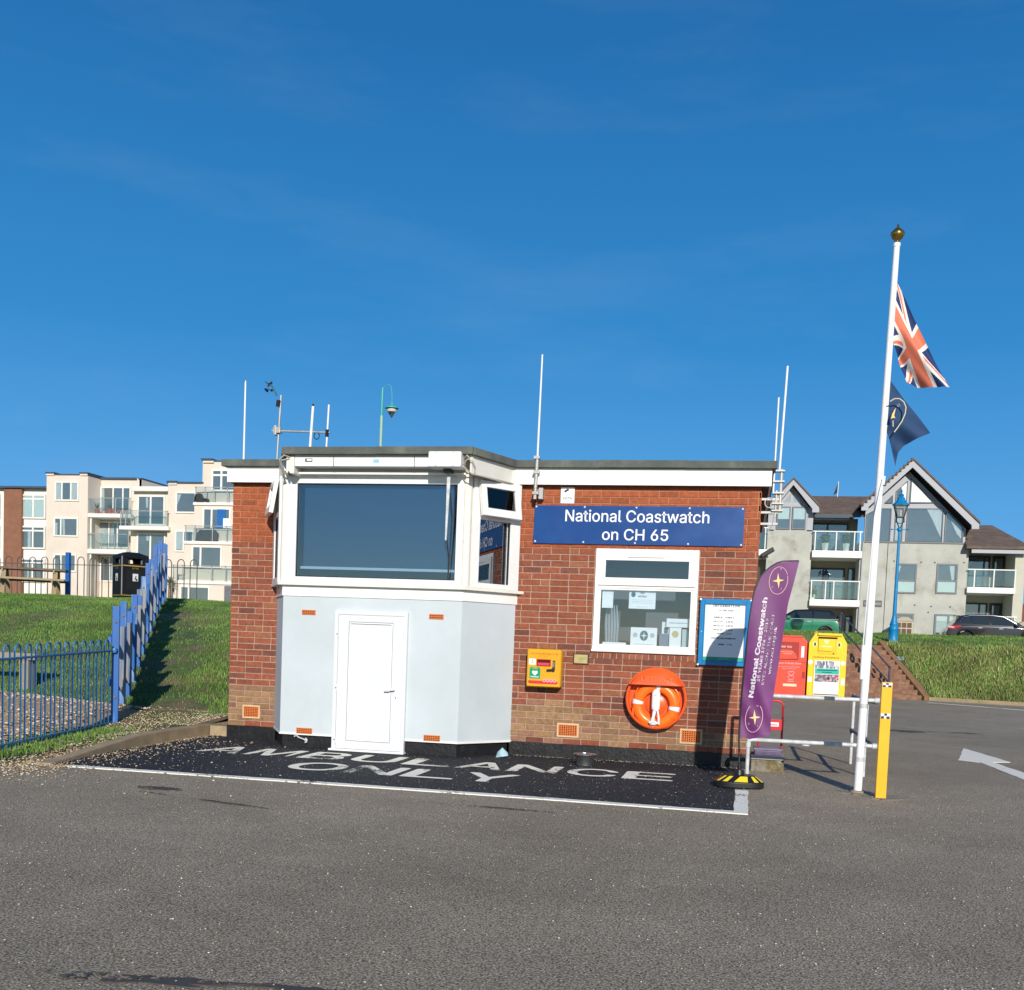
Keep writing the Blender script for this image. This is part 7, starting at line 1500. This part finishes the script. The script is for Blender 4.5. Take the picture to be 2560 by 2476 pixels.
MB().box(xk-.25, xk+.05, y0_-.1, y1_, 12.50, 12.60).build('roof_edge', m_edge, Bc); MB().box(kx(-42.2, 64.6), kx(-41.3, 64.6), 64.6, 66, 9, kz(11.9, 64.6)).build('wall', m_crmd, Bc)
W6(Bc, -44.02, -41.77, 9.00, 11.22, yb_, .13, mull=(-42.93,), curtain=[[(-43.3, 10.3), (-43.15, 10.3), (-43.15, 11.05), (-43.35, 11.05)]]); W6(Bc, -44.01, -41.68, 5.5, 8.46, yb_, .12, mull=(-42.9,), curtain=[[(-43.25, 7.9), (-43.05, 7.9), (-43.05, 8.3), (-43.25, 8.3)]])
bx6(Bc, 'balcony_slab', -45.52, -41.51, 8.69, 8.97, 59.6, 1.1, m_wht, .02); rail6(Bc, -45.5, -41.55, 8.97, 10.1, 59.65, (-45.4, -45.0, -44.55, -41.65))
# right hand part with stepped terraces
bx6(Bc, 'wall', -41.59, -38.6, G0, 12.08, 60, 9, m_crm); roofedge(-41.59, -38.8, 12.08, 60, 9); bx6(Bc, 'parapet', -41.59, -40.92, 12.0, 12.14, 59.9, 9, m_crm); MB().box(-41.64, -40.88, 59.82, 69, 12.141, 12.26).build('roof_edge', m_edge, Bc)
W6(Bc, -40.93, -39.30, 9.94, 11.48, 60, .11, curtain=[[(-40.8, 11.3), (-40.5, 11.3), (-40.8, 10.5)]]); W6(Bc, -40.92, -39.45, 7.14, 8.70, 60, .11, mull=(-40.25,), curtain=[[(-40.8, 7.3), (-40.35, 7.3), (-40.35, 8.6), (-40.8, 8.6)]])
bx6(Bc, 'wall', -38.87, -33.5, G0, 13.66, 59.95, 9, m_crm); bx6(Bc, 'parapet', -38.87, -38.05, 13.6, 13.74, 59.8, 9, m_crm); MB().box(-38.85, -33.3, 59.9, 69, 13.661, 13.75).build('roof_edge', m_edge, Bc); MB().box(-38.88, -38.0, 59.7, 69, 13.741, 13.86).build('roof_edge', m_edge, Bc)
W6(Bc, -38.14, -35.8, 11.53, 13.13, 59.95, .14, mull=(-37.35,), trans=(12.7,)); 
for (xa, z0, z1, yy, w0, w1, z2, z3, tz) in ((-39.59, 10.55, 10.75, 59.3, -38.77, -36.55, 8.77, 10.36, 9.95), (-40.33, 7.73, 7.95, 58.9, -39.58, -37.17, 5.97, 7.62, 7.2), (-41.25, 4.84, 5.07, 58.5, -40.46, -38.06, 3.3, 4.70, 4.2)):
    t_ = MB(); t_.box(kx(xa+.12, yy), kx(-33.5, yy), yy, 60.0, G0, kz(z0, yy)); t_.build('terrace_wall', m_crm, Bc); bx6(Bc, 'terrace_slab', xa, -33.5, z0, z1, yy-.12, 1.0, m_wht, .02)
    rail6(Bc, xa+.1, -33.6, z1, z1+1.12, yy-.05, (xa+.2, xa+.95, -38.0, -36.9)); o = W6(Bc, w0, w1, z2, z3, yy, .13, mull=(w0+.72,), trans=()) 
    kw = [(w0+.85, w1-.15, z3-.75, z3-.12)] if yy == 58.9 else []
    for q in kw: MB().box(kx(q[0], yy), kx(q[1], yy), yy-.02, yy-.012, kz(q[2], yy), kz(q[3], yy)).build('blind', m_blind2, o)
o = MB().box(kx(-37.6, 59.3), kx(-36.95, 59.3), 59.20, 59.24, kz(8.87, 59.3), kz(10.25, 59.3)).build('blue_blind', M('vivid_blue', (.01, .12, .38, 1), .6), Bc)
o = MB().box(kx(-37.1, 59.3), kx(-36.6, 59.3), 59.15, 59.19, kz(8.87, 59.3), kz(9.6, 59.3)).build('window_poster', m_paper, Bc)
MB().box(kx(-36.9, 58.5), kx(-36.3, 58.5), 58.38, 58.45, G0, kz(4.75, 58.5)).build('dark_opening', m_room, Bc)
for zz in (4.3,): MB().lathe([(.06, -.1), (.06, .1)], (kx(-41.0, 58.4), 58.35, zz), 8).build('wall_light', m_blackw, Bc)
# things on the balconies
def pot(x, z, y, s=.16, plant=True, label='', g=None):
    X_ = kx(x, y); Z_ = kz(z, y); S = thing('flower_pot', label, 'flower pot', (X_, y, Z_), g); MB().lathe([(s*.7, 0), (s, s*1.7), (s*.85, s*1.7), (0, s*1.5)], (X_, y, Z_), 12).build('pot', M('terracotta_pot', (.42, .13, .07, 1), .8, var=.1), S, smooth=True)
    if plant:
        c = MB(); R = random.Random(int(abs(x*90)))
        for i in range(26):
            a = R.random()*6.28; p = Vector((X_, y, Z_+s*1.5)); q = p+Vector((math.cos(a)*s*R.uniform(.4, 1.3), math.sin(a)*s, s*R.uniform(1, 2.6))); c.tube([p, q], [.02, .004], 3)
        c.build('foliage', M('pot_leaf', (.10, .10, .05, 1), .8, var=.3), S)
for i, (xx, ss) in enumerate(((-47.35, .2), (-46.6, .14), (-46.3, .2), (-45.95, .15), (-45.6, .16), (-45.0, .14))):
    pot(xx, 9.85, 60.6, ss, i in (0, 2, 5), ['tallest terracotta pot with a spiky plant at the left end of the upper recess balcony', 'small terracotta pot second from left on the upper recess balcony', 'bushy terracotta pot third from left on the upper recess balcony', 'small empty terracotta pot fourth from left on the upper recess balcony', 'small empty terracotta pot fifth from left on the upper recess balcony', 'planted terracotta pot furthest right on the upper recess balcony'][i], 'terracotta pots on the upper recess balcony')
S = thing('covered_barbecue', 'dark grey covered barbecue on the middle terrace of the cream flats', 'barbecue', (kx(-38.2, 59.2), 59.3, kz(7.95, 59.2)))
c = MB(); xx, zz = kx(-38.35, 59.3), kz(7.95, 59.3); c.prism([(xx-.85, zz), (xx+.85, zz), (xx+.9, zz+.55), (xx+.65, zz+.78), (xx-.55, zz+.78), (xx-.80, zz+.5)], 59.05, 59.25) ; c.build('cover', M('cover_grey', (.07, .065, .065, 1), .8, var=.2, vs=5), S, bevel=.05)
S = thing('covered_armchair', 'dark covered armchair on the top terrace of the cream flats', 'armchair', (kx(-39, 59.5), 59.4, kz(10.75, 59.4)))
c = MB(); xx, zz = kx(-38.95, 59.4), kz(10.75, 59.4); c.prism([(xx-.5, zz), (xx+.6, zz), (xx+.55, zz+.25), (xx+.1, zz+.35), (xx, zz+.62), (xx-.4, zz+.6)], 59.25, 59.6); c.build('cover', M('cover_dark', (.03, .035, .035, 1), .8), S, bevel=.04)
def spiky(x, y, z0, h, label):
    S = thing('cabbage_palm', label, 'palm', (x, y, z0)); MB().tube([(x, y, z0), (x+.03, y, z0+h*.55)], [.12, .08], 8).build('trunk', M('palm_trunk', (.20, .14, .08, 1), .9, var=.2), S)
    c = MB(); R = random.Random(5)
    for i in range(120):
        a = R.random()*6.28; e = R.uniform(-.5, 1.4); p = Vector((x+.03, y, z0+h*.58)); d = Vector((math.cos(a)*math.cos(e), math.sin(a)*math.cos(e), math.sin(e))); L_ = R.uniform(.3, .6); q = p+d*L_; r = q+Vector((d.x*.15, d.y*.15, -.12)); w_ = d.cross(Vector((0, 0, 1))).normalized()*.025; c.add([p-w_, p+w_, q+w_*.7, q-w_*.7, r], [(0, 1, 2, 3), (3, 2, 4)])
    c.build('fronds', M('palm_leaf', (.16, .16, .06, 1), .7, var=.3, vs=5), S)
spiky(kx(-41.35, 57.8), 57.8, 3.2, 2.6, 'small brownish cabbage palm in front of the cream flats beside the blue fence top')
# low garden wall and shrubs before the flats
wl2 = MB(); wl2.box(-47, -36.5, 50, 50.25, 2.3, 3.05); o = wl2.build('garden_wall', m_wht, loc=(-42, 50, 2.5)); tag(o, 'low white garden wall in front of the cream flats', 'wall')
S = thing('garden_chair', 'pale slatted garden chair on the ground floor patio of the cream flats', 'chair', (kx(-45.9, 59), 59, 3.6))
xx = kx(-45.7, 59); 
for k in range(4): MB().box(xx-.35, xx+.35, 59.2, 59.23, 3.75+.13*k, 3.83+.13*k).build('slat', m_wht, S)
MB().box(xx-.35, xx+.35, 58.8, 59.2, 3.62, 3.67).build('seat', m_wht, S)
for sx_ in (-.32, .32): MB().box(xx+sx_-.03, xx+sx_+.03, 58.8, 59.25, 3.1, 3.62).build('leg', m_wht, S)
